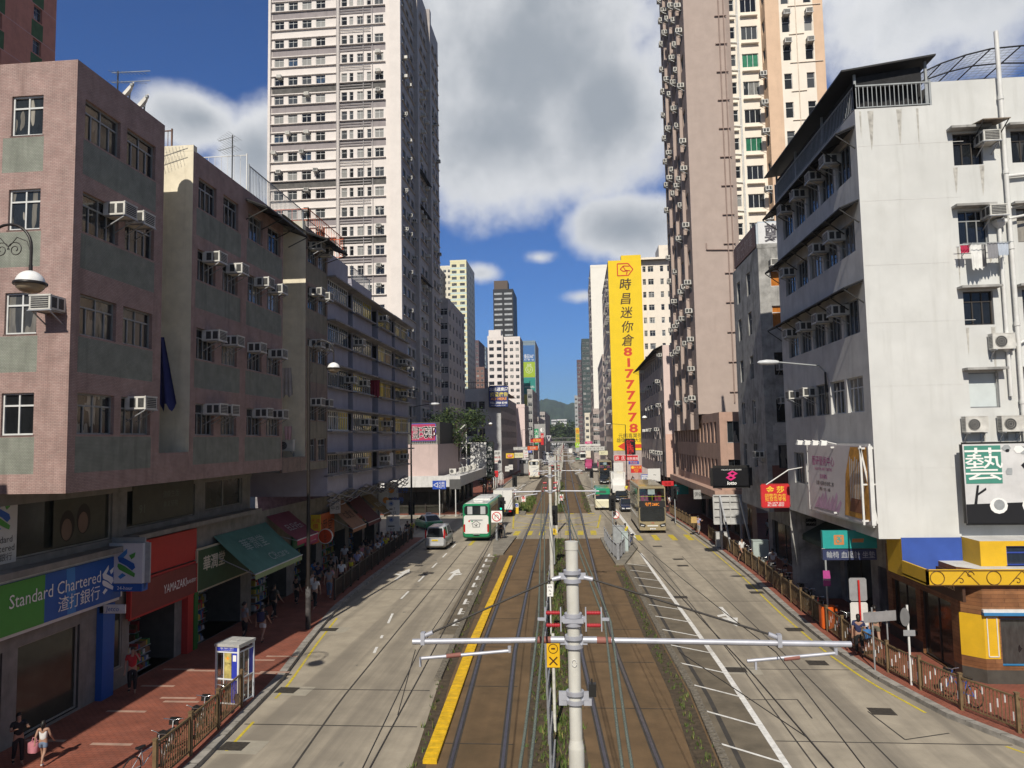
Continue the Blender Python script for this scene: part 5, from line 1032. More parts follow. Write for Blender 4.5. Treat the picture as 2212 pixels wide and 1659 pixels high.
signboard('billboard', 'deep blue AD HERE billboard on the corner of the grey walk-up', (o_.x, 158.5, o_.z), E_['S'], 4.15, 4.55, DBLU, [('易通集團', 2.45, 3.55, .62, WHITE, {'shear': .18, 'bold': .02}), ('✻', .45, 3.5, .8, WHITE, {}), ('招登廣告', 2.2, 2.35, .72, YLET, {'bold': .02}), ('AD HERE', 2.1, 1.48, .58, OLET, {'bold': .03, 'sx': 1.1}), ('TEL: 2988 8348', 2.08, .66, .46, WHITE, {'maxw': 3.8, 'bold': .02}), ('MEDIA PLANNING EXPERT', 2.08, .2, .2, WHITE, {'maxw': 3.8})], t=.3, frame=DKMETAL, cat='billboard')
fblock('pale pink blank-walled house beyond the grey walk-up on the left', 1106, 1133, 880, 205, 18, M('pale_pink_wall', (.72, .58, .56), .85, .04), 'E', PKS, nS=1, nE=5, blankS=True)
fblock('narrow grey old house beyond the pink wall on the left', 1139, 1150, 846, 250, 30, DCONC, 'E', PKS, nS=1, nE=6, lim=50); fblock('grey house row farther along the left kerb', 1150, 1163, 905, 300, 60, SIDET, 'E', PKS, nS=2, nE=10, lim=60)
fblock('last grey block of the left row before the flyover', 1160, 1177, 893, 420, 80, SIDET, 'E', PKS, nS=3, nE=8, lim=50)
# ---- right row beyond the pink wall
YSIGN = M('yellow_painted_wall', (.80, .56, .008), .7, .04, .5, stain=.1, dirt=(.7, .5, .05))
YB = Bld('yellow_advert_building', 'cream apartment block whose end wall is one huge yellow painted advert', 'apartment block', (14, 154, 0), [CRM, YSIGN, PKS, ROOFM])
xl, xm_, xr = atY(1317, 700, 154).x, atY(1389, 700, 154).x, atY(1482, 700, 154).x; zt = atY(1350, 562, 154).z; zt2 = atY(1420, 552, 154).z; zb = atY(1350, 973, 154).z; wq = xm_ - xl
YB.face((xl, 154), E_['S'], wq, zb, zt, m=1); YB.face((xl, 154), E_['S'], wq, 0, zb, m=2); YB.slab(xl + wq * .4, xm_ - .02, 154, 156, zt, zt + 1.05, 1)
YB.face((xm_, 155.2), E_['S'], xr - xm_, 0, zt2, [(u, z, w, 1.25, st, FR_WHITE, GL_FAR) for z in [zt2 - 3.2 - 2.79 * i for i in range(11)] for u, w, st in ((.35, .7, 'bath'), (1.5, 1.2, 'two_t'), (4.1, .7, 'bath'), (5.6, 2.0, 'four'))], .14, 0)
YB.face((xm_, 155.2), (0, -1), 1.2, 0, zt2, m=1); YB.face((xl, 190), E_['W'], 36, 4, zt - 1, [(u, z, 1.6, 1.5, 'three', FR_DARK, GL_FAR) for z in [zt - 4 - 2.9 * i for i in range(13)] for u in (1, 4, 7, 10.5, 14, 17.5, 21, 24.5, 28, 31.5)], .2, 2)
YB.top([(xl, 154), (xr, 154), (xr, 190), (xl, 190)], zt - .02, 3); YB.face((xr - 5, 155.4), E_['S'], 6, zt2, zt2 + 2.6, [(1.2, zt2 + 1, 3.6, .7, 'six', FR_WHITE, GL_FAR)]); YB.slab(xr - 5, xr + 1, 155.45, 162, zt2, zt2 + 2.6, 0)
YB.done(False)
BRN = M('brown_paint_lettering', (.07, .035, .012), .7); REDP = M('red_paint_lettering', (.62, .055, .02), .7); ls = []; zf = lambda y: atY(1352, y, 154).z - zb; uc = wq / 2
for i, (c, y) in enumerate(zip('時昌迷你倉', (612, 643, 673, 704, 733))): ls.append((c, uc - .15 + .05 * i, zf(y) - 1.2, 1.95, BRN, {'shear': .15, 'sx': .95, 'bold': 0 if i == 0 else .012}))
ls.append(('時', uc - .04, zf(612) - 1.17, 1.95, BRN, {'shear': .15, 'sx': .95, 'off': .011})); ls.append(('時', uc - .1, zf(612) - 1.25, 1.95, BRN, {'shear': .15, 'sx': .95, 'off': .016}))
for i, c in enumerate('81777778'): ls.append((c, uc + .1 + .1 * i, zf(759 + i * 23.6) - .95, 1.85, REDP, {'sx': 1.45, 'bold': .03}))
ls += [('元朗喜業街3', uc + .3, zf(945), .75, BLACK, {'maxw': wq - 1.6}), ('雄偉工業大廈1', uc + .1, zf(955), .75, BLACK, {'maxw': wq - 1.2})]
def ymarks(root, O, U, V, n, w, h):
    g = MB(); P = lambda u, v, d=.02: O + U * u + V * v + n * d; b = h - 3.3
    pts = [(uc - 1.6, b), (uc - 1.6, b + 2.6), (uc + .7, b + 2.6), (uc + 1.7, b + 1.3), (uc + .7, b), (uc - 1.6, b)]
    for a, c in zip(pts, pts[1:]): g.bar(P(*a), P(*c), .22, .05, 0, n)
    for pts in ([(uc + 1.0, b + 2.0), (uc - .3, b + 2.1), (uc - 1.0, b + 1.4), (uc - .4, b + .9), (uc + .5, b + 1.0), (uc + .3, b + .2)], [(uc - .4, b + 2.0), (uc + .1, b + 1.1), (uc + 1.1, b + 1.0)]):
        for a, c in zip(pts, pts[1:]): g.bar(P(*a), P(*c), .2, .05, 0, n)
    z = zf(964); g.face([P(.9, z), P(2.4, z - .9), P(2.4, z - .4), P(wq - .2, z - .4), P(wq - .2, z + .4), P(2.4, z + .4), P(2.4, z + .9)], 0); wpart('logo', g, REDP, root)
signboard('painted_wall_sign', 'huge yellow mini storage advert with phone number painted on the end wall', (xl + .05, 153.93, zb), E_['S'], wq - .1, zt - zb - .05, YSIGN, ls, t=.06, cat='painted sign', marks=ymarks)
random.seed(52)
for i in range(11):
    for k, u in enumerate((2.2, 5, 8, 11.5, 15)):
        if random.random() < .5: ac((xl, 154 + u, zt - 3.4 - 2.9 * i), E_['W'], f"air conditioner left of the yellow wall advert, {ORD[i + 1]} row down, {ORD[k + 1]} bay")
for i, dz in enumerate((4, 8.5, 15, 21, 27)): shed(f"small dark balcony canopy on the flank left of the yellow wall advert, {ORD[i + 1]} from the top", 155 + i * 2.5, 159 + i * 2.5, xl - .9, xl, zt - dz, zt - dz + .3, BLK) if False else None
q = fblock('tall blank white slab tower behind the yellow advert', 1275, 1318, 577, 271, 50, M('white_slab_render', (.80, .77, .70), .85, .03, .5), 'W', PKS, nS=1, nE=9, blankS=True, cat='apartment tower', lim=90)
for i in range(16): 
    z = q.info[4] - 3 - i * 2.9
    for k in range(3):
        if random.random() < .6: ac((q.info[0], 272.5 + k * 4 + random.random(), z), E_['W'], f"air conditioner on white slab tower flank, {ORD[i + 1]} row down, {ORD[k + 1]} bay")
fblock('low dark balcony tenement in front of the white slab', 1301, 1325, 772, 196, 40, PKS, 'W', PKS, nS=2, nE=11, fh=2.9, lim=100); fblock('lower dark tenement beyond the yellow advert, right kerb', 1281, 1303, 888, 245, 60, PKS, 'W', PKS, nS=3, nE=12, fh=2.9, lim=80); fblock('pale narrow old house beyond the dark tenements, right kerb', 1263, 1284, 896, 330, 70, BEIGE, 'W', PALEW, nS=2, nE=10, lim=60)
fblock('dark green far tower right of the street', 1256, 1281, 735, 400, 40, DGREEN, 'W', nS=3, nE=4, cat='apartment tower', lim=60); fblock('dark maroon far tower right of the street', 1246, 1257, 780, 470, 40, PURP, 'W', nS=2, nE=4, cat='apartment tower', lim=50); fblock('pale grey far block under the dark green tower', 1241, 1266, 857, 480, 60, M('far_grey_render', (.4, .42, .44), .85), 'W', nS=4, nE=5, lim=50)
for (a, b, y, lab) in ((1191, 1202, 908, 'left'), (1203, 1224, 907, 'right')): fblock(f"far pale housing slab with dark stripes below the hill, the {'narrow' if lab == 'left' else 'wide'} one", a, b, y, 1050, 20, PALEW, None, nS=5, nE=1, ww=2.4, wh=2.2, fh=4.6, styS='one', cat='housing block', lim=60)
# ---- end of the street: dark trees and a footbridge
LEAFD = [M('leaf_dark', (.022, .042, .016), .8, .35, .6), M('leaf_mid', (.045, .075, .022), .8, .35, .6), M('leaf_light', (.085, .12, .03), .8, .3, .6)]
BARK = M('bark', (.08, .06, .045), .9, .3, 4)
def tree(label, x, y, z, h, w, n, s, mats=LEAFD, name='tree', flowers=None, trunk=.4):
    r = thing(name, label, 'tree', (x, y, z)); g = MB(); g.tube([(x, y, z), (x + w * .04, y, z + h * .4), (x - w * .03, y, z + h * .75)], [h * .03, h * .022, h * .008], 7)
    cl = []
    for k in range(7):
        a = k * 2.4; rr = w * random.uniform(.15, .36); c = Vector((x + rr * math.cos(a), y + rr * math.sin(a), z + h * random.uniform(trunk, .92))); cl.append((c, w * random.uniform(.16, .28))); g.tube([(x, y, z + h * .35), c], [h * .014, h * .004], 5)
    wpart('trunk', g, BARK, r); g = MB()
    for i in range(n):
        c, rad = random.choice(cl); d = Vector((random.gauss(0, 1), random.gauss(0, 1), random.gauss(0, .8))).normalized() * rad * random.uniform(.35, 1.15); p = c + d
        a = Vector((random.gauss(0, 1), random.gauss(0, 1), random.gauss(0, .6))).normalized(); b = a.cross(Vector((random.gauss(0, 1), random.gauss(0, 1), random.gauss(0, 1)))).normalized(); q = s * random.uniform(.6, 1.4)
        g.face([p - a * q, p + b * q * .45, p + a * q, p - b * q * .45], random.choice((0, 0, 1, 1, 2)))
    wpart('crown', g, mats, r); return r
for i, (px, w) in enumerate(((1186, 26), (1201, 24), (1216, 22), (1230, 26), (1246, 24))):
    p = atY(px, 940, 640); tree(f"dark tree closing the far end of the street, {ORD[i + 1]} from the left", p.x, 640, 0, 20 + 3 * (i % 2), w, 900, 1.3, trunk=.3)
g = MB(); y = 560; a, b = atY(1178, 950, y), atY(1248, 950, y); g.box(a.x - 10, b.x + 12, y, y + 4, 5.6, 6.9)
for i in range(30): x = a.x - 9 + i * (b.x - a.x + 20) / 30; g.bar((x, y, 6.9), (x, y, 9.2), .12)
g.box(a.x - 10, b.x + 12, y, y + 4, 9.2, 9.6)
for x in (a.x - 2, b.x + 6): g.box(x, x + 1.2, y + 1, y + 3, 0, 5.6)
g.build('footbridge', M('bridge_concrete', (.2, .2, .2), .85), label='distant covered footbridge crossing the far end of the street', cat='footbridge')
tree('leafy tree with yellow-green leaves growing on the roof behind the property sign', -17.0, 103, 6.0, 7.2, 7.5, 2600, .2); tree('dark bushy tree beside the COINWATCH billboard', -15.6, 112, 3.5, 6.4, 5, 1500, .2); tree('dark flat-topped tree behind the property sign', -21.0, 108, 6, 7.6, 5.5, 1200, .22, [LEAFD[0], LEAFD[0], LEAFD[1]]); tree('small round tree by the kerb under the COINWATCH billboard', -14.8, 117, .15, 4.6, 2.6, 700, .16)
# ================================================================== SHOP SIGNS, LEFT
EU = (0, 1, 0)
SB, SG, SBL = M('bank_blue', (.02, .10, .38), .5, .04), M('bank_green', (.07, .30, .05), .5, .04), M('bank_light_blue', (.05, .22, .55), .5, .04)
def ribbons(root, O, U, V, n, s, white=False, name='emblem'):
    g = MB(); W_ = 0 if white else None; k = lambda i: 0 if white else i
    for pts, m in (([(.08, .72), (.5, 1.0), (.5, .84), (.34, .7)], 1), ([(.08, .72), (.34, .70), (.82, .5), (.88, .36), (.74, .27), (.5, .42), (.14, .56)], 0), ([(.6, .78), (.88, .88), (.84, .72), (.7, .64)], 2), ([(.1, .5), (.22, .48), (.42, .4), (.88, .16), (.84, .04), (.16, .3), (.08, .4)], 2), ([(.12, .06), (.3, .18), (.46, .1), (.22, -.02)], 1)):
        g.prism([(u * s * .8, v * s) for u, v in pts], O, U, V, n * .012, k(m))
    wpart(name, g, [WHITE] if white else [SB, SBL, SG], root)
def bankmarks(root, O, U, V, n, w, h):
    g = MB(); g.prism([(0, 0), (3.65, 0), (3.65, h), (0, h)], O + n * .002, U, V, n * .008); wpart('green_band', g, SG, root); g = MB(); g.prism([(4.7, 0), (5.1, 0), (5.0, h), (4.6, h)], O + n * .001, U, V, n * .006); wpart('light_band', g, SBL, root)
    ribbons(root, O + U * 6.35 + V * .3 + n * .01, U, V, n, .95, True)
signboard('bank_sign', 'long blue and green bank fascia sign with white lettering and twisted ribbon emblem', (-16.7, 18.0, 3.55), EU, 7.5, 1.5, SB, [('Standard Chartered', 4.25, .75, .42, WHITE, {'maxw': 4.1, 'off': .03}), ('渣打銀行', 5.25, .22, .38, WHITE, {'off': .03})], t=.2, frame=WHITEP, marks=bankmarks)
signboard('bank_window_poster', 'white bank poster panel with green ribbon emblem in the upper window', (-16.96, 18.2, 5.6), EU, 2.55, 2.0, M('white_poster', (.55, .55, .52), .6, .05), [('Standard', 1.9, .62, .2, BLACK, {}), ('Chartered', 1.9, .36, .2, BLACK, {}), ('渣打銀行', 1.9, .1, .18, BLACK, {})], t=.04, marks=lambda r_, O, U, V, n, w, h: ribbons(r_, O + U * 1.55 + V * .95 + n * .01, U, V, n, 1.0))
r = signboard('bank_box_sign', 'white projecting bank box sign with blue and green ribbons and a blue 24-hour base', (-16.9, 25.05, 4.1), (1, -.0, 0), 1.28, 1.42, M('lit_white_face', (.62, .64, .68), .5, .04), [], t=.35, frame=GREYP, marks=lambda r_, O, U, V, n, w, h: ribbons(r_, O + U * .28 + V * .18 + n * .01, U, V, n, 1.05))
g = MB(); g.box(-16.9, -15.62, 25.04, 25.4, 3.82, 4.08); wpart('base_panel', g, SB, r); g = MB(); g.text('24-hour', (-16.26, 25.035, 3.88), (1, 0, 0), (0, 0, 1), .13, 0); wpart('lettering', g, WHITE, r)
signboard('cash_machine_sign', 'small white Jetco cash machine sign under the bank box sign', (-16.9, 24.6, 3.15), (1, 0, 0), .95, .3, WHITEP, [('Jetco', .48, .08, .17, SB, {'shear': .1})], t=.06)
g = MB(); g.box(-16.99, -16.75, 24.6, 25.25, .15, 3.4); g.build('blue_column', SB, label='blue painted column panel between the bank window and the bakery', cat='column')
MAR, DGS, MAR2 = M('maroon_sign_face', (.20, .035, .03), .6, .1), M('dark_green_sign_face', (.03, .075, .03), .6, .1), M('bright_red_panel', (.45, .03, .025), .6, .06)
signboard('bakery_sign', 'dark red bakery fascia sign with hand lettered white words', (-16.7, 26.1, 2.6), EU, 4.7, 1.25, MAR, [('YAMAZAKI', 3.0, .45, .36, WHITE, {'shear': .1, 'maxw': 1.7}), ('BAKERY', 4.3, .5, .16, WHITE, {})], t=.15, frame=MAR2)
signboard('red_panel', 'plain bright red panel above the bakery sign', (-16.78, 26.0, 4.0), EU, 4.9, 1.35, MAR2, [], t=.1, cat='panel')
g = MB(); g.box(-16.99, -16.72, 30.15, 30.6, .15, 2.6); g.build('red_column', MAR2, label='bright red column beside the bakery entrance', cat='column'); g = MB(); g.box(-16.99, -16.72, 30.7, 31.0, .15, 2.6); g.build('green_column', M('green_column_paint', (.03, .16, .03), .6), label='green column beside the health shop entrance', cat='column')
CRML = M('cream_lettering2', (.60, .56, .45), .6)
signboard('health_shop_sign', 'dark green fascia sign with cream characters behind the teal awning', (-16.7, 30.85, 2.6), EU, 5.1, 1.75, DGS, [('華潤堂', 1.5, .85, .5, CRML, {'bold': .02})], t=.15, frame=M('cream_frame', (.5, .45, .33), .6))
def awning(label, y0, y1, zt, zf, xf, mat, vmat, lines=(), xw=-16.95, vh=.28, scallop=True):
    r = thing('shop_awning', label, 'awning', (xw, (y0 + y1) / 2, zt)); g = MB(); N_ = 10
    a = Vector((xw, 0, zt)); b = Vector((xf, 0, zf)); rows = []
    for i in range(N_ + 1):
        y = y0 + (y1 - y0) * i / N_; rows.append([Vector((a.x + (b.x - a.x) * t, y, a.z + (b.z - a.z) * t - .05 * math.sin(math.pi * t) + .012 * math.sin(i * 2.4) * t)) for t in (0, .33, .66, 1)])
    vs = [p for q in rows for p in q]; g.raw(vs, [(i * 4 + j, i * 4 + j + 1, (i + 1) * 4 + j + 1, (i + 1) * 4 + j) for i in range(N_) for j in range(3)], 0, True); wpart('canvas', g, mat, r)
    g = MB(); n = int((y1 - y0) / .16)
    for i in range(n): ya, yb = y0 + (y1 - y0) * i / n, y0 + (y1 - y0) * (i + 1) / n; g.face([(xf, ya, zf), (xf, yb, zf), (xf, yb, zf - vh + (.04 if scallop else 0)), (xf, (ya + yb) / 2, zf - vh), (xf, ya, zf - vh + (.04 if scallop else 0))])
    wpart('valance', g, vmat, r); g = MB(); g.tube([(xf, y0 - .03, zf), (xf, y1 + .03, zf)], .03, 6); wpart('front_rail', g, WHITEP, r)
    for y in (y0 + .05, y1 - .05): g = MB(); g.bar((xw, y, zt - .9), (xf, y, zf - .03), .035); wpart('arm', g, GREYP, r)
    if lines:
        V = (a - b).normalized(); U = Vector((0, 1, 0)); g = MB(); mats = []; O = b + Vector((0, y0, 0)); L = (a - b).length
        for q in lines:
            if q[4] not in mats: mats.append(q[4])
            g.text(q[0], O + U * q[1] + V * q[2], U, V, q[3], mats.index(q[4]), off=.03, **(q[5] if len(q) > 5 else {}))
        wpart('lettering', g, mats, r)
    return r
TEAL = M('teal_canvas', (.09, .22, .175), .8, .15, 1.5, stain=.2); PALEG = M('pale_green_valance', (.26, .34, .17), .8, .1)
awning('sloping teal shop awning with pale characters and scalloped light green valance', 32.7, 38.4, 4.75, 3.0, -14.9, TEAL, PALEG, [('華潤堂', 2.6, 1.35, .62, M('faded_teal_lettering', (.33, .42, .38)), {}), ('CRcare', 3.6, .35, .5, M('faded_teal_lettering', (.33, .42, .38)), {})])
awning('maroon convenience store awning with grey-white ELEVEN lettering', 38.5, 41.6, 5.05, 3.75, -15.2, M('maroon_canvas', (.20, .05, .07), .8, .12), M('crimson_valance', (.38, .04, .09), .8), [('ELEVEn', 1.5, .75, .5, M('dull_white_lettering', (.42, .37, .37)), {'maxw': 2.6})], scallop=False)
signboard('pink_shop_sign', 'narrow magenta shop fascia under the maroon awning', (-15.9, 41.6, 3.0), EU, 1.9, .7, M('magenta_face', (.33, .03, .12), .6), [('名將店', .95, .18, .36, CRML, {})], t=.1)
ORGP = M('orange_sign_face', (.50, .10, .015), .6, .12); DKL = M('dark_brown_lettering', (.05, .02, .012))
signboard('orange_shop_sign', 'tall orange shop panel with dark running characters', (-16.7, 44.9, 2.6), EU, 4.0, 1.75, ORGP, [('仁愛堂', 2.0, .5, .75, DKL, {'shear': .15})], t=.1)
r = thing('round_sign', 'round orange projecting shop sign with a pale rim', 'sign', (-15.7, 44.3, 3.2)); g = MB(); C16 = [(.42 * math.cos(k * .3142), .42 * math.sin(k * .3142)) for k in range(20)]
g.prism([(a * 1.12, b * 1.12) for a, b in C16], (-15.7, 44.4, 3.2), (1, 0, 0), (0, 0, 1), (0, -.12, 0)); wpart('rim', g, WHITEP, r); g = MB(); g.prism(C16, (-15.7, 44.28, 3.2), (1, 0, 0), (0, 0, 1), (0, -.01, 0)); wpart('face', g, M('red_orange_face', (.55, .06, .012), .5), r)
g = MB(); 
for i, c in enumerate('仁愛堂'): g.text(c, (-15.7, 44.268, 3.33 - i * .22), (1, 0, 0), (0, 0, 1), .15)
wpart('lettering', g, DKL, r)
awning('steep tan shop awning with dark running characters', 48.3, 51.4, 4.9, 3.15, -15.2, M('tan_canvas', (.36, .19, .11), .8, .15), M('tan_valance', (.32, .15, .08), .8), [('仁愛堂', 1.5, .9, .5, DKL, {})])
awning('steep dark maroon shop awning with a pale front rail', 52.0, 55.4, 4.9, 3.15, -15.2, M('dark_maroon_canvas', (.11, .022, .025), .8, .15), M('dark_maroon_canvas', (.11, .022, .025)))
awning('steep golden brown shop awning with pale characters', 56.2, 58.8, 4.75, 3.35, -15.2, M('golden_canvas', (.28, .19, .07), .8, .2), M('golden_valance', (.2, .13, .06)), [('御品軒', 1.3, .8, .42, CRML, {})])
signboard('shop_plate', 'white tilted shop plate beside the tan awning', (-16.2, 46.6, 4.35), (.8, .6, 0), .7, 1.2, M('grey_white_face', (.45, .43, .43), .6), [('藥行', .35, .6, .22, BLACK, {}), ('中西', .35, .25, .22, BLACK, {})], t=.06)
signboard('shop_plate', 'yellow hanging shop plate behind the street lamp post', (-16.0, 42.6, 3.75), (1, 0, 0), .6, .95, M('yellow_face', (.6, .42, .02), .6), [('大減', .3, .5, .2, RED, {}), ('價', .3, .15, .25, RED, {})], t=.06)
for (a, b, y, lab, tx) in ((1218, 1320, 58.6, 'nearer', '金 證券'), (1282, 1430, 61.9, 'farther', '金 證券')):
    p, q = atY(576 + a * .1984, 877.8 + 1110 * .1984, y), atY(576 + b * .1984, 877.8 + (1040 if y < 60 else 1000) * .1984, y); signboard('broker_sign', f"white broker sign with orange dot projecting over the pavement, the {lab} one", (p.x, y, p.z if y < 60 else p.z + .9), (1, 0, 0), q.x - p.x, 1.35, WHITEP, [('證券', 1.6, .45, .4, SB, {}), ('●', .62, .4, .5, OLET, {})], t=.1)
# mezzanine posters (plain stand-in faces and words)
HAIR = M('poster_hair', (.02, .014, .01), .6); SKINP = M('poster_skin', (.16, .10, .07), .6, .1); PTXT = M('poster_words', (.13, .14, .11), .6); POL = M('poster_olive', (.055, .055, .035), .5, .2)
r = thing('window_poster', 'dim poster of two smiling women behind the upper shop windows', 'poster', (-16.9, 26, 5.7)); g = MB()
def disc(g, y, z, ry, rz, m, x, n=16): g.face([(x, y + ry * math.cos(k * 6.283 / n), z + rz * math.sin(k * 6.283 / n)) for k in range(n)], m)
g.face([(-16.975, 22.3, 5.75), (-16.975, 24.9, 5.75), (-16.975, 24.9, 7.5), (-16.975, 22.3, 7.5)], 0)
for y, z in ((22.95, 6.3), (23.75, 6.45)): disc(g, y, z + .1, .36, .52, 1, -16.97); disc(g, y - .03, z - .02, .25, .36, 2, -16.965)
wpart('picture', g, [POL, HAIR, SKINP], r)
signboard('window_poster', 'olive window poster with the number 91 above the health shop awning', (-16.9, 26.4, 6.0), EU, 4.4, 1.5, POL, [('91', .6, .4, .35, PTXT, {}), ('健康生活', 2.6, .9, .22, PTXT, {}), ('專業服務', 2.6, .5, .2, PTXT, {})], t=.02)
# ================================================================== HANGING SIGNS AND BILLBOARDS FARTHER ON
o_ = atY(1017, 1030, 110)
def watch(root, O, U, V, n, w, h):
    g = MB(); P = lambda u, v, d: O + U * u + V * v + n * d
    for cu, cv, rr, a in ((.95, 1.3, .5, 0), (1.6, 2.2, .4, 1)):
        g.face([P(cu + rr * math.cos(k * .3927), cv + rr * math.sin(k * .3927), .013 + a * .01) for k in range(16)], 0); g.face([P(cu + rr * .8 * math.cos(k * .3927), cv + rr * .8 * math.sin(k * .3927), .016 + a * .01) for k in range(16)], 1)
        g.bar(P(cu, cv, .02 + a * .01), P(cu + rr * .3, cv + rr * .5, .02 + a * .01), .05, .004, 0, n); g.bar(P(cu, cv, .02 + a * .01), P(cu - rr * .5, cv + rr * .2, .02 + a * .01), .05, .004, 0, n)
        for i in range(7): g.face([P(cu + rr * .95 + i * .15, cv - .3 + .04 * i * (1 - 2 * a), .012), P(cu + rr * .95 + i * .15 + .12, cv - .3 + .04 * i * (1 - 2 * a), .012), P(cu + rr * .95 + i * .15 + .12, cv + .25 + .02 * i * (1 - 2 * a), .012), P(cu + rr * .95 + i * .15, cv + .25 + .02 * i * (1 - 2 * a), .012)], 0)
    wpart('picture', g, [M('steel_print', (.42, .42, .42), .6), WHITE], root)
    g = MB(); g.prism([(w - 1.05, 0), (w, 0), (w, h), (w - 1.05, h)], O + n * .002, U, V, n * .02); wpart('side_panel', g, M('blackish_green', (.02, .032, .028), .5), root)
ls = [('COINWATCH', 1.35, h_, .38, BLACK, {'maxw': 2.1}) for h_ in (4.35,)] + [('瑞士時計', 1.35, 3.85, .28, BLACK, {})]; vtext(ls, '傑成表行', 2.98, 3.9, 1.02, .58, WHITE, off=.03)
signboard('billboard', 'white COINWATCH billboard showing two wristwatches with a black side strip', (o_.x, 110, o_.z), (1, 0, 0), 3.5, 5.2, M('white_board', (.66, .66, .65), .6, .03), ls, t=.3, frame=DKMETAL, cat='billboard', marks=watch)
r = thing('sign_scaffold', 'white steel lattice frame standing on the canopy left of the COINWATCH billboard', 'scaffold', (-17, 104, 8.5)); x0, x1 = atY(962, 1000, 104).x, atY(1008, 1000, 104).x; zb, zt = 5.0, atY(1005, 957, 104).z
for i, (a, b) in enumerate((((x0 + .5, 4.8), (x0 + .5, zt)), ((x0 + 1.8, 4.8), (x0 + 1.8, zt)), ((x1, 4.8), (x1, zt + 2.9)), ((x0 - .4, zt), (x1 + 1, zt)), ((x0 - .4, zt - 2.2), (x1 + 1, zt - 2.2)), ((x0 - .4, zt - 4.3), (x1 + 1, zt - 4.3)), ((x0, zt), (x1, zt + 2.8)), ((x0, zt - .3), (x0 + 2, zt - 2)), ((x0, zt - 4.2), (x1, zt)), ((x0 + 1.9, zt - 2.4), (x1, zt - 4.1)), ((x0, zt - 2.4), (x0 + 2, zt - 4.2)))):
    g = MB(); g.bar((a[0], 104, a[1]), (b[0], 104, b[1]), .13); wpart('strut', g, WHITEP, r)
def hang(label, px0, py0, px1, py1, Y, mat, lines, t=.15, frame=None, name='hanging_sign', **k):
    """a sign hung at depth Y, its face between two photo corners; text sizes as shares of the height"""
    a, b = atY(px0, py1, Y), atY(px1, py0, Y); w, h = b.x - a.x, b.z - a.z
    return signboard(name, label, (a.x, Y, a.z), (1, 0, 0), w, h, mat, [(q[0], w * q[1], h * q[2], h * q[3], q[4], q[5] if len(q) > 5 else {'maxw': w * .9}) for q in lines], t=t, frame=frame, **k)
WF = M('white_sign_face2', (.62, .62, .6), .6, .04); RF = M('red_sign_face', (.55, .02, .025), .55, .04); YF = M('yellow_sign_face', (.70, .47, .03), .55, .04); PYF = M('pale_yellow_face', (.62, .60, .42), .6, .04); GRF = M('green_sign_face', (.02, .28, .12), .55); BKF = M('black_sign_face', (.008, .008, .01), .4); BLF = M('royal_blue_face', (.02, .07, .40), .5); LIME = M('lime_face', (.32, .52, .05), .55); PNK = M('pink_face', (.60, .06, .22), .55); TLF = M('teal_face', (.02, .30, .28), .5); GYF = M('grey_sign_face', (.34, .34, .33), .6)
hang('white notice board under the COINWATCH billboard with a round seal', 1064, 973, 1082, 1001, 118, WF, [('小物業', .45, .72, .17, BLACK), ('現樓出租', .5, .4, .12, RED), ('2478', .5, .1, .14, RED)])
hang('orange-yellow shop sign with a red oval over the left kerb', 1093, 979, 1110, 990, 140, YF, [('⬬', .5, -.1, 1.1, RED, {'maxw': 4}), ('出售', .5, .33, .36, WHITE, {'off': .02})])
hang('pale yellow shop sign just right of the red oval sign', 1111.5, 978, 1130, 989, 142, PYF, [('陽光酒店', .5, .35, .38, M('olive_lettering', (.35, .36, .15)))])
hang('grey shop sign above the pale yellow sign', 1109, 965, 1139, 972.5, 165, GYF, [('ICBC 工銀亞洲', .5, .25, .5, WHITE)])
hang('bright orange-red shop sign over the far left kerb', 1139.5, 963.5, 1162, 972.5, 190, M('orange_red_face', (.62, .10, .02), .55), [('招牌', .5, .22, .55, CRML)])
hang('tall green hanging sign over the far left kerb', 1155, 926, 1163, 960, 205, GRF, [('大', .5, .7, .2, WHITE), ('廉', .5, .4, .2, WHITE), ('價', .5, .1, .2, WHITE)])
hang('long red hanging sign below the tall green one', 1146, 946.5, 1174, 956, 198, RF, [('香飄飄', .5, .25, .5, GOLD)])
hang('tall red hanging sign beside the tall green one', 1168.5, 936, 1174, 961, 215, RF, [('日', .5, .6, .2, WHITE), ('本', .5, .25, .2, WHITE)])
hang('large grey poster panel on the far left house front', 1155, 915.5, 1178, 945, 235, GYF, [('◐', .7, .4, .3, WHITE)])
hang('white triangle sign on a dark board at the far end', 1180, 939.5, 1191, 954, 300, M('dark_purple_face', (.06, .05, .08)), [('▽', .5, .1, .8, WHITE)])
hang('blue shop sign with white words low over the far left kerb', 1141, 973, 1149, 978, 150, BLF, [('開', .5, .2, .6, WHITE)])
hang('white shop sign with red window squares over the left kerb', 1131, 973, 1141, 988, 148, WF, [('▪▪', .5, .5, .3, RED), ('▪▪', .5, .1, .3, RED)])
hang('yellow vertical shop sign with dancing red and green figures, right kerb', 1244, 924, 1251, 956, 260, YF, [('香', .5, .65, .2, RED), ('蓮', .5, .35, .2, GRF), ('會', .5, .05, .2, GRF)])
hang('bright lime square sign under the yellow vertical sign', 1242.5, 955.5, 1252.5, 967, 255, LIME, [('人', .5, .3, .4, WHITE)])
hang('pink SaSa shop sign over the far right canopy', 1264, 953.5, 1279, 958.5, 215, PNK, [('sasa', .5, .2, .65, WHITE)])
hang('white horizontal canopy band with pale panels over the far right kerb', 1250.5, 964, 1309, 974, 188, GYF, [('□□□□□□', .5, .12, .75, WHITE, {'maxw': 7})], t=2.5, name='shop_canopy', cat='canopy')
hang('long white fascia above the pale panelled canopy on the far right', 1251, 959, 1297, 963.5, 192, WF, [], t=2., name='shop_canopy', cat='canopy')
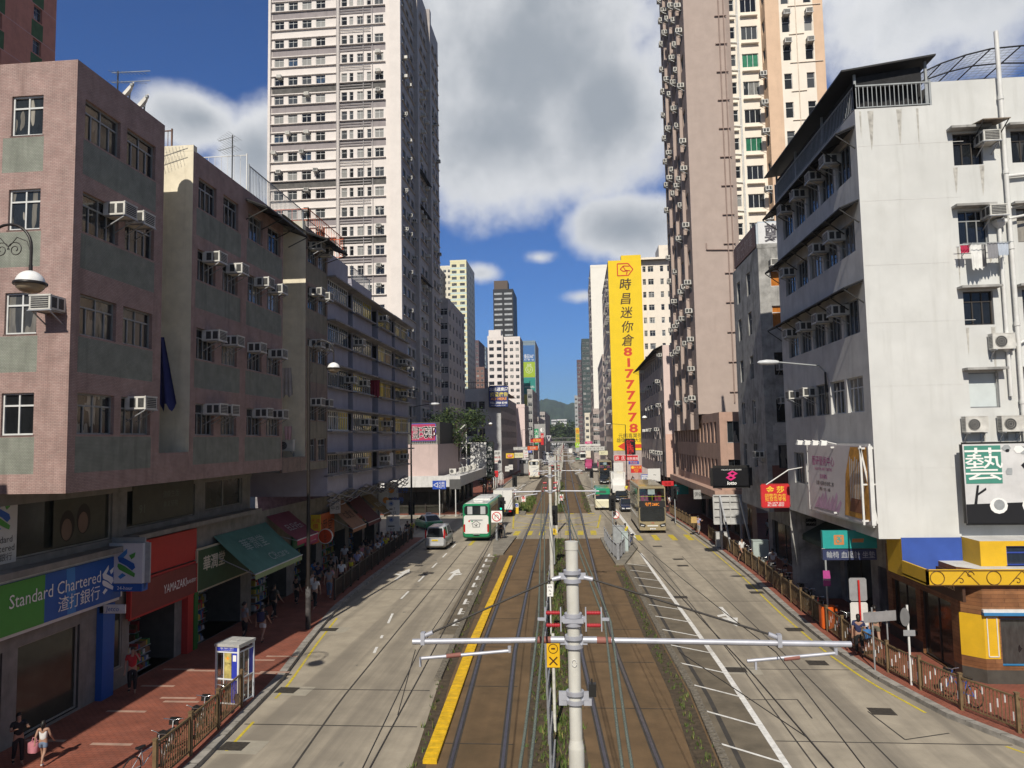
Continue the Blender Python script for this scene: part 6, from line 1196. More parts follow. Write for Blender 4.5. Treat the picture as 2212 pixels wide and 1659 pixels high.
hang('pale yellow projecting sign below the pale panelled canopy', 1294, 973.5, 1313, 983, 170, PYF, [('11°', .45, .25, .5, BLACK)])
hang('tall black sign with big red characters in front of the yellow advert', 1351.5, 948.5, 1371, 984.5, 140, BKF, [('許', .5, .66, .25, RED, {'bold': .05, 'sx': 1.3}), ('氏', .5, .33, .25, RED, {'bold': .05, 'sx': 1.3}), ('興', .5, .0, .25, RED, {'bold': .05, 'sx': 1.3})], frame=DKMETAL)
for i, (c, a, b) in enumerate((('許', 1327, 1339.5), ('氏', 1340.5, 1352), ('找換', 1353, 1366), ('匯款', 1367, 1378))): hang(f"white-framed red square sign with characters, {ORD[i + 1]} of the row under the black sign", a, 983.5, b, 995.3, 132, RF, [(c, .5, .2, .55 if i < 2 else .4, WHITE, {'maxw': .95})], frame=WHITEP, group='row of red exchange signs')
hang('bright blue and red shop fascia under the row of red squares', 1358, 996, 1380, 1003, 128, BLF, [('找換店', .5, .2, .6, OLET)]); hang('red exchange shop board with a gold coin emblem', 1363, 1005.5, 1386, 1021.5, 118, RF, [('許氏匯', .62, .6, .26, GOLD), ('●', .16, .55, .38, GOLD), ('匯率表', .5, .3, .16, GOLD), ('2470', .5, .06, .16, GOLD)])
hang('white poster with thin ink drawing by the bus, right pavement', 1400, 1012, 1426, 1040, 96, WF, [('~', .55, .4, .3, BLACK)]); hang('small white notice with four blue characters beside the ink poster', 1386, 1026, 1400, 1037, 100, WF, [('陳志明', .5, .55, .28, SB), ('牙醫', .5, .12, .28, SB)], frame=BLF)
hang('glowing red shop sign under the long canopy behind the bus', 1430, 1039, 1455, 1050, 84, RF, [('珠寶', .5, .2, .5, M('dark_red', (.2, 0, 0)))]); hang('turquoise shop panel under the long canopy', 1458, 1047, 1487, 1068, 82, TLF, [('藥', .15, .3, .4, WHITE)]); hang('pale grey shop name board under the canopy', 1499, 1058, 1537, 1078, 66, GYF, [('尹琳', .3, .3, .4, BLACK), ('| WINLAM', .7, .32, .25, BLACK)])
hang('shiny white fascia tower beside the exchange shop', 1326, 999, 1346, 1030, 126, WHITEP, [])
PKL = M('hot_pink_logo', (.68, .03, .20), .45)
def lotto(root, O, U, V, n, w, h):
    g = MB()
    for dy, dx in ((0, 0), (.0, 0)): pass
    for cx_, cy_ in ((w * .5 + .06, h * .68), (w * .5 - .06, h * .46)):
        o = [(cx_, cy_ + .22), (cx_ + .36, cy_), (cx_, cy_ - .22), (cx_ - .36, cy_)]; i_ = [(cx_, cy_ + .09), (cx_ + .15, cy_), (cx_, cy_ - .09), (cx_ - .15, cy_)]
        for k in range(4): g.prism([o[k], i_[k], i_[(k + 1) % 4], o[(k + 1) % 4]], O + n * (.004 + .003 * (cy_ < h * .5)), U, V, n * .012)
    wpart('logo', g, PKL, root)
hang('black sportswear sign with a pink double diamond logo', 1541, 1010, 1620, 1050, 52, BKF, [('ITALIAN SPORT DESIGN', .5, .86, .075, WHITE), ('lotto', .5, .07, .19, WHITE, {'shear': .12, 'bold': .03})], t=.3, frame=DKMETAL, marks=lotto)
hang('bright red lingerie shop sign with yellow characters hung from a pole', 1647, 1047, 1703, 1095, 38, RF, [('金 莎', .5, .66, .24, GOLD, {'bold': .02, 'sx': 1.1}), ('調整型內衣', .5, .44, .14, GOLD), ('批發及零售', .5, .27, .14, GOLD), ('TEL:2479 2833', .5, .13, .09, WHITE), ('廣上福樓 1樓E室', .5, .03, .075, WHITE)], t=.08, frame=M('red_frame', (.4, .02, .02)))
g = MB(); a, b = atY(1655, 1047, 38), atY(1703, 1015, 38); g.tube([a, b, (11.5, 38.4, b.z + .1)], .03, 6); g.build('sign_pole', WHITEP, label='slanting white pole holding the red lingerie sign', cat='pole')
hang('teal hanging sign with orange wheelchairs and cushions over dark lettering', 1778, 1146, 1893, 1185, 31.6, TLF, [('♿', .3, .3, .4, M('orange_print', (.5, .2, .07)), {}), ('▰', .65, .3, .5, M('orange_print', (.5, .2, .07)), {})], t=.2); hang('dark blue hanging sign reading wheelchair, blood pressure and cushion', 1778, 1186.5, 1893, 1210, 31.6, M('dark_navy_face', (.03, .04, .10), .5), [('輪椅 血壓計 坐墊', .52, .25, .5, M('silver_lettering', (.4, .42, .45)))], t=.2)
for i, (u, tx) in enumerate(((1741, 'mizuno'), (1716, 'lotto'))): hang(f"small black shop blade sign under the overhang, the {('nearer', 'farther')[i]} one", u, 1120 + 2 * i, u + 22, 1136 + 2 * i, 41 + 6 * i, BKF, [(tx, .5, .35, .3, WHITE)])
awnR = thing('shop_awning', 'dark green shop awning under the overhang of the white building', 'awning', (13.9, 40, 4.4)); g = MB(); g.prism([(13.95, 4.5), (12.1, 3.55), (12.1, 3.3), (12.13, 3.3), (12.13, 3.6), (13.95, 4.56)], (0, 36.5, 0), (1, 0, 0), (0, 0, 1), (0, 6.5, 0)); wpart('canvas', g, M('dark_green_canvas', (.03, .055, .045), .8), awnR)
# billboard back on struts at the canopy end
r = thing('billboard', 'grey metal back of a billboard propped on steel legs below the canopy', 'billboard', (11.8, 58.6, 0)); g = MB(); g.box(10.6, 13.2, 58.6, 58.75, 2.05, 4.35)
for z in (2.1, 2.7, 3.3, 3.85, 4.3): g.box(10.6, 13.2, 58.5, 58.6, z - .05, z + .05)
for x in (10.62, 11.9, 13.15): g.box(x - .05, x + .05, 58.52, 58.6, 2.15, 4.25)
wpart('panel', g, M('galvanised_panel', (.46, .46, .45), .55, .15, 3, stain=.3), r)
for x in (11.1, 12.6):
    for dx, dy in ((0, -.15), (.35, -2.2)): g = MB(); g.bar((x, 58.45, 4.3), (x + dx, 58.4 + dy, .15), .12); wpart('leg', g, STEELG, r)
# ================================================================== SHOP FITTINGS AND AN ADDED SHADE BLOCK
GOODS = [M(f"goods_{k}", v, .6, .15, 8) for k, v in (('white', (.5, .5, .48)), ('red', (.4, .05, .04)), ('yellow', (.5, .38, .06)), ('green', (.06, .22, .08)), ('blue', (.05, .12, .3)), ('brown', (.22, .12, .06)))]
random.seed(88)
def shelf(label, x, y, w, h, rz=0., n=4, z=.17):
    t = thing('display_shelf', label, 'shelf', (x, y, z), rz); g = MB()
    for k in range(n): g.box(-.2, .2, 0, w, h * k / n, h * k / n + .025)
    g.box(-.22, -.2, 0, w, 0, h); g.build('frame', GREYP, t); g = MB()
    for k in range(n):
        u = .04
        while u < w - .14: d = random.uniform(.07, .16); g.box(-.16, .17, u, u + d, h * k / n + .03, h * k / n + random.uniform(.12, h / n * .9), random.randrange(6)); u += d + .02
    g.build('goods', GOODS, t, kind='stuff')
for y, w, h, x, lab in ((27.0, 1.6, 1.1, -17.6, 'low goods shelf with a white tray in the bakery entrance'), (29.2, 1.0, 2.1, -18.7, 'tall goods shelf at the back of the bakery'), (31.6, .75, 1.9, -17.3, 'white stepped display stand at the near side of the health shop entrance'), (33.2, 2.4, 2.0, -18.9, 'long goods shelf inside the health shop'), (37.6, 1.4, 1.7, -17.35, 'newspaper and snack rack outside under the maroon awning'), (39.8, 1.6, 2.1, -18.3, 'goods shelf inside the convenience store'), (44.6, 2.2, 2.1, -18.2, 'goods shelf behind the orange shop panel'), (49.4, 2.6, 1.9, -17.9, 'goods shelf in the shop with the tan awning'), (54.4, 2.2, 1.9, -17.9, 'goods shelf in the shop with the dark maroon awning'), (57.6, 1.8, 1.9, -17.9, 'goods shelf in the shop with the golden awning')): shelf(lab, x, y, w, h)
for y, h, lab in ((31.7, 1.7, 'goods shelf in the shop under the far end of the white building'), (38.2, 1.8, 'goods shelf by the shoe shop entrance on the right pavement')): shelf(lab, 14.6, y, 2.2, h, 0.)
NB = Bld('added_shade_building', 'plain unseen walk-up added next to the bank to shade the left pavement', 'building', (-20, 4, 0), [GREYR, ROOFM]); ws = [(u, z, 1.5, 1.3, 'hk', FR_GREY, GL_NEAR) for z in (5.2, 8.4, 10.9) for u in (1, 4, 7, 10, 13)]  # out-of-view block, put here so its shadow falls on the near left pavement
NB.face((-16.8, -3), E_['E'], 16.5, 0, 13.2, ws); NB.face((-16.8, 13.5), E_['N'], 15, 0, 13.2); NB.face((-30.2, -3), E_['S'], 15, 0, 13.2); NB.face((-30.2, 13.5), (0, -1), 16.5, 0, 13.2); NB.top([(-30.2, -3), (-16.8, -3), (-16.8, 13.5), (-30.2, 13.5)], 13.2, 1); NB.done()
for y, tx, c in ((41.9, '藥房', M('shop_green', (.03, .17, .07), .6)), (52.6, '金行', M('shop_red', (.3, .03, .03), .6)), (56.4, '茶餐', M('shop_ochre', (.3, .2, .05), .6))): signboard('shop_fascia', f"dim {c.name.split('_')[1]} shop fascia under the lavender block", (-16.8, y, 2.75), EU, 3.2, .8, c, [(tx, 1.6, .2, .4, CRML, {})], t=.1)
# ================================================================== TRAM OVERHEAD LINE
MASTC = M('mast_weathered_paint', (.56, .55, .50), .6, .12, 3, streak=.35, dirt=(.36, .33, .26)); ARMC = M('galvanised_arm', (.46, .47, .52), .45, .12, 5, metal=.35); INSR = M('red_insulator', (.38, .025, .035), .35); ROPEG = M('green_feeder_cable', (.15, .18, .15), .7, .5, 60); WIREC = M('contact_wire', (.06, .055, .05), .5, metal=.4); COPB = M('rust_red_sleeve', (.25, .10, .08), .7)
WLp = path([(-2.15, 4), (-2.42, 11), (-3.75, 43), (-4.15, 70), (-4.8, 110), (-6, 175), (-8.5, 330)]); WRp = path([(2.75, 4), (2.5, 11), (.65, 43), (-.1, 70), (-1.1, 110), (-2.3, 175), (-5.6, 330)])
def mast(x, y, label, near=False):
    n = 20 if near else 10; t = thing('catenary_mast', label, 'mast', (x, y, .1 if near else 0), 0, 'overhead line masts between the tracks'); xl, xr = WLp(y) - x, WRp(y) - x
    g = MB(); g.tube([(0, 0, 0), (0, 0, 4.38)], .115, n); g.tube([(0, 0, 4.38), (0, 0, 4.5)], [.115, .093], n, caps=False); g.tube([(0, 0, 4.5), (0, 0, 7.27)], .093, n); g.tube([(0, 0, 7.24), (0, 0, 7.36)], [.1, .1], n); g.build('pole', MASTC, t)
    for z in ((5.9, 6.22, 6.85, 5.1) if near else (5.9, 6.8)):
        g = MB(); g.tube([(0, 0, z - .09), (0, 0, z - .035)], .132, n); g.tube([(0, 0, z + .035), (0, 0, z + .09)], .132, n); g.box(-.15, .15, -.135, .135, z - .03, z + .03) if z == 6.22 else g.bar((-.2, 0, z), (.2, 0, z), .05, .09); g.build('clamp_band', ARMC, t)
    for s, xe in ((-1, xl - .12), (1, xr + 1.35 if near else xr + .6)):
        g = MB(); g.tube([(s * .14, 0, 5.92), (xe, 0, 5.88)], .042, 10); g.tube([(s * .34, 0, 5.918), (s * .55, 0, 5.915)], .05, 10, 1); g.tube([(s * .14, 0, 5.92), (s * .34, 0, 5.92)], .05, 10); g.build('cantilever_arm', [ARMC, COPB], t)
        xs = xe + (.16 if s < 0 else -1.0 if near else -.2); g = MB(); g.tube([(s * .17, 0, 6.83), (s * .3, 0, 6.80)], .035, 8); g.tube([(s * .3, 0, 6.80), (xs - s * .15, 0, 6.02)], .016, 6, 1); g.tube([(xs - s * .15, 0, 6.02), (xs, 0, 5.96)], .032, 8); g.box(xs - .03, xs + .03, -.05, .05, 5.84, 6.02); g.build('stay_rod', [ARMC, WIREC], t)
        xc = xl if s < 0 else xr; x0 = xl + 1.35 if s < 0 else xe - .22; g = MB(); z1 = 5.64 if near else 5.6; g.tube([(x0, -.02, 5.83), (x0, -.02, 5.74)], .028, 8); g.tube([(x0, -.02, 5.76), (xc + (.02 if s < 0 else -.12), -.02, z1)], .026, 8); k = .35; g.tube([(xc + .4 * (1 if s < 0 else 1), -.02, z1 + .03 + (.005)), (xc + .62, -.02, z1 + .06)], .034, 8, 1); g.bar((xc, -.02, z1 + .02), (xc, -.02, z1 - .12), .03); g.build('registration_arm', [ARMC, COPB], t)
        if near:
            for z in (6.13, 6.31): g = MB(); g.lathe([(.02, -.105)] + [(r, -.095 + i * .024 + d) for i in range(8) for r, d in ((.022, 0), (.04, .008), (.022, .016))] + [(.02, .105)], n=12); o = g.build('insulator', INSR, t, (s * .3, 0, z)); o.rotation_euler.y = R(90)
            g = MB(); g.box(s * .185 - .009, s * .185 + .009, -.04, .04, 6.05, 6.39); g.bar((s * .1, 0, 6.22), (s * .19, 0, 6.22), .05, .08); g.build('insulator_bracket', ARMC, t); g = MB(); g.box(s * .415 - .009, s * .415 + .009, -.04, .04, 6.05, 6.39); g.bar((s * .415, 0, 6.22), (s * .53, 0, 6.22), .04); g.build('insulator_bracket', ARMC, t)
        else:
            g = MB(); g.tube([(s * .2, 0, 6.1), (s * .42, 0, 6.1)], .055, 8); g.tube([(s * .2, 0, 6.4), (s * .42, 0, 6.4)], .055, 8); g.build('insulator', INSR, t)
    if near:
        for s in (-1, 1): g = MB(); g.box(min(s * .12, s * .24), max(s * .12, s * .24), -.02, .02, 4.98, 5.18); g.build('lug_plate', ARMC, t); 
        g = MB(); g.box(.2, .31, -.06, .04, 5.12, 5.3); g.tube([(.25, -.02, 5.3), (.25, -.02, 5.37)], .012, 6); g.build('cable_clamp', DKMETAL, t)
        g = MB(); g.tube([(.035 * math.cos(k * .4), -.116, 5.62 + .05 * math.sin(k * .4)) for k in range(16)], .004, 4); g.build('chalk_mark', WHITE, t)
    return t
mast(-.112, 11.0, 'tall pale steel mast with red insulators and two arms right in front of the viewer', True)
for i, (y, w) in enumerate(((43, 'second mast up the track, its base rusty brown'), (70, 'third mast up the track, beside the crossing'), (100, 'fourth mast up the track, past the crossing'), (130, 'fifth mast up the track'), (160, 'sixth mast up the track'), (192, 'seventh mast up the track'), (226, 'eighth mast up the track'), (262, 'ninth mast up the track'), (300, 'tenth mast, the farthest in sight'))): mast(FN(y) + .08, y, 'pale overhead line mast with arms, ' + w)
def wire(label, pts, r, m, sag=0., name='overhead_wire'):
    q = []
    for a, b in zip(pts, pts[1:]):
        a, b = Vector(a), Vector(b); n = max(2, int((b - a).length / 3))
        for i in range(n): t = i / n; q.append(a + (b - a) * t - Z3 * (sag * 4 * t * (1 - t)))
    q.append(Vector(pts[-1])); MB().tube(q, r, 5, caps=False).build(name, m, label=label, cat='wire', group='overhead wires along the tracks')
Ys = [4, 11, 43, 70, 100, 130, 160, 192, 226, 262, 300]
wire('thin contact wire over the left track', [(WLp(y), y, 5.5) for y in Ys], .011, WIREC); wire('thin contact wire over the right track', [(WRp(y), y, 5.5) for y in Ys], .011, WIREC); wire('carrier wire over the left track, dropping to the contact wire', [(WLp(4) + .1, 3, 5.9), (WLp(11) - .02, 11, 5.86), (WLp(43), 43, 5.86), (WLp(70), 70, 5.86), (WLp(100), 100, 5.86)], .008, WIREC, .25); wire('carrier wire over the right track, dropping to the contact wire', [(WRp(4), 3, 5.9), (WRp(11) + .3, 11, 5.86), (WRp(43), 43, 5.86), (WRp(70), 70, 5.86), (WRp(100), 100, 5.86)], .008, WIREC, .25)
for s, d, lab in ((-1, -.05, 'left pair, outer'), (-1, .1, 'left pair, inner'), (1, -.08, 'right pair, inner'), (1, .06, 'right pair, outer')):
    wire(f"green striped feeder cable running past the near mast, {lab} one", [(-.1 + s * .5 + d * .6 + (.12 if s < 0 else -.05), 3.5, 6.25), (-.1 + s * .5 + d * .6, 11, 6.29), (FN(43) + .08 + s * .45 + d, 43, 6.2), (FN(70) + s * .4 + d, 70, 6.2), (FN(130) + s * .4 + d, 130, 6.2)], .017, ROPEG, .12, 'feeder_cable')
for s, xx in ((-1, WLp), (1, WRp)):
    g = MB(); g.tube([(xx(11) - .08 if s < 0 else 1.42, 11, 5.86), (xx(9) - .03 if s < 0 else xx(8.9), 8.9 if s > 0 else 9.4, 5.5)], .007, 5); g.build('dropper_wire', WIREC, label=f"slanting dropper wire under the {'left' if s < 0 else 'right'} arm of the near mast", cat='wire')
# marker post, fence between the tracks
r = thing('marker_post', 'white post with yellow cross marker sign beside the near mast', 'post', (-.88, 23, 0)); g = MB(); g.tube([(-.88, 23, 0), (-.88, 23, 2.95)], .05, 10); wpart('post', g, M('chipped_white_paint', (.62, .61, .55), .6, .2, 6, stain=.4, dirt=(.3, .25, .16)), r)
g = MB(); g.box(-1.08, -.68, 22.93, 22.95, 1.95, 2.75); wpart('sign_plate', g, M('yellow_marker', (.72, .42, .01), .5), r); g = MB(); g.bar((-1.0, 22.92, 2.03), (-.76, 22.92, 2.27), .035, .01, 0, (0, 1, 0)); g.bar((-.76, 22.918, 2.03), (-1.0, 22.918, 2.27), .035, .01, 0, (0, 1, 0)); g.tube([(-.88 + .14 * math.cos(k * .3), 22.92, 2.52 + .14 * math.sin(k * .3)) for k in range(22)], .01, 4); g.bar((-.94, 22.92, 2.52), (-.82, 22.92, 2.52), .04, .01, 0, (0, 1, 0)); wpart('cross_mark', g, M('dark_brown_mark', (.06, .02, .005)), r)
r = thing('plate_post', 'slim white post with a numbered white plate between the tracks', 'post', (FN(34) + .1, 34, 0)); x = FN(34) + .1; g = MB(); g.tube([(x, 34, 0), (x, 34, 2.3)], .035, 8); wpart('post', g, WHITEP, r); signboard('number_plate_sign', 'white plate lettered 576 PL 19 on a slim post between the tracks', (x - .14, 33.94, 1.75), (1, 0, 0), .28, .55, WHITE, [('576', .14, .39, .09, BLACK), ('PL', .14, .22, .09, BLACK), ('19', .14, .06, .09, BLACK)], t=.02)
r = thing('track_fence', 'low grey steel panel fence running between the two tracks', 'fence', (FN(20), 20, 0)); fm = None
g = MB(); g.box(-.02, .02, 0, 1.9, .1, .16); g.box(-.02, .02, 0, 1.9, .95, 1.02); [g.box(-.012, .012, .04 + k * .13, .075 + k * .13, .1, 1.0) for k in range(15)]; pm = g.mesh('panel', [STEELG]); g = MB(); g.box(-.03, .03, -.03, .03, 0, 1.08); g.box(-.022, .05, -.012, .012, .5, .56); qm = g.mesh('post', [STEELG])
for k in range(29):
    y = 8 + k * 2.0
    for me, nm in ((pm, 'panel'), (qm, 'post')): o = link(nm, me, r, (FN(y) - .12, y, 0)); o.matrix_parent_inverse = Matrix.Translation(-r.location)
# ================================================================== PEDESTRIAN RAILINGS
BRZ = M('brown_railing_paint', (.17, .115, .06), .5, .25, 5); DKR = M('dark_railing_paint', (.045, .035, .03), .5, .2)
def railing_kit(L, h, mat, white=0, n=14):
    p, w = MB(), MB(); p.box(-.025, .025, 0, L, h - .06, h - .01); p.box(-.02, .02, 0, L, .12, .16)
    for i in range(n): y = L * (i + .7) / (n + .4); p.box(-.011, .011, y - .011, y + .011, .16, h - .06); (w.box(-.014, .014, y - .014, y + .014, .3 + .22 * (i % 3), .56 + .22 * (i % 3)) if white and i % 2 == 0 else None)
    return p.mesh('panel', [mat]), (w.mesh('white_sleeves', [WHITEP]) if white else None)
def railing(label, pts, step, h, mat, white=lambda y: False, gap=.0):
    r = thing('pedestrian_railing', label, 'railing', (*pts[0], .15)); q = []; acc = 0
    pts = [Vector((*p, .15)) for p in pts]; k0, k1 = railing_kit(step - .1, h, mat), railing_kit(step - .1, h, mat, 1)
    po = MB(); po.box(-.05, .05, -.05, .05, 0, h + .08); po.box(-.065, .065, -.065, .065, h + .08, h + .11); pm = po.mesh('post', [mat])
    tot = sum((b - a).length for a, b in zip(pts, pts[1:]))
    def at(d):
        for a, b in zip(pts, pts[1:]):
            L = (b - a).length
            if d <= L + 1e-6: return a + (b - a) * (d / L)
            d -= L
        return pts[-1]
    n = int(tot / step)
    for i in range(n + 1):
        a = at(i * step); o = link('post', pm, r, a); o.matrix_parent_inverse = Matrix.Translation(-r.location)
        if i < n:
            b = at((i + 1) * step); d = b - a; rz = math.atan2(d.y, d.x) - math.pi / 2; k = k1 if white(a.y) else k0; sc = (1, d.length / step, 1)
            o = link('panel', k[0], r, a + d.normalized() * .05, rz, sc); o.matrix_parent_inverse = Matrix.Translation(-r.location)
            if k[1]: link('white_sleeves', k[1], o)
    return r
railing('long brown kerb railing with bronze posts along the right pavement', [(KR(y) + .62, y) for y in [19.9 + k * 1.5 for k in range(32)] if y < 66.6], 1.9, 1.05, BRZ, lambda y: y < 33)
railing('short brown railing beside the gold bus at the crossing', [(KR(y) + .5, y) for y in (69.5, 73, 77, 82, 86)], 1.9, 1.05, BRZ)
railing('short brown railing in front of parked bicycles near the phone booth', [(KL(y) - .45, y) for y in (18.6, 20, 22, 24.4)], 1.9, 1.12, BRZ)
railing('dark railing along the crowded left pavement', [(KL(y) - .62 - .02 * (y - 40), y) for y in (40.5, 44, 48, 52, 56, 60, 64, 66)], 1.9, 1.1, DKR)
railing('grey railing on the far corner of the left side street', [(-30, 88.0), (-24, 88.0), (-17, 88.0), (-15, 89.5), (-14.6, 94)], 1.9, 1.05, DKR)
railing('white V-shaped refuge railing on the traffic island, tracks side', [(2.75, 53.6), (2.4, 57), (2.2, 63.2)], 1.6, 1.1, STEELG); railing('white V-shaped refuge railing on the traffic island, road side', [(2.85, 53.6), (3.6, 57.6), (4.4, 61.4)], 1.6, 1.1, STEELG)
railing('short grey guard rail on the left crossing island', [(-7.3, 64.6), (-7.3, 66.2), (-6.2, 66.2)], 1.1, 1.0, STEELG)
g = MB(); g.prism([(2.55, 52.2), (3.2, 52.3), (4.75, 60), (4.6, 65.5), (1.9, 65.8), (2.1, 60)], (0, 0, .0), (1, 0, 0), (0, 1, 0), (0, 0, .14)); g.prism([(-6.7, 56.5), (-5.9, 57), (-5.7, 67), (-7.6, 66.8), (-7.2, 61)], (0, 0, 0), (1, 0, 0), (0, 1, 0), (0, 0, .14)); g.prism([(-8.1, 86.2), (-6.3, 86.2), (-6.4, 90), (-7.9, 91)], (0, 0, 0), (1, 0, 0), (0, 1, 0), (0, 0, .14)); g.build('traffic_island', M('island_concrete', (.22, .2, .165), .9, .25, 1.5, stain=.4), kind='structure')
# ================================================================== STREET LAMPS
LAMPD = M('dark_lamp_paint', (.022, .018, .016), .4, .2, 4); DOME = M('white_lamp_dome', (.80, .80, .79), .35); BOWL = M('amber_lamp_bowl', (.33, .27, .19), .12, .15, 3); STICK = M('sticker_spotted_post', (.06, .055, .055), .5, 1.0, 3, stain=.9, dirt=(.42, .42, .42))
def ornate(label, x, y, H=12.75, side=1, base=.15, dx=1.25, mat=None):
    t = thing('ornate_street_lamp', label, 'street lamp', (x, y, base)); s = side; g = MB(); g.tube([(0, 0, 0), (0, 0, 1.9)], .125, 12, 1); g.tube([(0, 0, 1.9), (0, 0, 2.0)], [.125, .09], 12, 0, False); g.tube([(0, 0, 2.0), (0, 0, H + .35)], [.09, .075], 12); g.build('post', [LAMPD, STICK], t)
    g = MB(); x0 = .14; c = (x0 + dx) / 2; rr_ = (dx - x0) / 2; g.tube([(s * x0, 0, H - 1.0)] + [(s * (c - rr_ * math.cos(k * math.pi / 14)), 0, H + .05 + rr_ * math.sin(k * math.pi / 14)) for k in range(15)] + [(s * dx, 0, H - .35)], .032, 8); g.bar((0, 0, H - .95), (s * x0, 0, H - .95), .04); g.bar((0, 0, H - .2), (s * x0, 0, H - .2), .04); g.build('arched_arm', LAMPD, t)
    g = MB()
    for q in (-1, 1): g.tube([(s * (c + q * .17 - q * (.19 - .16 * k / 26) * math.cos(k * .42)), 0, H + .02 + (.19 - .16 * k / 26) * math.sin(k * .42)) for k in range(26)], .011, 5)
    for q in (-1, 1): g.tube([(s * (c + q * .03), 0, H + .1), (s * (c + q * .2), 0, H + .3), (s * (c + q * rr_ * .8), 0, H + .2), (s * (c + q * rr_ * .97), 0, H - .05)], .01, 5)
    g.build('scrollwork', LAMPD, t)
    zl = H - .78; g = MB(); g.lathe([(.3 * math.cos(a), .3 * math.sin(a)) for a in [k * .1745 for k in range(9)]] + [(.02, .3)], (s * dx, 0, zl), 20); g.build('lamp_dome', DOME, t); g = MB(); g.lathe([(.335, -.03), (.345, .0), (.335, .035), (.28, .035)], (s * dx, 0, zl), 20); g.lathe([(.28, -.03), (.335, -.03)], (s * dx, 0, zl), 20); g.build('lamp_rim', LAMPD, t); g = MB(); g.lathe([(.3, -.025), (.27, -.1), (.2, -.17), (.1, -.21), (.01, -.22)], (s * dx, 0, zl), 20); g.build('lamp_bowl', BOWL, t); g = MB(); g.tube([(s * dx, 0, H - .35), (s * dx, 0, zl + .28)], .04, 8); g.build('stem', LAMPD, t); return t
ornate('dark ornate lamp with white dome in front of the sunlit pink end wall', -13.35, 14.95, 13.3); ornate('dark ornate street lamp with sticker-covered foot on the left pavement by the teal awning', -13.0, 34.3, 13.25)
ornate('dark ornate street lamp beside the COINWATCH billboard', -14.4, 111, 12.0, base=.15); ornate('dark ornate street lamp by the pink end wall on the right pavement', 9.95, 85, 11.8, -1, dx=2.0)
def cobra(label, x, y, H, L, s, mount=0., col=DKMETAL):
    t = thing('street_lamp', label, 'street lamp', (x, y, mount or .15)); z0 = 0 if not mount else 0; h = H - (mount or .15); g = MB(); g.tube([(0, 0, 0), (0, 0, h)], [.1, .06], 10) if not mount else g.tube([(0, 0, 0), (0, 0, h - .3)], .05, 8); g.build('post', col, t)
    g = MB(); g.tube([(0, 0, h - (.3 if mount else 0)), (s * .25, 0, h), (s * (L - .9), 0, h + .22)], .035, 8); g.build('arm', GREYP if mount else col, t); g = MB(); q = L - .95; g.loft([[(s * (q + u * .95), w * math.cos(a), h + .22 + .0 + d * math.sin(a)) for a in [k * .7854 for k in range(8)]] for u, w, d in ((0, .06, .06), (.15, .15, .1), (.55, .19, .13), (.9, .14, .09), (1, .03, .03))]); g.build('lamp_head', M('pale_grey_lamp', (.56, .58, .60), .4), t); return t
cobra('modern street lamp on a dark post at the left side street corner', -15.3, 66.2, 12.2, 2.7, 1); cobra('modern street lamp head on an arm bracketed to the white building', 11.4, 34, 12.1, 3.0, -1, 9.9); cobra('modern street lamp in front of the yellow advert', 8.6, 128, 11.2, 3.4, -1); cobra('modern street lamp over the far left kerb', -14.6, 195, 11.5, 2.6, 1); cobra('modern street lamp by the far right kerb', 6.9, 175, 10.8, 2.6, -1)
# ================================================================== PHONE BOOTH
t = thing('phone_booth', 'white aluminium phone booth with blue panels on the left pavement', 'phone booth', (-12.03, 24.85, .15), R(-9)); t.scale = (.88, .88, .9); ALU = M('white_aluminium', (.68, .70, .72), .4, .06, 3); PB = M('royal_blue_panel', (.03, .05, .42), .5, .08); TINT = see_glass(); TINT.name = 'booth_glass'; h, H = .49, 2.15
for a in (-1, 1):
    for b in (-1, 1): g = MB(); g.box(a * h - .035, a * h + .035, b * h - .035, b * h + .035, 0, H); g.build('corner_post', ALU, t)
g = MB(); g.box(-.55, .55, -.55, .55, H, H + .1); g.box(-.2, .15, -.1, .12, H + .1, H + .12); g.build('roof', M('booth_roof', (.48, .48, .46), .6, .2, 4, stain=.4), t); g = MB()
for z in (.06, .95, 1.95, H - .03):
    for q in (-1, 1): g.box(-h, h, q * h - .02, q * h + .02, z - .025, z + .025); g.box(q * h - .02, q * h + .02, -h, h, z - .025, z + .025)
for q in (-1, 1): g.box(q * h - .015, q * h + .015, -.17, -.14, .06, 1.95); g.box(q * h - .015, q * h + .015, .15, .18, .06, 1.95)
g.box(-.17, -.14, -h - .015, -h + .015, .06, 1.95); g.build('glazing_bar', ALU, t); g = MB(); g.box(-.46, .46, -h - .03, -h - .022, 1.99, 2.14); g.build('header_panel', PB, t); g = MB(); g.text('電話 / 電話卡 / 信用卡', (0, -h - .032, 2.07), (1, 0, 0), (0, 0, 1), .045, maxw=.8); g.text('Coin, Phonecard, Credit Card', (0, -h - .032, 2.01), (1, 0, 0), (0, 0, 1), .032, maxw=.8); g.build('lettering', WHITE, t)
g = MB(); g.box(.2, .455, -h - .012, -h + .012, .09, 1.93); g.box(h - .012, h + .012, .2, .45, .98, 1.93); g.build('blue_panel', PB, t); g = MB(); g.box(-.13, .18, -h - .012, -h + .012, .98, 1.93); g.build('yellow_poster', M('yellow_poster', (.50, .42, .14), .6, .35, 5), t); g = MB(); g.text('ZONE', (.02, -h - .014, 1.5), (1, 0, 0), (0, 0, 1), .07); g.text('✦', (.02, -h - .014, 1.65), (1, 0, 0), (0, 0, 1), .16, 1); g.build('poster_lettering', [BLACK, OLET], t); g = MB(); g.box(.25, .4, -h - .016, -h - .012, 1.62, 1.85); g.build('notice', WHITE, t)
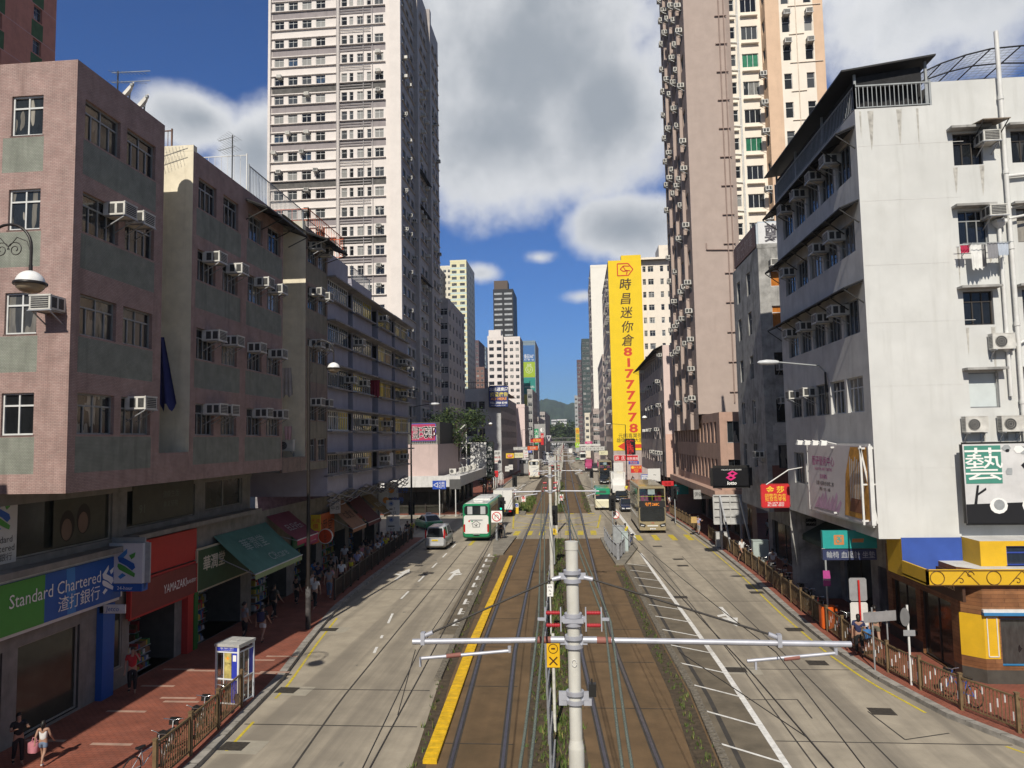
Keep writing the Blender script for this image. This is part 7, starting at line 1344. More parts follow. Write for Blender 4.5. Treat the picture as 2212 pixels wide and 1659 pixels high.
for f4 in ([(-h, -h), (-.17, -h)], [(-.14, -h), (.2, -h)], [(h, -h), (h, h)], [(-h, h), (-h, -h)], [(h, h), (-h, h)]): a, b = f4; z1 = .95 if a == (-.14, -h) else 1.95; g = MB(); g.face([(*a, .08), (*b, .08), (*b, z1), (*a, z1)]); g.build('glass', TINT, t)
g = MB(); g.box(-.18, .18, .2, .42, 1.0, 1.55); g.tube([(-.12, .18, 1.2), (-.12, .14, 1.45)], .03, 6); g.build('telephone', DKP, t)
# ================================================================== POSTS AND SIGNS
def post(x, y, z0, z1, r, mat, root, n=8): g = MB(); g.tube([(x, y, z0), (x, y, z1)], r, n); wpart('post', g, mat, root)
SBACK = M('sign_back', (.38, .39, .40), .45, .12, 4, metal=.4); REDT = M('red_tape', (.55, .02, .015), .5)
x, y = 11.35, 31.2; r = thing('traffic_sign', 'pair of grey and white traffic sign backs on a red post behind the right railing', 'traffic sign', (x, y, .15)); post(x, y, .15, 3.0, .04, REDT, r); g = MB(); quad(g, x - .36, x + .33, 2.15, 3.08, y + .06, 0, .06); wpart('upper_plate', g, SBACK, r); g = MB(); quad(g, x - .36, x + .33, 1.12, 2.1, y + .06, 0, .06); wpart('lower_plate', g, M('scratched_white_plate', (.62, .61, .58), .5, .1, 3, stain=.4, dirt=(.3, .3, .29)), r)
x, y = 11.2, 28.8; r = thing('street_name_sign', 'grey back of a street name board on two posts', 'street sign', (x, y, .15)); post(x - .3, y, .15, 2.45, .03, SBACK, r); post(x + .3, y + .2, .15, 2.3, .03, SBACK, r); g = MB(); g.prism([(-.75, 1.95), (.65, 1.95), (.65, 2.32), (-.75, 2.32)], (x, y - .04, 0), (.95, .3, 0), (0, 0, 1), (0, -.03, 0)); wpart('board', g, SBACK, r)
x, y = 11.5, 27.2; r = thing('traffic_sign', 'round dark sign back on a pale post nearest the restaurant', 'traffic sign', (x, y, .15)); post(x, y, .15, 2.9, .04, WHITEP, r); g = MB(); g.prism([(.32 * math.cos(k * .3142) * .5, .32 * math.sin(k * .3142)) for k in range(20)], (x - .12, y - .05, 2.5), (1, 0, 0), (0, 0, 1), (0, -.02, 0)); wpart('disc', g, M('dark_sign_back', (.16, .16, .16), .5), r); g = MB(); g.box(x - .2, x + .2, y - .07, y - .05, 1.85, 2.05); wpart('small_plate', g, SBACK, r)
x, y = 11.25, 34.8; r = thing('bus_stop_pole', 'bus stop pole with pink and white panels and an orange litter bin', 'bus stop', (x, y, .15)); post(x, y, .15, 4.3, .045, GREYP, r)
for z0, z1, mt in ((2.05, 2.75, M('pink_panel', (.42, .06, .25), .5)), (3.3, 3.75, WF), (3.8, 4.25, M('lilac_panel', (.35, .15, .3), .5))): g = MB(); g.box(x - .16, x + .16, y - .06, y - .04, z0, z1); g.text('PIZZA' if z1 < 3 else '巴士', (x, y - .065, z0 + .25), (1, 0, 0), (0, 0, 1), .09, 1); wpart('panel', g, [mt, WHITE], r)
g = MB(); g.loft([[(x + .32 * s, y + .28 * u, z) for s, u in ((-1, -1), (1, -1), (1, 1), (-1, 1))] for z in (.2, .95, 1.15)]); g.build('litter_bin', M('orange_bin', (.70, .12, .015), .5), label='bright orange-red litter bin behind the right railing', cat='litter bin'); 
for (x0, y0, w, h_, mt, lab) in ((11.9, 49.6, 1.0, 1.9, M('pale_green_cabinet', (.36, .42, .40), .5, .08, 2, stain=.2), 'pale green utility cabinet behind the right railing'), (11.3, 59.4, .9, 1.2, M('silver_cabinet', (.5, .5, .49), .45, .1), 'silver utility cabinet beside the billboard legs'), (3.3, 61.0, .95, 1.55, GREYP, 'grey control cabinet on the right traffic island'), (3.55, 57.5, .5, 1.5, M('pale_cabinet', (.40, .47, .47), .5), 'narrow pale control cabinet with small label on the traffic island')):
    t = thing('control_cabinet', lab, 'cabinet', (x0, y0, .14)); g = MB(); g.box(-w / 2, w / 2, -.22, .22, .06, h_); g.build('body', mt, t); g = MB(); g.box(-w / 2 - .03, w / 2 + .03, -.25, .25, h_, h_ + .05); g.build('lid', mt, t); g = MB(); g.box(-w / 2 + .05, w / 2 - .05, -.235, -.222, .14, h_ - .08); g.build('door', mt, t); g = MB(); g.box(-w / 2, w / 2, -.2, .2, 0, .06); g.build('plinth', GRANITE, t)
SIGB = M('signal_black', (.012, .012, .013), .5)
def signal(label, x, y, lit=None, h=3.3, back=True):
    t = thing('traffic_light', label, 'traffic light', (x, y, .14)); g = MB(); g.tube([(0, 0, 0), (0, 0, h)], .055, 8); g.build('post', GREYP, t); g = MB(); g.box(-.17, .17, -.14, .14, h - 1.05, h + .05); g.box(-.3, .3, .14, .16, h - 1.2, h + .2); g.build('signal_head', SIGB, t)
    for k in range(3):
        z = h - .15 - k * .33; g = MB(); g.lathe([(.1, -.02), (.115, -.2), (.1, -.2)], n=12); o = g.build('visor', SIGB, t, (0, -.14, z)); o.rotation_euler.x = R(-90); g = MB(); g.prism([(.095 * math.cos(q * .5236), z + .095 * math.sin(q * .5236)) for q in range(12)], (0, -.142, 0), (1, 0, 0), (0, 0, 1), (0, -.008, 0)); g.build('lens', M('green_light', (.01, .6, .3), .3, 0, emit=2.5) if lit == k else M('dark_lens', (.04, .03, .03), .2), t)
signal('traffic light showing green on the left crossing island beside the coach', -7.0, 66.3, 2, 3.4); signal('dark traffic light on the far left island past the crossing', -7.6, 88, None, 4.3); signal('dark traffic light on the right island in front of the minibus', 3.0, 64.6, None, 3.6); signal('dark traffic light at the left side street corner', -15.5, 66.9, None, 3.2); signal('dark traffic light on the right kerb behind the gold bus', 9.9, 76, None, 3.6); signal('tram signal beside the rusty second mast', FN(52) + .1, 52, None, 3.9); signal('dark traffic light far ahead beside the track before the minibus', 2.3, 118, None, 3.6)
r = thing('speed_marker', 'round yellow 45 speed marker hung under the tram signal', 'sign', (FN(52) + .1, 51.8, 2.4)); g = MB(); x = FN(52) + .1; g.prism([(.22 * math.cos(k * .3927), .22 * math.sin(k * .3927)) for k in range(16)], (x, 51.8, 2.45), (1, 0, 0), (0, 0, 1), (0, -.02, 0)); wpart('disc', g, YF, r); g = MB(); g.text('45', (x, 51.77, 2.36), (1, 0, 0), (0, 0, 1), .18); wpart('lettering', g, BLACK, r)
def roundsign(label, x, y, z, rad, glyph, square=True):
    r = thing('traffic_sign', label, 'traffic sign', (x, y, .14)); post(x, y, .14, z + rad, .035, GREYP, r); g = MB(); 
    if square: quad(g, x - rad * 1.15, x + rad * 1.15, z - rad * 1.2, z + rad * 1.2, y - .05, 0, .04)
    g.prism([(rad * math.cos(k * .3142), rad * math.sin(k * .3142)) for k in range(20)], (x, y - .075, z), (1, 0, 0), (0, 0, 1), (0, -.004, 0), 1); g.prism([(rad * .82 * math.cos(k * .3142), rad * .82 * math.sin(k * .3142)) for k in range(20)], (x, y - .08, z), (1, 0, 0), (0, 0, 1), (0, -.004, 0), 0); g.text(glyph, (x, y - .088, z - rad * .5), (1, 0, 0), (0, 0, 1), rad, 2); g.bar((x - rad * .6, y - .088, z + rad * .6), (x + rad * .6, y - .088, z - rad * .6), rad * .14, .004, 1, (0, 1, 0)); wpart('sign_face', g, [WHITE, RED, BLACK], r)
roundsign('white no U-turn sign with red ring on the left crossing island', -7.15, 63.9, 2.25, .42, '∩'); roundsign('white no walking sign on the far left island', -7.75, 87.2, 2.7, .3, '大'); roundsign('white disc sign seen on the right island before the minibus', 3.3, 65.3, 2.15, .33, ' ', False)
for x, y, lab in ((-6.6, 88.6, 'left of the tracks past the crossing'), (FN(80) + .3, 89.6, 'between the tracks past the crossing'), (FN(89) - 1.0, 120, 'beside the left track farther on')): signboard('warning_sign', 'small white and red no trespass sign ' + lab, (x - .24, y, 1.4), (1, 0, 0), .48, .75, WHITE, [('⛔', .24, .32, .26, RED), ('▬', .24, .02, .2, RED)], t=.03); 
t = thing('guide_bollard', 'yellow and white lit bollard with a blue arrow disc on the far left island', 'bollard', (-7.3, 86.9, .14)); g = MB(); g.box(-.22, .22, -.14, .14, 0, .75); g.build('base', YF, t); g = MB(); g.box(-.22, .22, -.14, .14, .75, 1.25); g.build('head', WHITEP, t); g = MB(); g.prism([(.18 * math.cos(k * .3927), 1.0 + .18 * math.sin(k * .3927)) for k in range(16)], (0, -.142, 0), (1, 0, 0), (0, 0, 1), (0, -.006, 0)); g.text('↙', (0, -.15, .9), (1, 0, 0), (0, 0, 1), .2, 1); g.build('arrow_disc', [BLF, WHITE], t)
signboard('direction_sign', 'blue direction sign with a white left arrow at the side street corner', (-16.9, 84, 3.35), (1, 0, 0), 1.6, 1.0, BLF, [('◁', .35, .25, .5, WHITE), ('元朗', 1.05, .55, .28, WHITE), ('屯門', 1.05, .15, .28, WHITE)], t=.06); signboard('direction_sign', 'dark grey back of a sign on a white post beside the blue direction sign', (-15.0, 84.6, 3.3), (1, 0, 0), 1.35, 1.15, M('dark_plate', (.09, .09, .09)), [], t=.06)
for x, y in ((-16.1, 84.1), (-14.3, 84.7)): g = MB(); g.tube([(x, y, .1), (x, y, 3.4)], .06, 8); g.build('sign_post', WHITEP, label=f"white post under the {'blue direction sign' if x < -15 else 'dark grey sign back'} at the corner", cat='post')
for k, (z, ls) in enumerate(((3.05, [('✺', .42, .75, .4, SB), ('▬ 7', .5, .42, .2, BLACK), ('▬ 12', .5, .1, .2, BLACK)]), (1.75, [('✺', .42, .75, .4, SB), ('▬▬', .42, .35, .2, BLACK), ('6-7', .5, .06, .2, BLACK)]))): signboard('bus_stop_plate', f"white bus stop plate with route times on the left pavement, the {('upper', 'lower')[k]} of two", (-15.55, 58.2, z), (1, 0, 0), 1.1, 1.2, WF, ls, t=.05)
g = MB(); g.tube([(-15.0, 58.3, .15), (-15.0, 58.3, 4.3)], .05, 8); g.build('sign_post', GREYP, label='slim grey post carrying two white bus stop plates', cat='post')
# far bus shelter with white hoops
t = thing('bus_shelter', 'white-hooped bus stop shelter on the red pavement past the canopy', 'bus shelter', (-15.2, 131, .15)); g = MB()
for k in range(7): y = -8 + k * 2.6; g.tube([(1.0, y, 0), (1.0, y, 2.3), (.7, y, 2.7), (-1.1, y, 2.85)], .07, 6)
g.build('hoop', WHITEP, t); g = MB(); g.box(-1.2, .75, -8.1, 7.8, 2.86, 2.94); g.build('roof', M('pale_shelter_roof', (.5, .49, .45), .6), t)
for i, (px, y, mt, lab) in enumerate(((1025, 118, YF, 'yellow and white'), (1084, 150, WF, 'white'), (1090, 158, WF, 'white round'), (1070, 128, RF, 'red'))): p = atY(px, 1050, y); signboard('bus_stop_plate', f"{lab} bus stop plate on the far left pavement", (-14.9 + .02 * i, y, 2.4), (1, 0, 0), .9, 1.1, mt, [('巴士', .45, .4, .28, BLACK)], t=.06)
# ================================================================== BICYCLES
def bike_proto(col):
    g = MB(); g.tube([(-.5, 0, .33), (-.1, 0, .3), (-.22, 0, .78)], .018, 6); g.tube([(-.18, 0, .66), (.4, 0, .72), (-.1, 0, .3)], .018, 6); g.tube([(-.5, 0, .33), (-.2, 0, .68)], .014, 6); g.tube([(.36, 0, .9), (.42, 0, .68), (.55, 0, .33)], .018, 6); me = g.mesh('bicycle', [col]); ws = MB()
    ws.tube([(.32 * math.cos(k * .3142), 0, .32 * math.sin(k * .3142)) for k in range(21)], .02, 5)
    for k in range(8): ws.bar((0, 0, 0), (.31 * math.cos(k * .785), 0, .31 * math.sin(k * .785)), .006, .006, 1)
    hb = MB(); hb.tube([(.36, -.27, .98), (.4, -.12, .95), (.38, 0, .92), (.4, .12, .95), (.36, .27, .98)], .014, 6); sd = MB(); sd.loft([[(-.36, -.07, .8), (-.36, .07, .8), (-.36, .07, .85), (-.36, -.07, .85)], [(-.1, -.03, .8), (-.1, .03, .8), (-.1, .03, .84), (-.1, -.03, .84)]]); ck = MB(); ck.box(.42, .62, -.12, .12, .78, .94); return me, ws.mesh('wheel', [TYR, CHR]), hb.mesh('handlebar', [CHR]), sd.mesh('saddle', [DKP]), ck.mesh('basket', [DKMETAL])
bp = {c: bike_proto(M(f"bicycle_{c}", v, .4)) for c, v in (('silver', (.45, .45, .47)), ('red', (.35, .03, .02)), ('blue', (.04, .10, .38)), ('black', (.02, .02, .02)), ('white', (.6, .6, .6)))}
def bike(c, x, y, rz, label, group='bicycles parked behind the railings'):
    m_ = bp[c]; o = link('bicycle', m_[0], None, (x, y, .15), rz, label=label, cat='bicycle', group=group); link('wheel', m_[1], o, (-.5, 0, .33)); link('wheel', m_[1], o, (.55, 0, .33)); link('handlebar', m_[2], o); link('saddle', m_[3], o); link('basket', m_[4], o); o.rotation_euler.x = R(6); return o
random.seed(9); cs = ['silver', 'black', 'white', 'red', 'silver']
for k in range(22): y = 33.5 + k * 1.05 + random.uniform(-.2, .2); bike(cs[k % 5], KR(y) + 1.05 + random.uniform(-.05, .2), y, math.pi / 2 + random.uniform(-.5, .5), f"{cs[k % 5]} bicycle leaning behind the right railing, {ORD[k + 1]} from the near end")
for k in range(5): bike(('silver', 'white', 'black', 'silver', 'red')[k], -11.75 - random.uniform(0, .15), 19.3 + k * .95, math.pi / 2 + random.uniform(-.35, .35), f"{('silver', 'white', 'black', 'silver', 'red')[k]} bicycle behind the short railing by the phone booth, {ORD[k + 1]} from the viewer")
bike('blue', KR(25.6) + 1.15, 25.6, math.pi / 2 + .35, 'blue bicycle alone behind the sunlit right railing near the restaurant'); bike('blue', 4.15, 60.4, math.pi / 2 - .3, 'blue bicycle with crate beside the woman in yellow on the island')
# ================================================================== COVERS AND GULLIES
GUL = M('iron_cover', (.05, .043, .035), .7, .4, 12)
for i, (x, y, lab) in enumerate(((620, 1491, 'iron gully beside the phone booth kerb'), (505, 1612, 'iron gully at the near left kerb'), (712, 1360, 'iron gully beside the left ornate lamp'), (905, 1222, 'dark iron cover between the left lanes, upper one'), (925, 1238, 'dark iron cover between the left lanes, lower one'), (1590, 1447, 'square iron cover in a concrete collar on the right lane'), (1470, 1290, 'iron cover on the right lane near the refuge'), (1475, 1222, 'iron cover on the right lane before the crossing'), (1420, 1180, 'iron cover on the right lane just before the crossing'), (1716, 1360, 'iron gully at the right kerb above the arm'), (1765, 1432, 'iron gully at the right kerb below the arm'), (1465, 1208, 'second iron cover on the right lane before the crossing'), (1635, 1280, 'iron gully at the far right kerb'), (1905, 1537, 'faint square cover in the right foreground'))):
    p = G(x, y); s = .38 if i != 3 else .3; t = thing('iron_cover', lab, 'manhole cover', (p.x, p.y, 0), R(random.uniform(-3, 3)), 'iron covers and gullies in the road'); g = MB(); g.box(-s, s, -s * .8, s * .8, -.02, .0055); [g.box(-s + .06, s - .06, -s * .7 + k * s * .27, -s * .7 + k * s * .27 + .04, .0055, .009) for k in range(5)]; g.build('grate', GUL, t)
    if i in (0, 1, 2, 5): g = MB(); g.box(-s - .1, s + .55, -s * .8 - .2, s * .8 + .12, -.02, .0035); g.build('collar', M('pale_collar', (.34, .31, .25), .85), t)
# ================================================================== VEHICLES (local: nose towards -y, wheels on z = 0)
CLEAR = see_glass()
def paint(name, c, rough=.28): return M(name, c, rough, .04, 2, coat=.3)
def rr(hw, z0, z1, r, y, top=None):
    t = hw if top is None else top; pts = []
    for cx_, cz_, a0 in ((hw - r, z0 + r, -90), (t - r, z1 - r, 0), (-t + r, z1 - r, 90), (-hw + r, z0 + r, 180)):
        for k in range(4): a = R(a0 + 30 * k); pts.append(Vector((cx_ + r * math.cos(a), y, cz_ + r * math.sin(a))))
    return pts
_wh = {}
def wheels(root, pos, r, w=.22):
    for x, y in pos:
        if (r, w) not in _wh:
            t, q = MB(), MB(); t.lathe([(r * .62, -w / 2), (r * .95, -w / 2), (r, -w / 2 + .03), (r, w / 2 - .03), (r * .95, w / 2), (r * .62, w / 2)], n=20); q.lathe([(.0, -w * .3), (r * .25, -w * .42), (r * .6, -w * .3), (r * .63, -w * .1), (r * .63, w * .1), (r * .6, w * .3), (r * .25, w * .42), (0, w * .3)], n=14)
            _wh[(r, w)] = (t.mesh('tyre', [TYR]), q.mesh('rim', [RIM]))
        o = link('wheel', _wh[(r, w)][0], root, (x, y, r)); o.rotation_euler.y = R(90); link('rim', _wh[(r, w)][1], o)
def sidep(g, sx, y0, y1, z0, z1, m=0, th=.012): g.box(min(sx, sx + th * (1 if sx > 0 else -1)), max(sx, sx + th * (1 if sx > 0 else -1)), y0, y1, z0, z1, m)
def plate(root, y, z, txt, mt=None):
    g = MB(); quad(g, -.26, .26, z, z + .12, y, 0, 0, .02); s = -1 if y < 0 else 1; g.text(txt, (0, y + s * .021, z + .025), (-s, 0, 0), (0, 0, 1), .075, 1, maxw=.46, off=.002); o = g.build('number_plate', [mt or PLW, BLACK], root); return o
def mirror(root, x, y, z, s=.16):
    g = MB(); g.bar((x * .92, y, z + .05), (x * 1.1, y - .15, z), .035); g.box(min(x * 1.06, x * 1.06 + s * (1 if x > 0 else -1)), max(x * 1.06, x * 1.06 + s * (1 if x > 0 else -1)), y - .22, y - .1, z - .25, z + .1); g.build('mirror', DKP, root)
def lamps(root, y, xs, z0, z1, mt, name): 
    for x0, x1 in xs: g = MB(); quad(g, x0, x1, z0, z1, y, 0, min(.04, (z1 - z0) * .3), .03); g.build(name, mt, root)
def double_decker(label, x, y, rz=0, dest='屯門 268C'):
    t = thing('double_decker_bus', label, 'bus', (x, y, 0), rz, 'double-decker buses'); L, h, H = 11.0, 1.25, 4.4; f = -L / 2; P = paint('champagne_gold_paint', (.30, .25, .155))
    g = MB(); g.loft([rr(h * .97, .3, 2.6, .12, f + .02), rr(h, .28, 2.6, .1, f + .2), rr(h, .28, 2.6, .1, L / 2 - .1), rr(h * .96, .35, 2.6, .14, L / 2)])
    g.loft([rr(h, 2.5, H, .2, f + 1.3), rr(h, 2.5, H, .2, L / 2 - .15), rr(h * .95, 2.5, H - .1, .25, L / 2)]); g.loft([rr(h * .95, H - .24, H - .03, .08, f + .06), rr(h, H - .22, H, .08, f + .5), rr(h, H - .22, H, .08, f + 1.4)])
    for s in (-1, 1): g.box(min(s * 1.25, s * 1.15), max(s * 1.25, s * 1.15), f + .02, f + .14, 2.5, H - .1); g.box(min(s * 1.25, s * 1.2), max(s * 1.25, s * 1.2), f + .1, f + 1.4, 2.5, 3.0)
    g.build('body', P, t)
    g = MB(); quad(g, -1.14, 1.14, 1.15, 2.42, f, 0, .12, .03); g.build('windscreen', VGL, t); g = MB(); quad(g, -1.2, 1.2, 2.42, 3.02, f, 0, .04, .02); g.build('destination_panel', DKP, t)
    g = MB(); g.text(dest, (0, f - .03, 2.58), (1, 0, 0), (0, 0, 1), .26, maxw=1.3); g.build('destination_lettering', M('amber_led', (.8, .25, .02), .5, 0, emit=.6), t)
    g = MB(); g.face([(-1.15, f + .05, 3.02), (1.15, f + .05, 3.02), (1.13, f + .12, 4.2), (-1.13, f + .12, 4.2)]); g.build('upper_windscreen', CLEAR, t)
    for s in (-1, 1): g = MB(); g.face([(s * 1.22, f + .14, 3.0), (s * 1.22, f + 1.3, 3.0), (s * 1.2, f + 1.3, 4.15), (s * 1.2, f + .14, 4.15)][::-s]); g.build('front_quarter_window', CLEAR, t)
    for i in range(4): xx = (-.95, -.5, .18, .63)[i]; g = MB(); g.loft([rr(.18, 2.95, 3.75, .08, f + .85), rr(.18, 2.95, 3.8, .08, f + .98)]); o = g.build('seat', M('pink_seat', (.40, .05, .11), .8), t, (xx + .16, 0, 0))
    g = MB(); g.bar((-1.15, f + .2, 3.42), (1.15, f + .2, 3.42), .035); g.bar((.05, f + .2, 3.05), (.05, f + .2, 3.6), .035); g.build('yellow_rail', M('yellow_handrail', (.7, .62, .03), .4), t); g = MB(); quad(g, -.35, .3, 3.6, 4.1, f + .16, 0, .04, .01); g.build('folded_blind', WHITEP, t)
    g = MB()
    for s in (-1, 1): sidep(g, s * h, f + .5, L / 2 - .9, 1.35, 2.3); sidep(g, s * h, f + 1.4, L / 2 - .4, 3.05, 4.0)
    g.build('side_window', VGL, t); g = MB(); quad(g, -.95, .95, 3.0, 3.9, L / 2, 0, .1); g.build('rear_window', VGL, t)
    for s in (-1, 1): g = MB(); g.prism([(.62 * s, .82), (1.18 * s, 1.0), (1.2 * s, .72), (.75 * s, .6)][::s], (0, f, 0), (1, 0, 0), (0, 0, 1), (0, -.03, 0)); g.build('headlight', DKP, t); g = MB(); quad(g, min(s * .8, s * 1.1), max(s * .8, s * 1.1), .72, .8, f - .03, 0, 0, .01); g.build('headlamp', LAMPW, t)
    g = MB(); quad(g, -.5, .5, .66, .78, f, 0, .03, .03); g.build('white_grille_bar', WHITEP, t); g = MB(); g.text('KMB', (0, f - .012, .93), (1, 0, 0), (0, 0, 1), .1); g.build('bus_badge', RED, t); plate(t, f, .38, 'NL 9006')
    lamps(t, L / 2, ((-1.15, -.95), (.95, 1.15)), .8, 1.4, LAMPR, 'tail_light'); wheels(t, [(s * 1.08, yy) for s in (-1, 1) for yy in (f + 2.6, L / 2 - 2.2, L / 2 - 3.5)], .48, .28); mirror(t, 1.25, f + .1, 2.35, .2); mirror(t, -1.25, f + .1, 2.35, .2); return t
double_decker('champagne gold double-decker bus at the front of the right road beside the refuge', 6.9, 69.1 + 5.5); double_decker('dark gold double-decker bus behind the white box truck', 5.6, 146 + 5.5, 0, '68X')
def coach(label, x, y, rz, P, P2, L=11.5, H=3.35, nose=True, group='coaches and single-deck buses', emblem=False, tail=None, pl='KS 163'):
    t = thing('coach', label, 'coach', (x, y, 0), rz, group); h = 1.24; f, b = -L / 2, L / 2
    g = MB(); g.loft([rr(h * .93, .5, H - .3, .25, f), rr(h * .99, .32, H - .06, .22, f + .2), rr(h, .3, H, .22, f + .7), rr(h, .3, H, .22, b - .5), rr(h * .99, .32, H - .06, .22, b - .12), rr(h * .94, .45, H - .25, .25, b)]); g.build('body', P, t)
    g = MB(); quad(g, -1.05, 1.05, 1.35, 2.85, f, 0, .15, .03); g.build('windscreen', VGL, t); g = MB(); quad(g, -1.06, 1.06, H - .98, H - .17, b - .06, 0, .16, .1); g.build('rear_window', VGL, t)
    for s in (-.62, .55): g = MB(); quad(g, s - .22, s + .22, H - .93, H - .25, b + .042, 0, 0, .004); g.build('curtain', M('pale_curtain', (.42, .44, .45), .8), t)
    g = MB()
    for s in (-1, 1):
        for k in range(6): y0 = f + 1.0 + k * (L - 2) / 6; sidep(g, s * h, y0, y0 + (L - 2) / 6 - .06, H - 1.35, H - .45)
    g.build('side_window', VGL, t)
    g = MB(); g.loft([rr(1.0, H - .05, H + .015, .03, f + .6), rr(1.0, H - .05, H + .015, .03, b - .3)]); [sidep(g, s * h, f + .9, b - .6, .95, H - 1.42) for s in (-1, 1)]; g.build('pale_panel', P2, t)
    g = MB(); quad(g, -1.1, 1.1, .72, H - 1.02, b - .04, 0, .12, .09); g.build('rear_panel', P2, t)
    g = MB(); quad(g, -.6, .6, H - 1.5, H - 1.38, b + .05, 0, .05, .02); quad(g, -.3, .3, .62, .66, b + .0, 0, 0, .03); g.build('engine_vent', GREYP, t)
    lamps(t, b + .03, ((-1.14, -.98), (.98, 1.14)), .85, 1.55, LAMPR, 'tail_light'); lamps(t, f + .02, ((-1.05, -.7), (.7, 1.05)), .7, .95, LAMPW, 'headlight'); plate(t, b - .02, .5, pl, PLY); plate(t, f + .02, .5, pl)
    g = MB(); g.loft([rr(.8, H - .02, H + .14, .05, -1.2), rr(.8, H - .02, H + .14, .05, 1.8)]); g.build('roof_unit', WHITEP, t); g = MB(); g.loft([rr(.4, H - .02, H + .08, .04, b - 2.4), rr(.4, H - .02, H + .08, .04, b - 1.6)]); g.build('roof_hatch', WHITEP, t)
    wheels(t, [(s * 1.08, yy) for s in (-1, 1) for yy in (f + 2.5, b - 2.8)], .48, .28); mirror(t, 1.24, f - .1, 2.5, .18); mirror(t, -1.24, f - .1, 2.5, .18)
    if emblem:
        g = MB(); y0 = b + .06
        for a, c in (((-.3, 1.3), (.3, 1.3)), ((-.3, 1.3), (-.3, 1.58)), ((.3, 1.3), (.3, 1.58)), ((-.42, 1.55), (0, 1.85)), ((.42, 1.55), (0, 1.85)), ((0, 1.36), (0, 1.68)), ((0, 1.4), (-.18, 1.56)), ((0, 1.4), (.18, 1.56))): g.bar((a[0], y0, a[1]), (c[0], y0, c[1]), .04, .012, 0, (0, 1, 0))
        g.build('house_emblem', DKP, t)
        for s, mt in ((-.62, RED), (-.36, GRF)): g = MB(); g.prism([(s * -1 + .08 * math.cos(k * .52), 1.82 + .08 * math.sin(k * .52)) for k in range(12)], (0, y0 - .01, 0), (1, 0, 0), (0, 0, 1), (0, .015, 0)); g.build('round_badge', mt, t)
    return t
WHP = paint('white_vehicle_paint', (.68, .68, .66))
coach('green and white coach seen from behind in the lane by the tracks', -9.05, 64.4 + 5.75, math.pi, paint('green_coach_paint', (.012, .20, .085)), WHP, emblem=True)
coach('cream and white single-deck bus seen from behind far up the left road', -9.7, 164 + 5.5, math.pi, paint('cream_bus_paint', (.62, .57, .45)), paint('white_bus_panel', (.7, .7, .66)), 11, 4.1, pl='JV 21'); coach('dark grey coach beside the cream bus on the left road', -12.9, 178 + 5.5, math.pi, paint('dark_grey_coach_paint', (.16, .16, .17)), paint('grey_coach_panel', (.3, .3, .3)), 11, 4.0, pl='HX 9')
coach('white coach with large windscreen coming down the right road, far off', 2.4, 284 + 5, 0, WHP, WHP, 10, 3.2); coach('white single-deck bus farthest up the left road', -12.5, 300, math.pi, WHP, WHP, 10, 3.2); coach('white and grey bus beside the tracks, far up the left road', -15.6, 330, math.pi, WHP, paint('pale_grey_panel', (.5, .5, .5)), 10, 3.3)
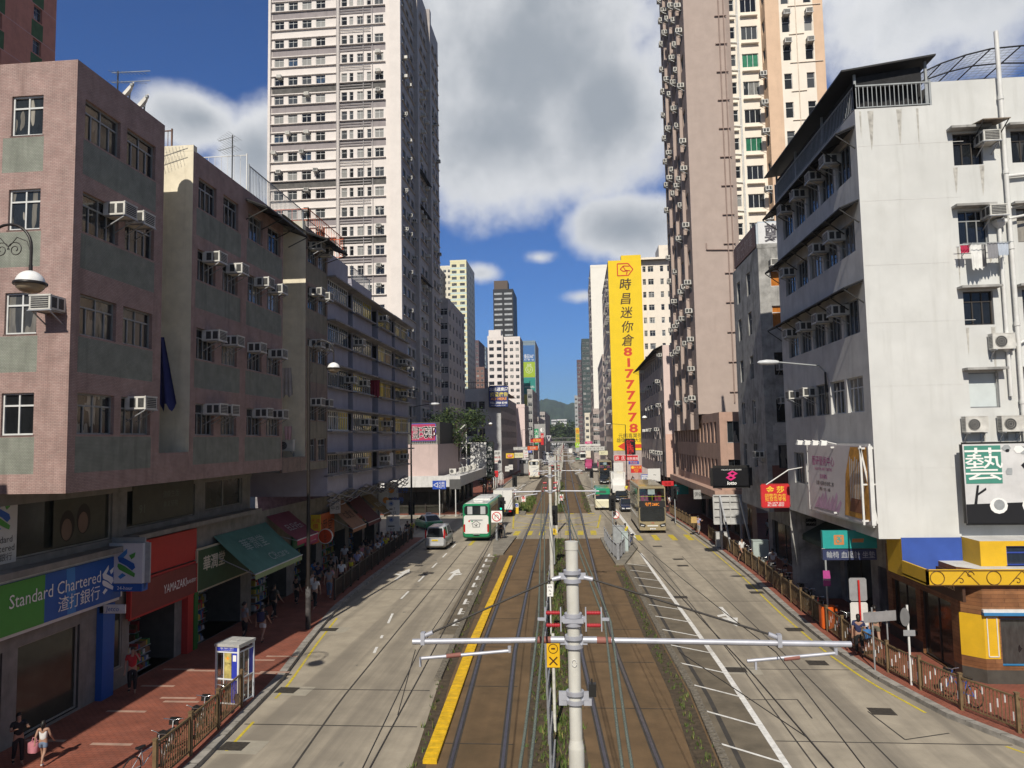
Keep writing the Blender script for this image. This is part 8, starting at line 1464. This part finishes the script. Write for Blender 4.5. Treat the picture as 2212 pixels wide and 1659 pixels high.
def car(label, x, y, rz, col, kind='sedan', cat='car', name='car', group='cars on the road', roofcol=None, taxi=None, pl='RG 5128'):
    t = thing(name, label, cat, (x, y, 0), rz, group); P = col
    L, W, H, bz = {'sedan': (4.5, 1.75, 1.45, .92), 'minivan': (4.4, 1.7, 1.88, 1.05), 'suv': (4.6, 1.85, 1.75, 1.08)}[kind]; f, b, h = -L / 2, L / 2, W / 2
    g = MB(); nz = bz - .22 if kind != 'minivan' else bz - .1; tz = bz if kind != 'sedan' else bz - .02
    g.loft([rr(h * .78, .34, nz - .12, .1, f), rr(h * .93, .24, nz, .1, f + .14), rr(h, .2, bz - .1, .1, f + .9), rr(h, .2, bz, .1, f + 1.45), rr(h, .2, bz, .1, b - 1.0), rr(h * .97, .24, tz, .1, b - .18), rr(h * .86, .36, tz - .12, .1, b)]); g.build('body', P, t)
    c0, c1, c2, c3 = {'sedan': (f + 1.25, f + 2.0, b - 1.45, b - .62), 'minivan': (f + .65, f + 1.45, b - .32, b - .08), 'suv': (f + 1.2, f + 1.9, b - .6, b - .1)}[kind]; hb, ht = h * .95, h * .76
    A_ = [(-hb, c0, bz - .03), (hb, c0, bz - .03), (hb, c3, bz - .03), (-hb, c3, bz - .03)]; T_ = [(-ht, c1, H - .05), (ht, c1, H - .05), (ht, c2, H - .05), (-ht, c2, H - .05)]; g = MB(); g.raw(A_ + T_, [(0, 1, 5, 4), (1, 2, 6, 5), (2, 3, 7, 6), (3, 0, 4, 7), (4, 5, 6, 7)]); g.loft([[(x_ * .99, y_ , H - .06) for x_, y_, z in T_], [(x_ * .97, y_ * .97, H - .01) for x_, y_, z in T_], [(x_ * .6, y_ * .8, H + .01) for x_, y_, z in T_]]); g.build('cabin', roofcol or P, t)
    def pane(i, j, k, l, ins, nm):
        q = [Vector(v) for v in ((A_ + T_)[i], (A_ + T_)[j], (A_ + T_)[k], (A_ + T_)[l])]; c = sum(q, Vector()) / 4; n = (q[1] - q[0]).cross(q[3] - q[0]).normalized(); q = [c + (p - c) * ins + n * .014 for p in q]; MB().face(q).build(nm, VGL, t)
    pane(0, 1, 5, 4, .9, 'windscreen'); pane(1, 2, 6, 5, .86, 'side_window'); pane(2, 3, 7, 6, .88, 'rear_window'); pane(3, 0, 4, 7, .86, 'side_window')
    for s in (-1, 1): g = MB(); ym = (c1 + c2) / 2; g.bar((s * (hb + .012), ym, bz), (s * (ht + .018), ym, H - .07), .07, .03); g.build('door_pillar', P, t); g = MB(); g.loft([rr(.07, bz, bz + .14, .03, c0 + .18), rr(.09, bz - .01, bz + .15, .03, c0 + .3)]); g.build('mirror', P if kind != 'minivan' else DKP, t, (s * (h + .07), 0, 0))
    if kind == 'minivan': lamps(t, b - .06, ((-h * .98, -h * .84), (h * .84, h * .98)), bz - .05, bz + .62, LAMPR, 'tail_light')
    else: lamps(t, b - .04, ((-h * .86, -h * .5), (h * .5, h * .86)), tz - .26, tz - .1, LAMPR, 'tail_light')
    for s in (-1, 1): g = MB(); g.prism([(s * h * .45, nz - .2), (s * h * .86, nz - .12), (s * h * .84, nz - .28), (s * h * .5, nz - .3)][::s], (0, f - .01, 0), (1, 0, 0), (0, 0, 1), (0, -.04, 0)); g.build('headlight', LAMPW, t)
    g = MB(); quad(g, -h * .42, h * .42, nz - .3, nz - .18, f, 0, .03, .03); quad(g, -h * .6, h * .6, .36, .46, f, 0, .03, .02); g.build('grille', DKP, t); g = MB(); g.loft([rr(h * .9, .36, .56, .06, b - .05), rr(h * .84, .4, .54, .05, b + .06)]); g.build('rear_bumper', P, t); plate(t, b + .02, tz - .36 if kind == 'sedan' else .78, pl, PLY); plate(t, f - .02, .42, pl)
    wheels(t, [(s * (h - .1), yy) for s in (-1, 1) for yy in (f + .85, b - .85)], .31, .2)
    if taxi: g = MB(); g.loft([rr(.28, H, H + .17, .04, -.09), rr(.28, H, H + .17, .04, .09)]); g.text('TAXI', (0, .095, H + .04), (-1, 0, 0), (0, 0, 1), .1, 1); g.text('TAXI', (0, -.095, H + .04), (1, 0, 0), (0, 0, 1), .1, 1); g.build('roof_sign', [WHITEP, RED], t)
    return t
SIL, BKC, GRNC, NVC = paint('silver_paint', (.42, .43, .44)), paint('black_car_paint', (.012, .013, .016), .2), paint('green_taxi_paint', (.01, .22, .07)), paint('dark_blue_car_paint', (.02, .024, .05), .2)
car('silver minivan seen from behind in the left lane', -11.8, 59.4 + 2.2, math.pi, SIL, 'minivan', 'minivan', 'minivan', pl='GK 716'); car('green and white taxi turning into the left side street', -15.4, 74.3, math.pi + .55, GRNC, cat='taxi', name='taxi', roofcol=WHP, taxi=1, pl='AB 12'); car('black sedan in front of the white box truck on the right road', 6.1, 101.6 + 2.3, 0, BKC); car('dark blue sedan half hidden beside the gold bus', 6.0, 88.5 + 2.3, 0, NVC, pl='PT 77')
car('black people carrier beside the dark gold bus', 5.2, 141 + 2.3, 0, BKC, 'suv', pl='SE 40'); car('green taxi far up the right road by the white coach', .4, 297, 0, GRNC, cat='taxi', name='taxi', roofcol=WHP, taxi=1)
def truck(label, x, y, rz, cab, box, L=6.0, W=2.2, H=3.2, name='box_truck', cat='truck'):
    t = thing(name, label, cat, (x, y, 0), rz, 'trucks on the road'); f, b, h = -L / 2, L / 2, W / 2; ch = H * .7
    g = MB(); g.loft([rr(h * .86, .45, ch * .62, .08, f), rr(h * .9, .4, ch * .68, .08, f + .1), rr(h * .92, .4, ch, .12, f + .5), rr(h * .92, .4, ch, .12, f + 1.5)]); g.build('cab', cab, t)
    g = MB(); g.raw([(-h * .78, f + .1, ch * .63), (h * .78, f + .1, ch * .63), (h * .76, f + .46, ch * .96), (-h * .76, f + .46, ch * .96)], [(0, 1, 2, 3)]); g.face([(h * .93, f + .6, ch * .6), (h * .93, f + 1.35, ch * .6), (h * .93, f + 1.35, ch * .9), (h * .93, f + .75, ch * .9)]); g.face([(-h * .93, f + 1.35, ch * .6), (-h * .93, f + .6, ch * .6), (-h * .93, f + .75, ch * .9), (-h * .93, f + 1.35, ch * .9)]); g.build('windscreen', VGL, t)
    g = MB(); g.loft([rr(h, .85, H, .03, f + 1.6), rr(h, .85, H, .03, b)]); g.build('box', box, t); g = MB(); quad(g, -.02, .02, .95, H - .1, b, 0, 0, .03); quad(g, -h * .95, h * .95, .86, .92, b, 0, 0, .03); g.build('rear_door_bar', GREYP, t); g = MB(); g.loft([rr(h * .7, ch - .02, H * .97, .1, f + .9), rr(h * .8, ch - .02, H * .99, .1, f + 1.55)]); g.build('wind_deflector', cab, t)
    g = MB(); g.box(-h * .8, h * .8, f + 1.3, b - .1, .5, .84); g.build('chassis', DKP, t); g = MB(); quad(g, -h * .8, h * .8, .42, .62, f - .02, 0, .03, .05); g.build('bumper', cab, t); lamps(t, f - .01, ((-h * .82, -h * .5), (h * .5, h * .82)), .66, .86, LAMPW, 'headlight'); lamps(t, b, ((-h * .9, -h * .6), (h * .6, h * .9)), .6, .76, LAMPR, 'tail_light'); plate(t, f - .06, .46, 'JD 402'); plate(t, b, .66, 'JD 402', PLY); mirror(t, h, f + .45, ch * .8); mirror(t, -h, f + .45, ch * .8)
    wheels(t, [(s * (h - .16), yy) for s in (-1, 1) for yy in (f + .9, b - 1.3)], .4, .24); return t
MAG = paint('magenta_truck_paint', (.42, .07, .17)); DMAG = paint('dark_plum_paint', (.12, .025, .05))
truck('white box truck coming down the right road behind the black sedan', 6.45, 114.8 + 3, 0, WHP, WHP, 6.2, 2.25, 3.5); truck('white box truck seen from behind just ahead of the green coach', -8.7, 84.2 + 3.2, math.pi, WHP, WHP, 6, 2.2, 3.1); truck('magenta truck with a dark plum box far up the right road', 3.3, 202 + 3, 0, MAG, DMAG, 6.5, 2.3, 3.1); truck('small white van truck in front of the dark gold bus, right road', 4.9, 193.5 + 2.5, 0, paint('cream_truck_paint', (.55, .5, .42)), paint('plum_box_paint', (.14, .05, .07)), 5, 1.8, 2.3); truck('white box truck seen from behind close to the tram tracks, far left road', -7.5, 221 + 3, math.pi, WHP, paint('grey_box_paint', (.5, .5, .5)), 6.2, 2.3, 3.4)
truck('white box truck farthest up the right road', -3.5, 420, 0, WHP, WHP)
# minibus
t = thing('minibus', 'cream public minibus with green roof waiting at the crossing on the right road', 'minibus', (3.1, 91.3 + 3.4, 0), 0, None); L, h, H = 6.8, 1.02, 2.7; f, b = -3.4, 3.4; CRP, GRP = paint('cream_minibus_paint', (.66, .63, .47)), paint('green_minibus_roof', (.02, .26, .13))
g = MB(); g.loft([rr(h * .86, .4, 1.15, .15, f), rr(h * .97, .3, 1.4, .12, f + .18), rr(h, .28, 1.9, .1, f + .5), rr(h, .28, 1.9, .1, b - .1), rr(h * .95, .35, 1.85, .12, b)]); g.build('body', CRP, t); g = MB(); g.loft([rr(h * .88, 1.95, 2.38, .14, f + .32), rr(h * .95, 1.85, 2.6, .2, f + .6), rr(h * .97, 1.85, H, .25, f + 1.1), rr(h * .97, 1.85, H, .25, b - .3), rr(h * .92, 1.85, H - .15, .25, b)]); g.build('roof', GRP, t)
g = MB(); g.raw([(-h * .9, f + .1, 1.2), (h * .9, f + .1, 1.2), (h * .88, f + .36, 2.02), (-h * .88, f + .36, 2.02)], [(0, 1, 2, 3)]); g.build('windscreen', VGL, t); g = MB()
for s in (-1, 1): sidep(g, s * h, f + .7, b - .4, 1.25, 1.88)
g.build('side_window', VGL, t); g = MB(); quad(g, -.42, .42, 2.12, 2.42, f + .36, 0, .05, .06); g.build('destination_box', M('dim_display', (.06, .10, .08), .4), t); lamps(t, f + .04, ((-.88, -.52), (.52, .88)), .72, .95, LAMPW, 'headlight'); lamps(t, f + .02, ((-.9, -.78), (.78, .9)), .5, .58, LAMPO, 'indicator'); g = MB(); quad(g, -.9, .9, .34, .48, f - .01, 0, .04, .05); g.build('bumper', CRP, t); plate(t, f - .06, .36, 'MT 3306'); wheels(t, [(s * .88, yy) for s in (-1, 1) for yy in (f + 1.2, b - 1.5)], .36, .22); mirror(t, h, f + .2, 1.8); mirror(t, -h, f + .2, 1.8); lamps(t, b, ((-.95, -.8), (.8, .95)), .8, 1.3, LAMPR, 'tail_light')
# distant queues
random.seed(77)
cols = [('white', WHP), ('silver', SIL), ('black', BKC), ('dark blue', NVC)]
for i, (x, y, rz) in enumerate(((-10.4, 252, 1), (-13.2, 262, 1), (-12, 345, 1), (-14.5, 360, 1), (-17, 392, 1), (-14, 410, 1), (1.8, 330, 0), (-.6, 352, 0), (2, 375, 0), (-1.5, 392, 0), (-16, 450, 1), (-4, 455, 0))):
    cn, c = cols[i % 4]; car(f"{cn} car in the far traffic queue on the {'left' if rz else 'right'} road, {ORD[(i % 6) + 1]} from the front", x, y, math.pi * rz, c, random.choice(('sedan', 'suv', 'minivan')), pl='GX 1')
# ================================================================== PEOPLE (facing -y, 1.70 m)
def skinned(nodes, edges, sub=2):
    names = list(nodes); me = bpy.data.meshes.new('s'); me.from_pydata([nodes[n][0] for n in names], [(names.index(a), names.index(b)) for a, b in edges], []); o = bpy.data.objects.new('s', me); COL.objects.link(o); o.modifiers.new('k', 'SKIN'); sv = me.skin_vertices[0].data
    for i, n in enumerate(names): r = nodes[n][1]; sv[i].radius = r if isinstance(r, tuple) else (r, r); sv[i].use_root = i == 0
    m_ = o.modifiers.new('u', 'SUBSURF'); m_.levels = m_.render_levels = sub; dg = bpy.context.evaluated_depsgraph_get(); dg.update(); r = bpy.data.meshes.new_from_object(o.evaluated_get(dg)); bpy.data.objects.remove(o); bpy.data.meshes.remove(me)
    for p in r.polygons: p.use_smooth = True
    r.materials.clear(); r.materials.append(MATS['skin']); return r
M('skin', (.36, .21, .145), .6, .05); HAIRM = M('black_hair', (.012, .01, .009), .5)
def figure(stride=.2, phone=False, reach=False, bottom='long', sleeve=True, hair='short'):
    n = {'pel': ((0, 0, .95), (.14, .10)), 'spine': ((0, 0, 1.12), (.125, .09)), 'chest': ((0, .01, 1.3), (.15, .1)), 'neck': ((0, .01, 1.44), .052), 'jaw': ((0, -.02, 1.52), (.058, .07)), 'skull': ((0, 0, 1.61), (.07, .085)), 'crown': ((0, .005, 1.68), .045)}; e = [('pel', 'spine'), ('spine', 'chest'), ('chest', 'neck'), ('neck', 'jaw'), ('jaw', 'skull'), ('skull', 'crown')]
    sh, tr, so = {'a': ((0, 0, .93), (.155, .12)), 'b': ((0, 0, 1.12), (.145, .108)), 'c': ((0, .01, 1.31), (.165, .115)), 'd': ((0, .01, 1.42), .07)}, {'p': ((0, 0, .98), (.15, .115)), 'q': ((0, 0, .86), (.155, .12))}, {}
    se, te = [('a', 'b'), ('b', 'c'), ('c', 'd')], [('p', 'q')]
    for s, k in ((-1, 'l'), (1, 'r')):
        st = stride * s; kn = (s * .1, -st * .55 - .02, .5); an = (s * .1, -st + (.1 if st < 0 else 0), .09 + (.05 if st < 0 else 0)); to = (s * .11, an[1] - .17, .035)
        n |= {k + 'hip': ((s * .095, 0, .87), .085), k + 'kn': (kn, .058), k + 'calf': (((kn[0] + an[0]) / 2, (kn[1] + an[1]) / 2 + .02, (kn[2] + an[2]) / 2 + .06), .052), k + 'an': (an, .036), k + 'to': (to, (.04, .026))}; e += [('pel', k + 'hip'), (k + 'hip', k + 'kn'), (k + 'kn', k + 'calf'), (k + 'calf', k + 'an'), (k + 'an', k + 'to')]
        S = (s * .185, .01, 1.39); up = phone and s > 0 or reach
        el = (s * .26, -.12, 1.2) if up else (s * .24, st * .4 + .03, 1.12); wr = ((s * .16, -.14, 1.43) if phone else (s * .2, -.38, 1.3)) if up else (s * .25, st * .9 - .06, .89); d = (Vector(wr) - Vector(el)).normalized(); sd = Vector((1, 0, 0)) if abs(d.x) < .7 else Vector((0, 1, 0)); pa = Vector(wr) + d * .07
        n |= {k + 'sho': (S, .056), k + 'el': (el, .04), k + 'wr': (wr, .026), k + 'pa': (tuple(pa), (.036, .018))}; e += [('chest', k + 'sho'), (k + 'sho', k + 'el'), (k + 'el', k + 'wr'), (k + 'wr', k + 'pa')]
        for f in range(4): b = pa + sd * (-.03 + .02 * f) + d * .035; L = (.07, .085, .078, .06)[f]; n |= {f"{k}f{f}": (tuple(b), .009), f"{k}g{f}": (tuple(b + d * L * .55 + Vector((0, -.01, 0))), .0085), f"{k}h{f}": (tuple(b + d * L * .9 + Vector((0, -.03, 0))), .0075)}; e += [(k + 'pa', f"{k}f{f}"), (f"{k}f{f}", f"{k}g{f}"), (f"{k}g{f}", f"{k}h{f}")]
        n[k + 't0'] = (tuple(Vector(wr) + d * .04 - sd * s * .04 + Vector((0, -.015, 0))), .01); n[k + 't1'] = (tuple(Vector(wr) + d * .08 - sd * s * .055 + Vector((0, -.03, 0))), .008); e += [(k + 'wr', k + 't0'), (k + 't0', k + 't1')]
        mid = Vector(S).lerp(Vector(el), .62); sh |= {k + 's': (S, .072), k + 'm': (tuple(mid), .062)}; se += [('c', k + 's')] + ([(k + 's', k + 'm')] if sleeve else []); 
        if not sleeve: sh.pop(k + 'm'); sh[k + 's'] = ((s * .13, .01, 1.4), .06)
        hipv, knv, anv = Vector((s * .095, 0, .85)), Vector(kn), Vector(an)
        if bottom == 'long': tr |= {k + '1': (tuple(hipv), .1), k + '2': (kn, .075), k + '3': (tuple(anv + Z3 * .03), .058)}; te += [('q', k + '1'), (k + '1', k + '2'), (k + '2', k + '3')]
        else: tr |= {k + '1': (tuple(hipv), .105), k + '2': (tuple(hipv.lerp(knv, .6)), .092)}; te += [('q', k + '1'), (k + '1', k + '2')]
        so |= {k + 'a': (tuple(anv + Vector((0, .04, -.03))), (.045, .045)), k + 'b': ((to[0], to[1] + .02, an[2] - .05), (.046, .035))}
    h = MB(); h.loft([[Vector((.083 * r * math.cos(a), .012 + .1 * r * math.sin(a), z)) for a in [q * .5236 for q in range(12)]] for z, r in ((1.56 if hair == 'short' else 1.44, .8), (1.6, 1.03), (1.66, 1.02), (1.705, .75), (1.725, .3))]); h.v = [(x, y + (.045 if z < 1.64 else .008), z) for x, y, z in h.v]
    if hair == 'tail': h.tube([(0, .1, 1.64), (0, .15, 1.55), (0, .13, 1.36)], [.03, .035, .012], 8)
    fc = MB(); [fc.box(s * .028 - .012, s * .028 + .012, -.093, -.086, 1.6, 1.608, 0) for s in (-1, 1)]; fc.raw([(-.012, -.085, 1.56), (.012, -.085, 1.56), (0, -.112, 1.565), (0, -.088, 1.6)], [(0, 1, 2), (0, 2, 3), (1, 3, 2)], 1); fc.box(-.022, .022, -.093, -.085, 1.535, 1.542, 2)
    return {'body': skinned(n, e), 'shirt': skinned(sh, se), 'trousers' if bottom == 'long' else 'shorts': skinned(tr, te), 'shoes': skinned(so, [('la', 'lb'), ('ra', 'rb')], 1), 'hair': h.mesh('hair', [HAIRM]), 'face': fc.mesh('face', [HAIRM, MATS['skin'], M('lips', (.25, .09, .08), .5)])}
FIG = {'walk': figure(.22), 'walk_s': figure(.24, bottom='short'), 'stand': figure(.05), 'phone': figure(.04, phone=True), 'girl': figure(.2, bottom='short', sleeve=False, hair='tail'), 'girl2': figure(.12, bottom='short', hair='long'), 'lady': figure(.15, hair='long'), 'reach': figure(.08, reach=True)}
CLO = {k: M('cloth_' + k, v, .85, .1, 6) for k, v in {'white': (.62, .62, .61), 'black': (.016, .016, .018), 'grey': (.25, .25, .26), 'red': (.42, .025, .03), 'navy': (.025, .03, .085), 'blue': (.05, .19, .45), 'yellow': (.65, .56, .03), 'denim': (.14, .19, .28), 'pink': (.52, .2, .24), 'olive': (.11, .105, .08), 'lilac': (.36, .36, .55), 'khaki': (.33, .28, .2)}.items()}
def person(fig, x, y, rz, top, bot, label, h=1.7, z=.15, group='people on the pavements'):
    s = h / 1.7; d = FIG[fig]; o = link('person', d['body'], None, (x, y, z), rz, (s, s, s), label=label, cat='person', group=group)
    for k, c in (('shirt', top), ('trousers', bot), ('shorts', bot), ('shoes', 'black' if bot != 'denim' else 'white')):
        if k in d: q = link(k, d[k], o); q.material_slots[0].link = 'OBJECT'; q.material_slots[0].material = CLO[c]
    link('hair', d['hair'], o); link('face', d['face'], o); return o
PI = math.pi
def bag(label, x, y, z, w, h, c, name='bag'): g = MB(); g.loft([rr_box(w, zz * h, .09) for zz in (0, .08, .8, 1)]); g.tube([(-w * .3, 0, h * .95), (-w * .2, 0, h * 1.4), (w * .2, 0, h * 1.4), (w * .3, 0, h * .95)], .012, 5); g.build(name, CLO[c], None, (x, y, z), label=label, cat='bag')
def rr_box(w, z, d): return [Vector((w / 2 * a * (.8 if z == 0 else 1), d * b, z)) for a, b in ((-1, -1), (0, -1.15), (1, -1), (1, 1), (0, 1.15), (-1, 1))]
def at_(x, y): p = G(x, y, .15); return p.x, p.y
person('reach', *at_(38, 1652), .9, 'black', 'black', 'person in black clothes raising both hands by the bank window', 1.4); x, y = at_(92, 1652); person('girl', x, y, PI + .2, 'white', 'denim', 'ponytailed girl in white sleeveless top and denim shorts walking past the bank', 1.2); bag('small bright pink bag carried by the ponytailed girl', x - .24, y - .03, .5, .26, .28, 'pink')
person('phone', *at_(285, 1497), .5, 'red', 'black', 'person in a red T-shirt holding a phone to the ear beside the blue column', 1.6); person('phone', *at_(528, 1383), PI - .5, 'grey', 'black', 'person in a loose grey shirt holding a phone outside the health shop'); x, y = at_(567, 1387); person('walk_s', x, y, PI, 'black', 'white', 'person in black top, white shorts and dark backpack walking away under the teal awning', 1.62); bag('dark backpack on the person in white shorts', x, y - .2, 1.1, .3, .4, 'navy', 'backpack'); x, y = at_(592, 1338); person('walk', x, y, PI - .3, 'olive', 'black', 'broad person in olive shirt with black backpack outside the health shop', 1.75); bag('black backpack on the person in the olive shirt', x, y - .2, 1.15, .32, .45, 'black', 'backpack')
random.seed(63); tops = ['white', 'black', 'white', 'grey', 'pink', 'navy', 'white', 'blue', 'black', 'yellow', 'grey', 'lilac']; figs = ['walk', 'walk_s', 'lady', 'stand', 'girl2', 'walk', 'girl']
k = 0
for i in range(34):
    y = 38.5 + i * .82; x = random.uniform(-16.4, KL(y) - 1.1) if i % 3 else KL(y) - 1.05 - random.random() * .3; tp = tops[i % 12]; fg = figs[(i * 3) % 7]; bt = random.choice(['black', 'denim', 'black', 'khaki', 'grey']); person(fg, x, y, PI * (random.random() < .62) + random.uniform(-.4, .4), tp, bt, f"person in {tp} top and {bt} bottoms in the left crowd, {['','thirtieth','thirty-first','thirty-second','thirty-third','thirty-fourth'][i-28] if i > 28 else 'twenty-ninth' if i == 28 else ORD[i + 1]} from its near end", random.uniform(1.52, 1.76), group='crowd on the left pavement')
x, y = at_(1490, 1150); person('reach', 10.75, 66.9, PI / 2 + .7, 'lilac', 'grey', 'bald-looking person in a lilac shirt carrying cardboard boxes past the gold bus', 1.72); g = MB(); g.box(-.3, .3, -.2, .2, 0, .3); g.box(-.28, .28, -.16, .2, .3, .52); g.build('cardboard_box', M('cardboard', (.50, .34, .13), .8, .15, 4), None, (10.4, 67.1, 1.2), label='stack of brown cardboard boxes carried at the right kerb', cat='cardboard box')
for fx, fy, fg, tp, bt, rz, lab, h in ((1661, 1163, 'lady', 'white', 'black', .2, 'person in white blouse walking with another under the billboard legs', 1.62), (1669, 1160, 'walk', 'white', 'grey', .2, 'person in white shirt on the right of the pair under the billboard legs', 1.72), (1640, 1222, 'lady', 'black', 'black', .3, 'person in black dress looking at a phone outside the shoe shop', 1.64), (1671, 1244, 'walk_s', 'white', 'black', PI - .1, 'person in white T-shirt with a dark square on its back, right pavement', 1.7), (1697, 1240, 'girl2', 'grey', 'black', PI, 'small child in grey top beside the person in the white T-shirt', 1.15), (1858, 1418, 'lady', 'navy', 'black', PI - .3, 'person in navy blouse with a light blue shoulder bag behind the red sign post', 1.64), (1893, 1400, 'walk_s', 'olive', 'olive', PI - .2, 'person in olive-grey shirt and shorts beside the navy blouse', 1.72), (1560, 1150, 'walk', 'black', 'navy', PI, 'stout person in dark vest walking away under the long canopy', 1.7), (1604, 1215, 'walk_s', 'white', 'black', .4, 'person in white standing by the second billboard leg', 1.65)):
    x, y = at_(fx, fy); person(fg, x, y, rz, tp, bt, lab, h)
x, y = at_(1858, 1418); bag('light blue shoulder bag on the person in the navy blouse', x + .27, y - .05, .85, .3, .36, 'blue')
person('girl2', 3.9, 62.0, PI - .2, 'yellow', 'denim', 'person in bright yellow top and denim shorts on the right traffic island', 1.66, .14); person('lady', 3.2, 63.4, PI + .3, 'white', 'black', 'person in white and black top waiting behind the grey cabinet on the island', 1.62, .14)
person('walk', 2.7, 208, 1.2, 'black', 'black', 'person in dark clothes crossing by the magenta truck, left one', z=0); person('walk', 4.6 - 1, 214, 1.2, 'grey', 'black', 'person in grey crossing by the magenta truck, right one', z=0); person('stand', 7.4, 112, 0, 'yellow', 'black', 'person in a bright yellow vest beside the white box truck', 1.72); person('lady', -7.0, 65.6, PI, 'black', 'black', 'person in black standing behind the no U-turn sign', 1.6, .14)
for i in range(7): person(('stand', 'lady', 'walk')[i % 3], -15.6 + (i % 3) * .55, 122.5 + i * 1.5, random.uniform(-1, 1), ('white', 'black', 'khaki', 'pink', 'white', 'grey', 'navy')[i], ('khaki', 'black', 'khaki', 'denim', 'black', 'black', 'black')[i], f"person waiting at the far bus shelter, {ORD[i + 1]} in line", group='people waiting at the far bus shelter')
for i in range(14): y = 90 + i * 4.2; person(('walk', 'lady', 'walk_s')[i % 3], KR(y) + 1.4 + (i % 3) * .6, y, PI * (i % 2), tops[(i * 5) % 12], ('black', 'navy', 'denim')[i % 3], f"far person in {tops[(i * 5) % 12]} on the right pavement beyond the gold bus, {ORD[i + 1]} one", group='people on the far right pavement')
# ================================================================== HAZE
hz = MB(); hz.box(-950, 950, -70, 2900, -1.2, 245)
hm = bpy.data.materials.new('thin_air'); hm.use_nodes = True; nt = hm.node_tree; nt.nodes.clear()
pv, oo = N('ShaderNodeVolumePrincipled'), N('ShaderNodeOutputMaterial'); pv.inputs['Color'].default_value = (.72, .82, .95, 1); pv.inputs['Density'].default_value = .0002; pv.inputs['Anisotropy'].default_value = .2; lk(pv.outputs[0], oo.inputs['Volume'])
hz.build('haze', [hm], kind='stuff')
# ================================================================== air conditioners, nearest 300 one by one
tm = ac_templates(); am = {}
for k, (a, b, c) in tm.items(): am[k] = (a.mesh('air_conditioner', [AC_W]), b.mesh('grille', [AC_D]), c.mesh('bracket', [STEELG]))
ACS.sort(key=lambda q: (q[0] - CAM).length); rest = MB(); seen = set()
for i, (p, rz, k, lab) in enumerate(ACS):
    if i < 296 and lab not in seen:
        seen.add(lab); o = link('air_conditioner', am[k][0], None, p, rz, label=lab, cat='air conditioner', group='air conditioners hung on the house fronts')
        if (p - CAM).length < 110: link('grille', am[k][1], o); link('bracket', am[k][2], o)
    else:
        x = Matrix.Translation(p) @ Matrix.Rotation(rz, 4, 'Z'); rest.merge(tm[k][0], x, [0]); rest.merge(tm[k][1], x, [1]); rest.merge(tm[k][2], x, [2])
if rest.v: rest.build('air_conditioners', [AC_W, AC_D, STEELG], kind='stuff', label='many small air conditioners on the far tower flanks', cat='air conditioners')
bpy.context.view_layer.update()
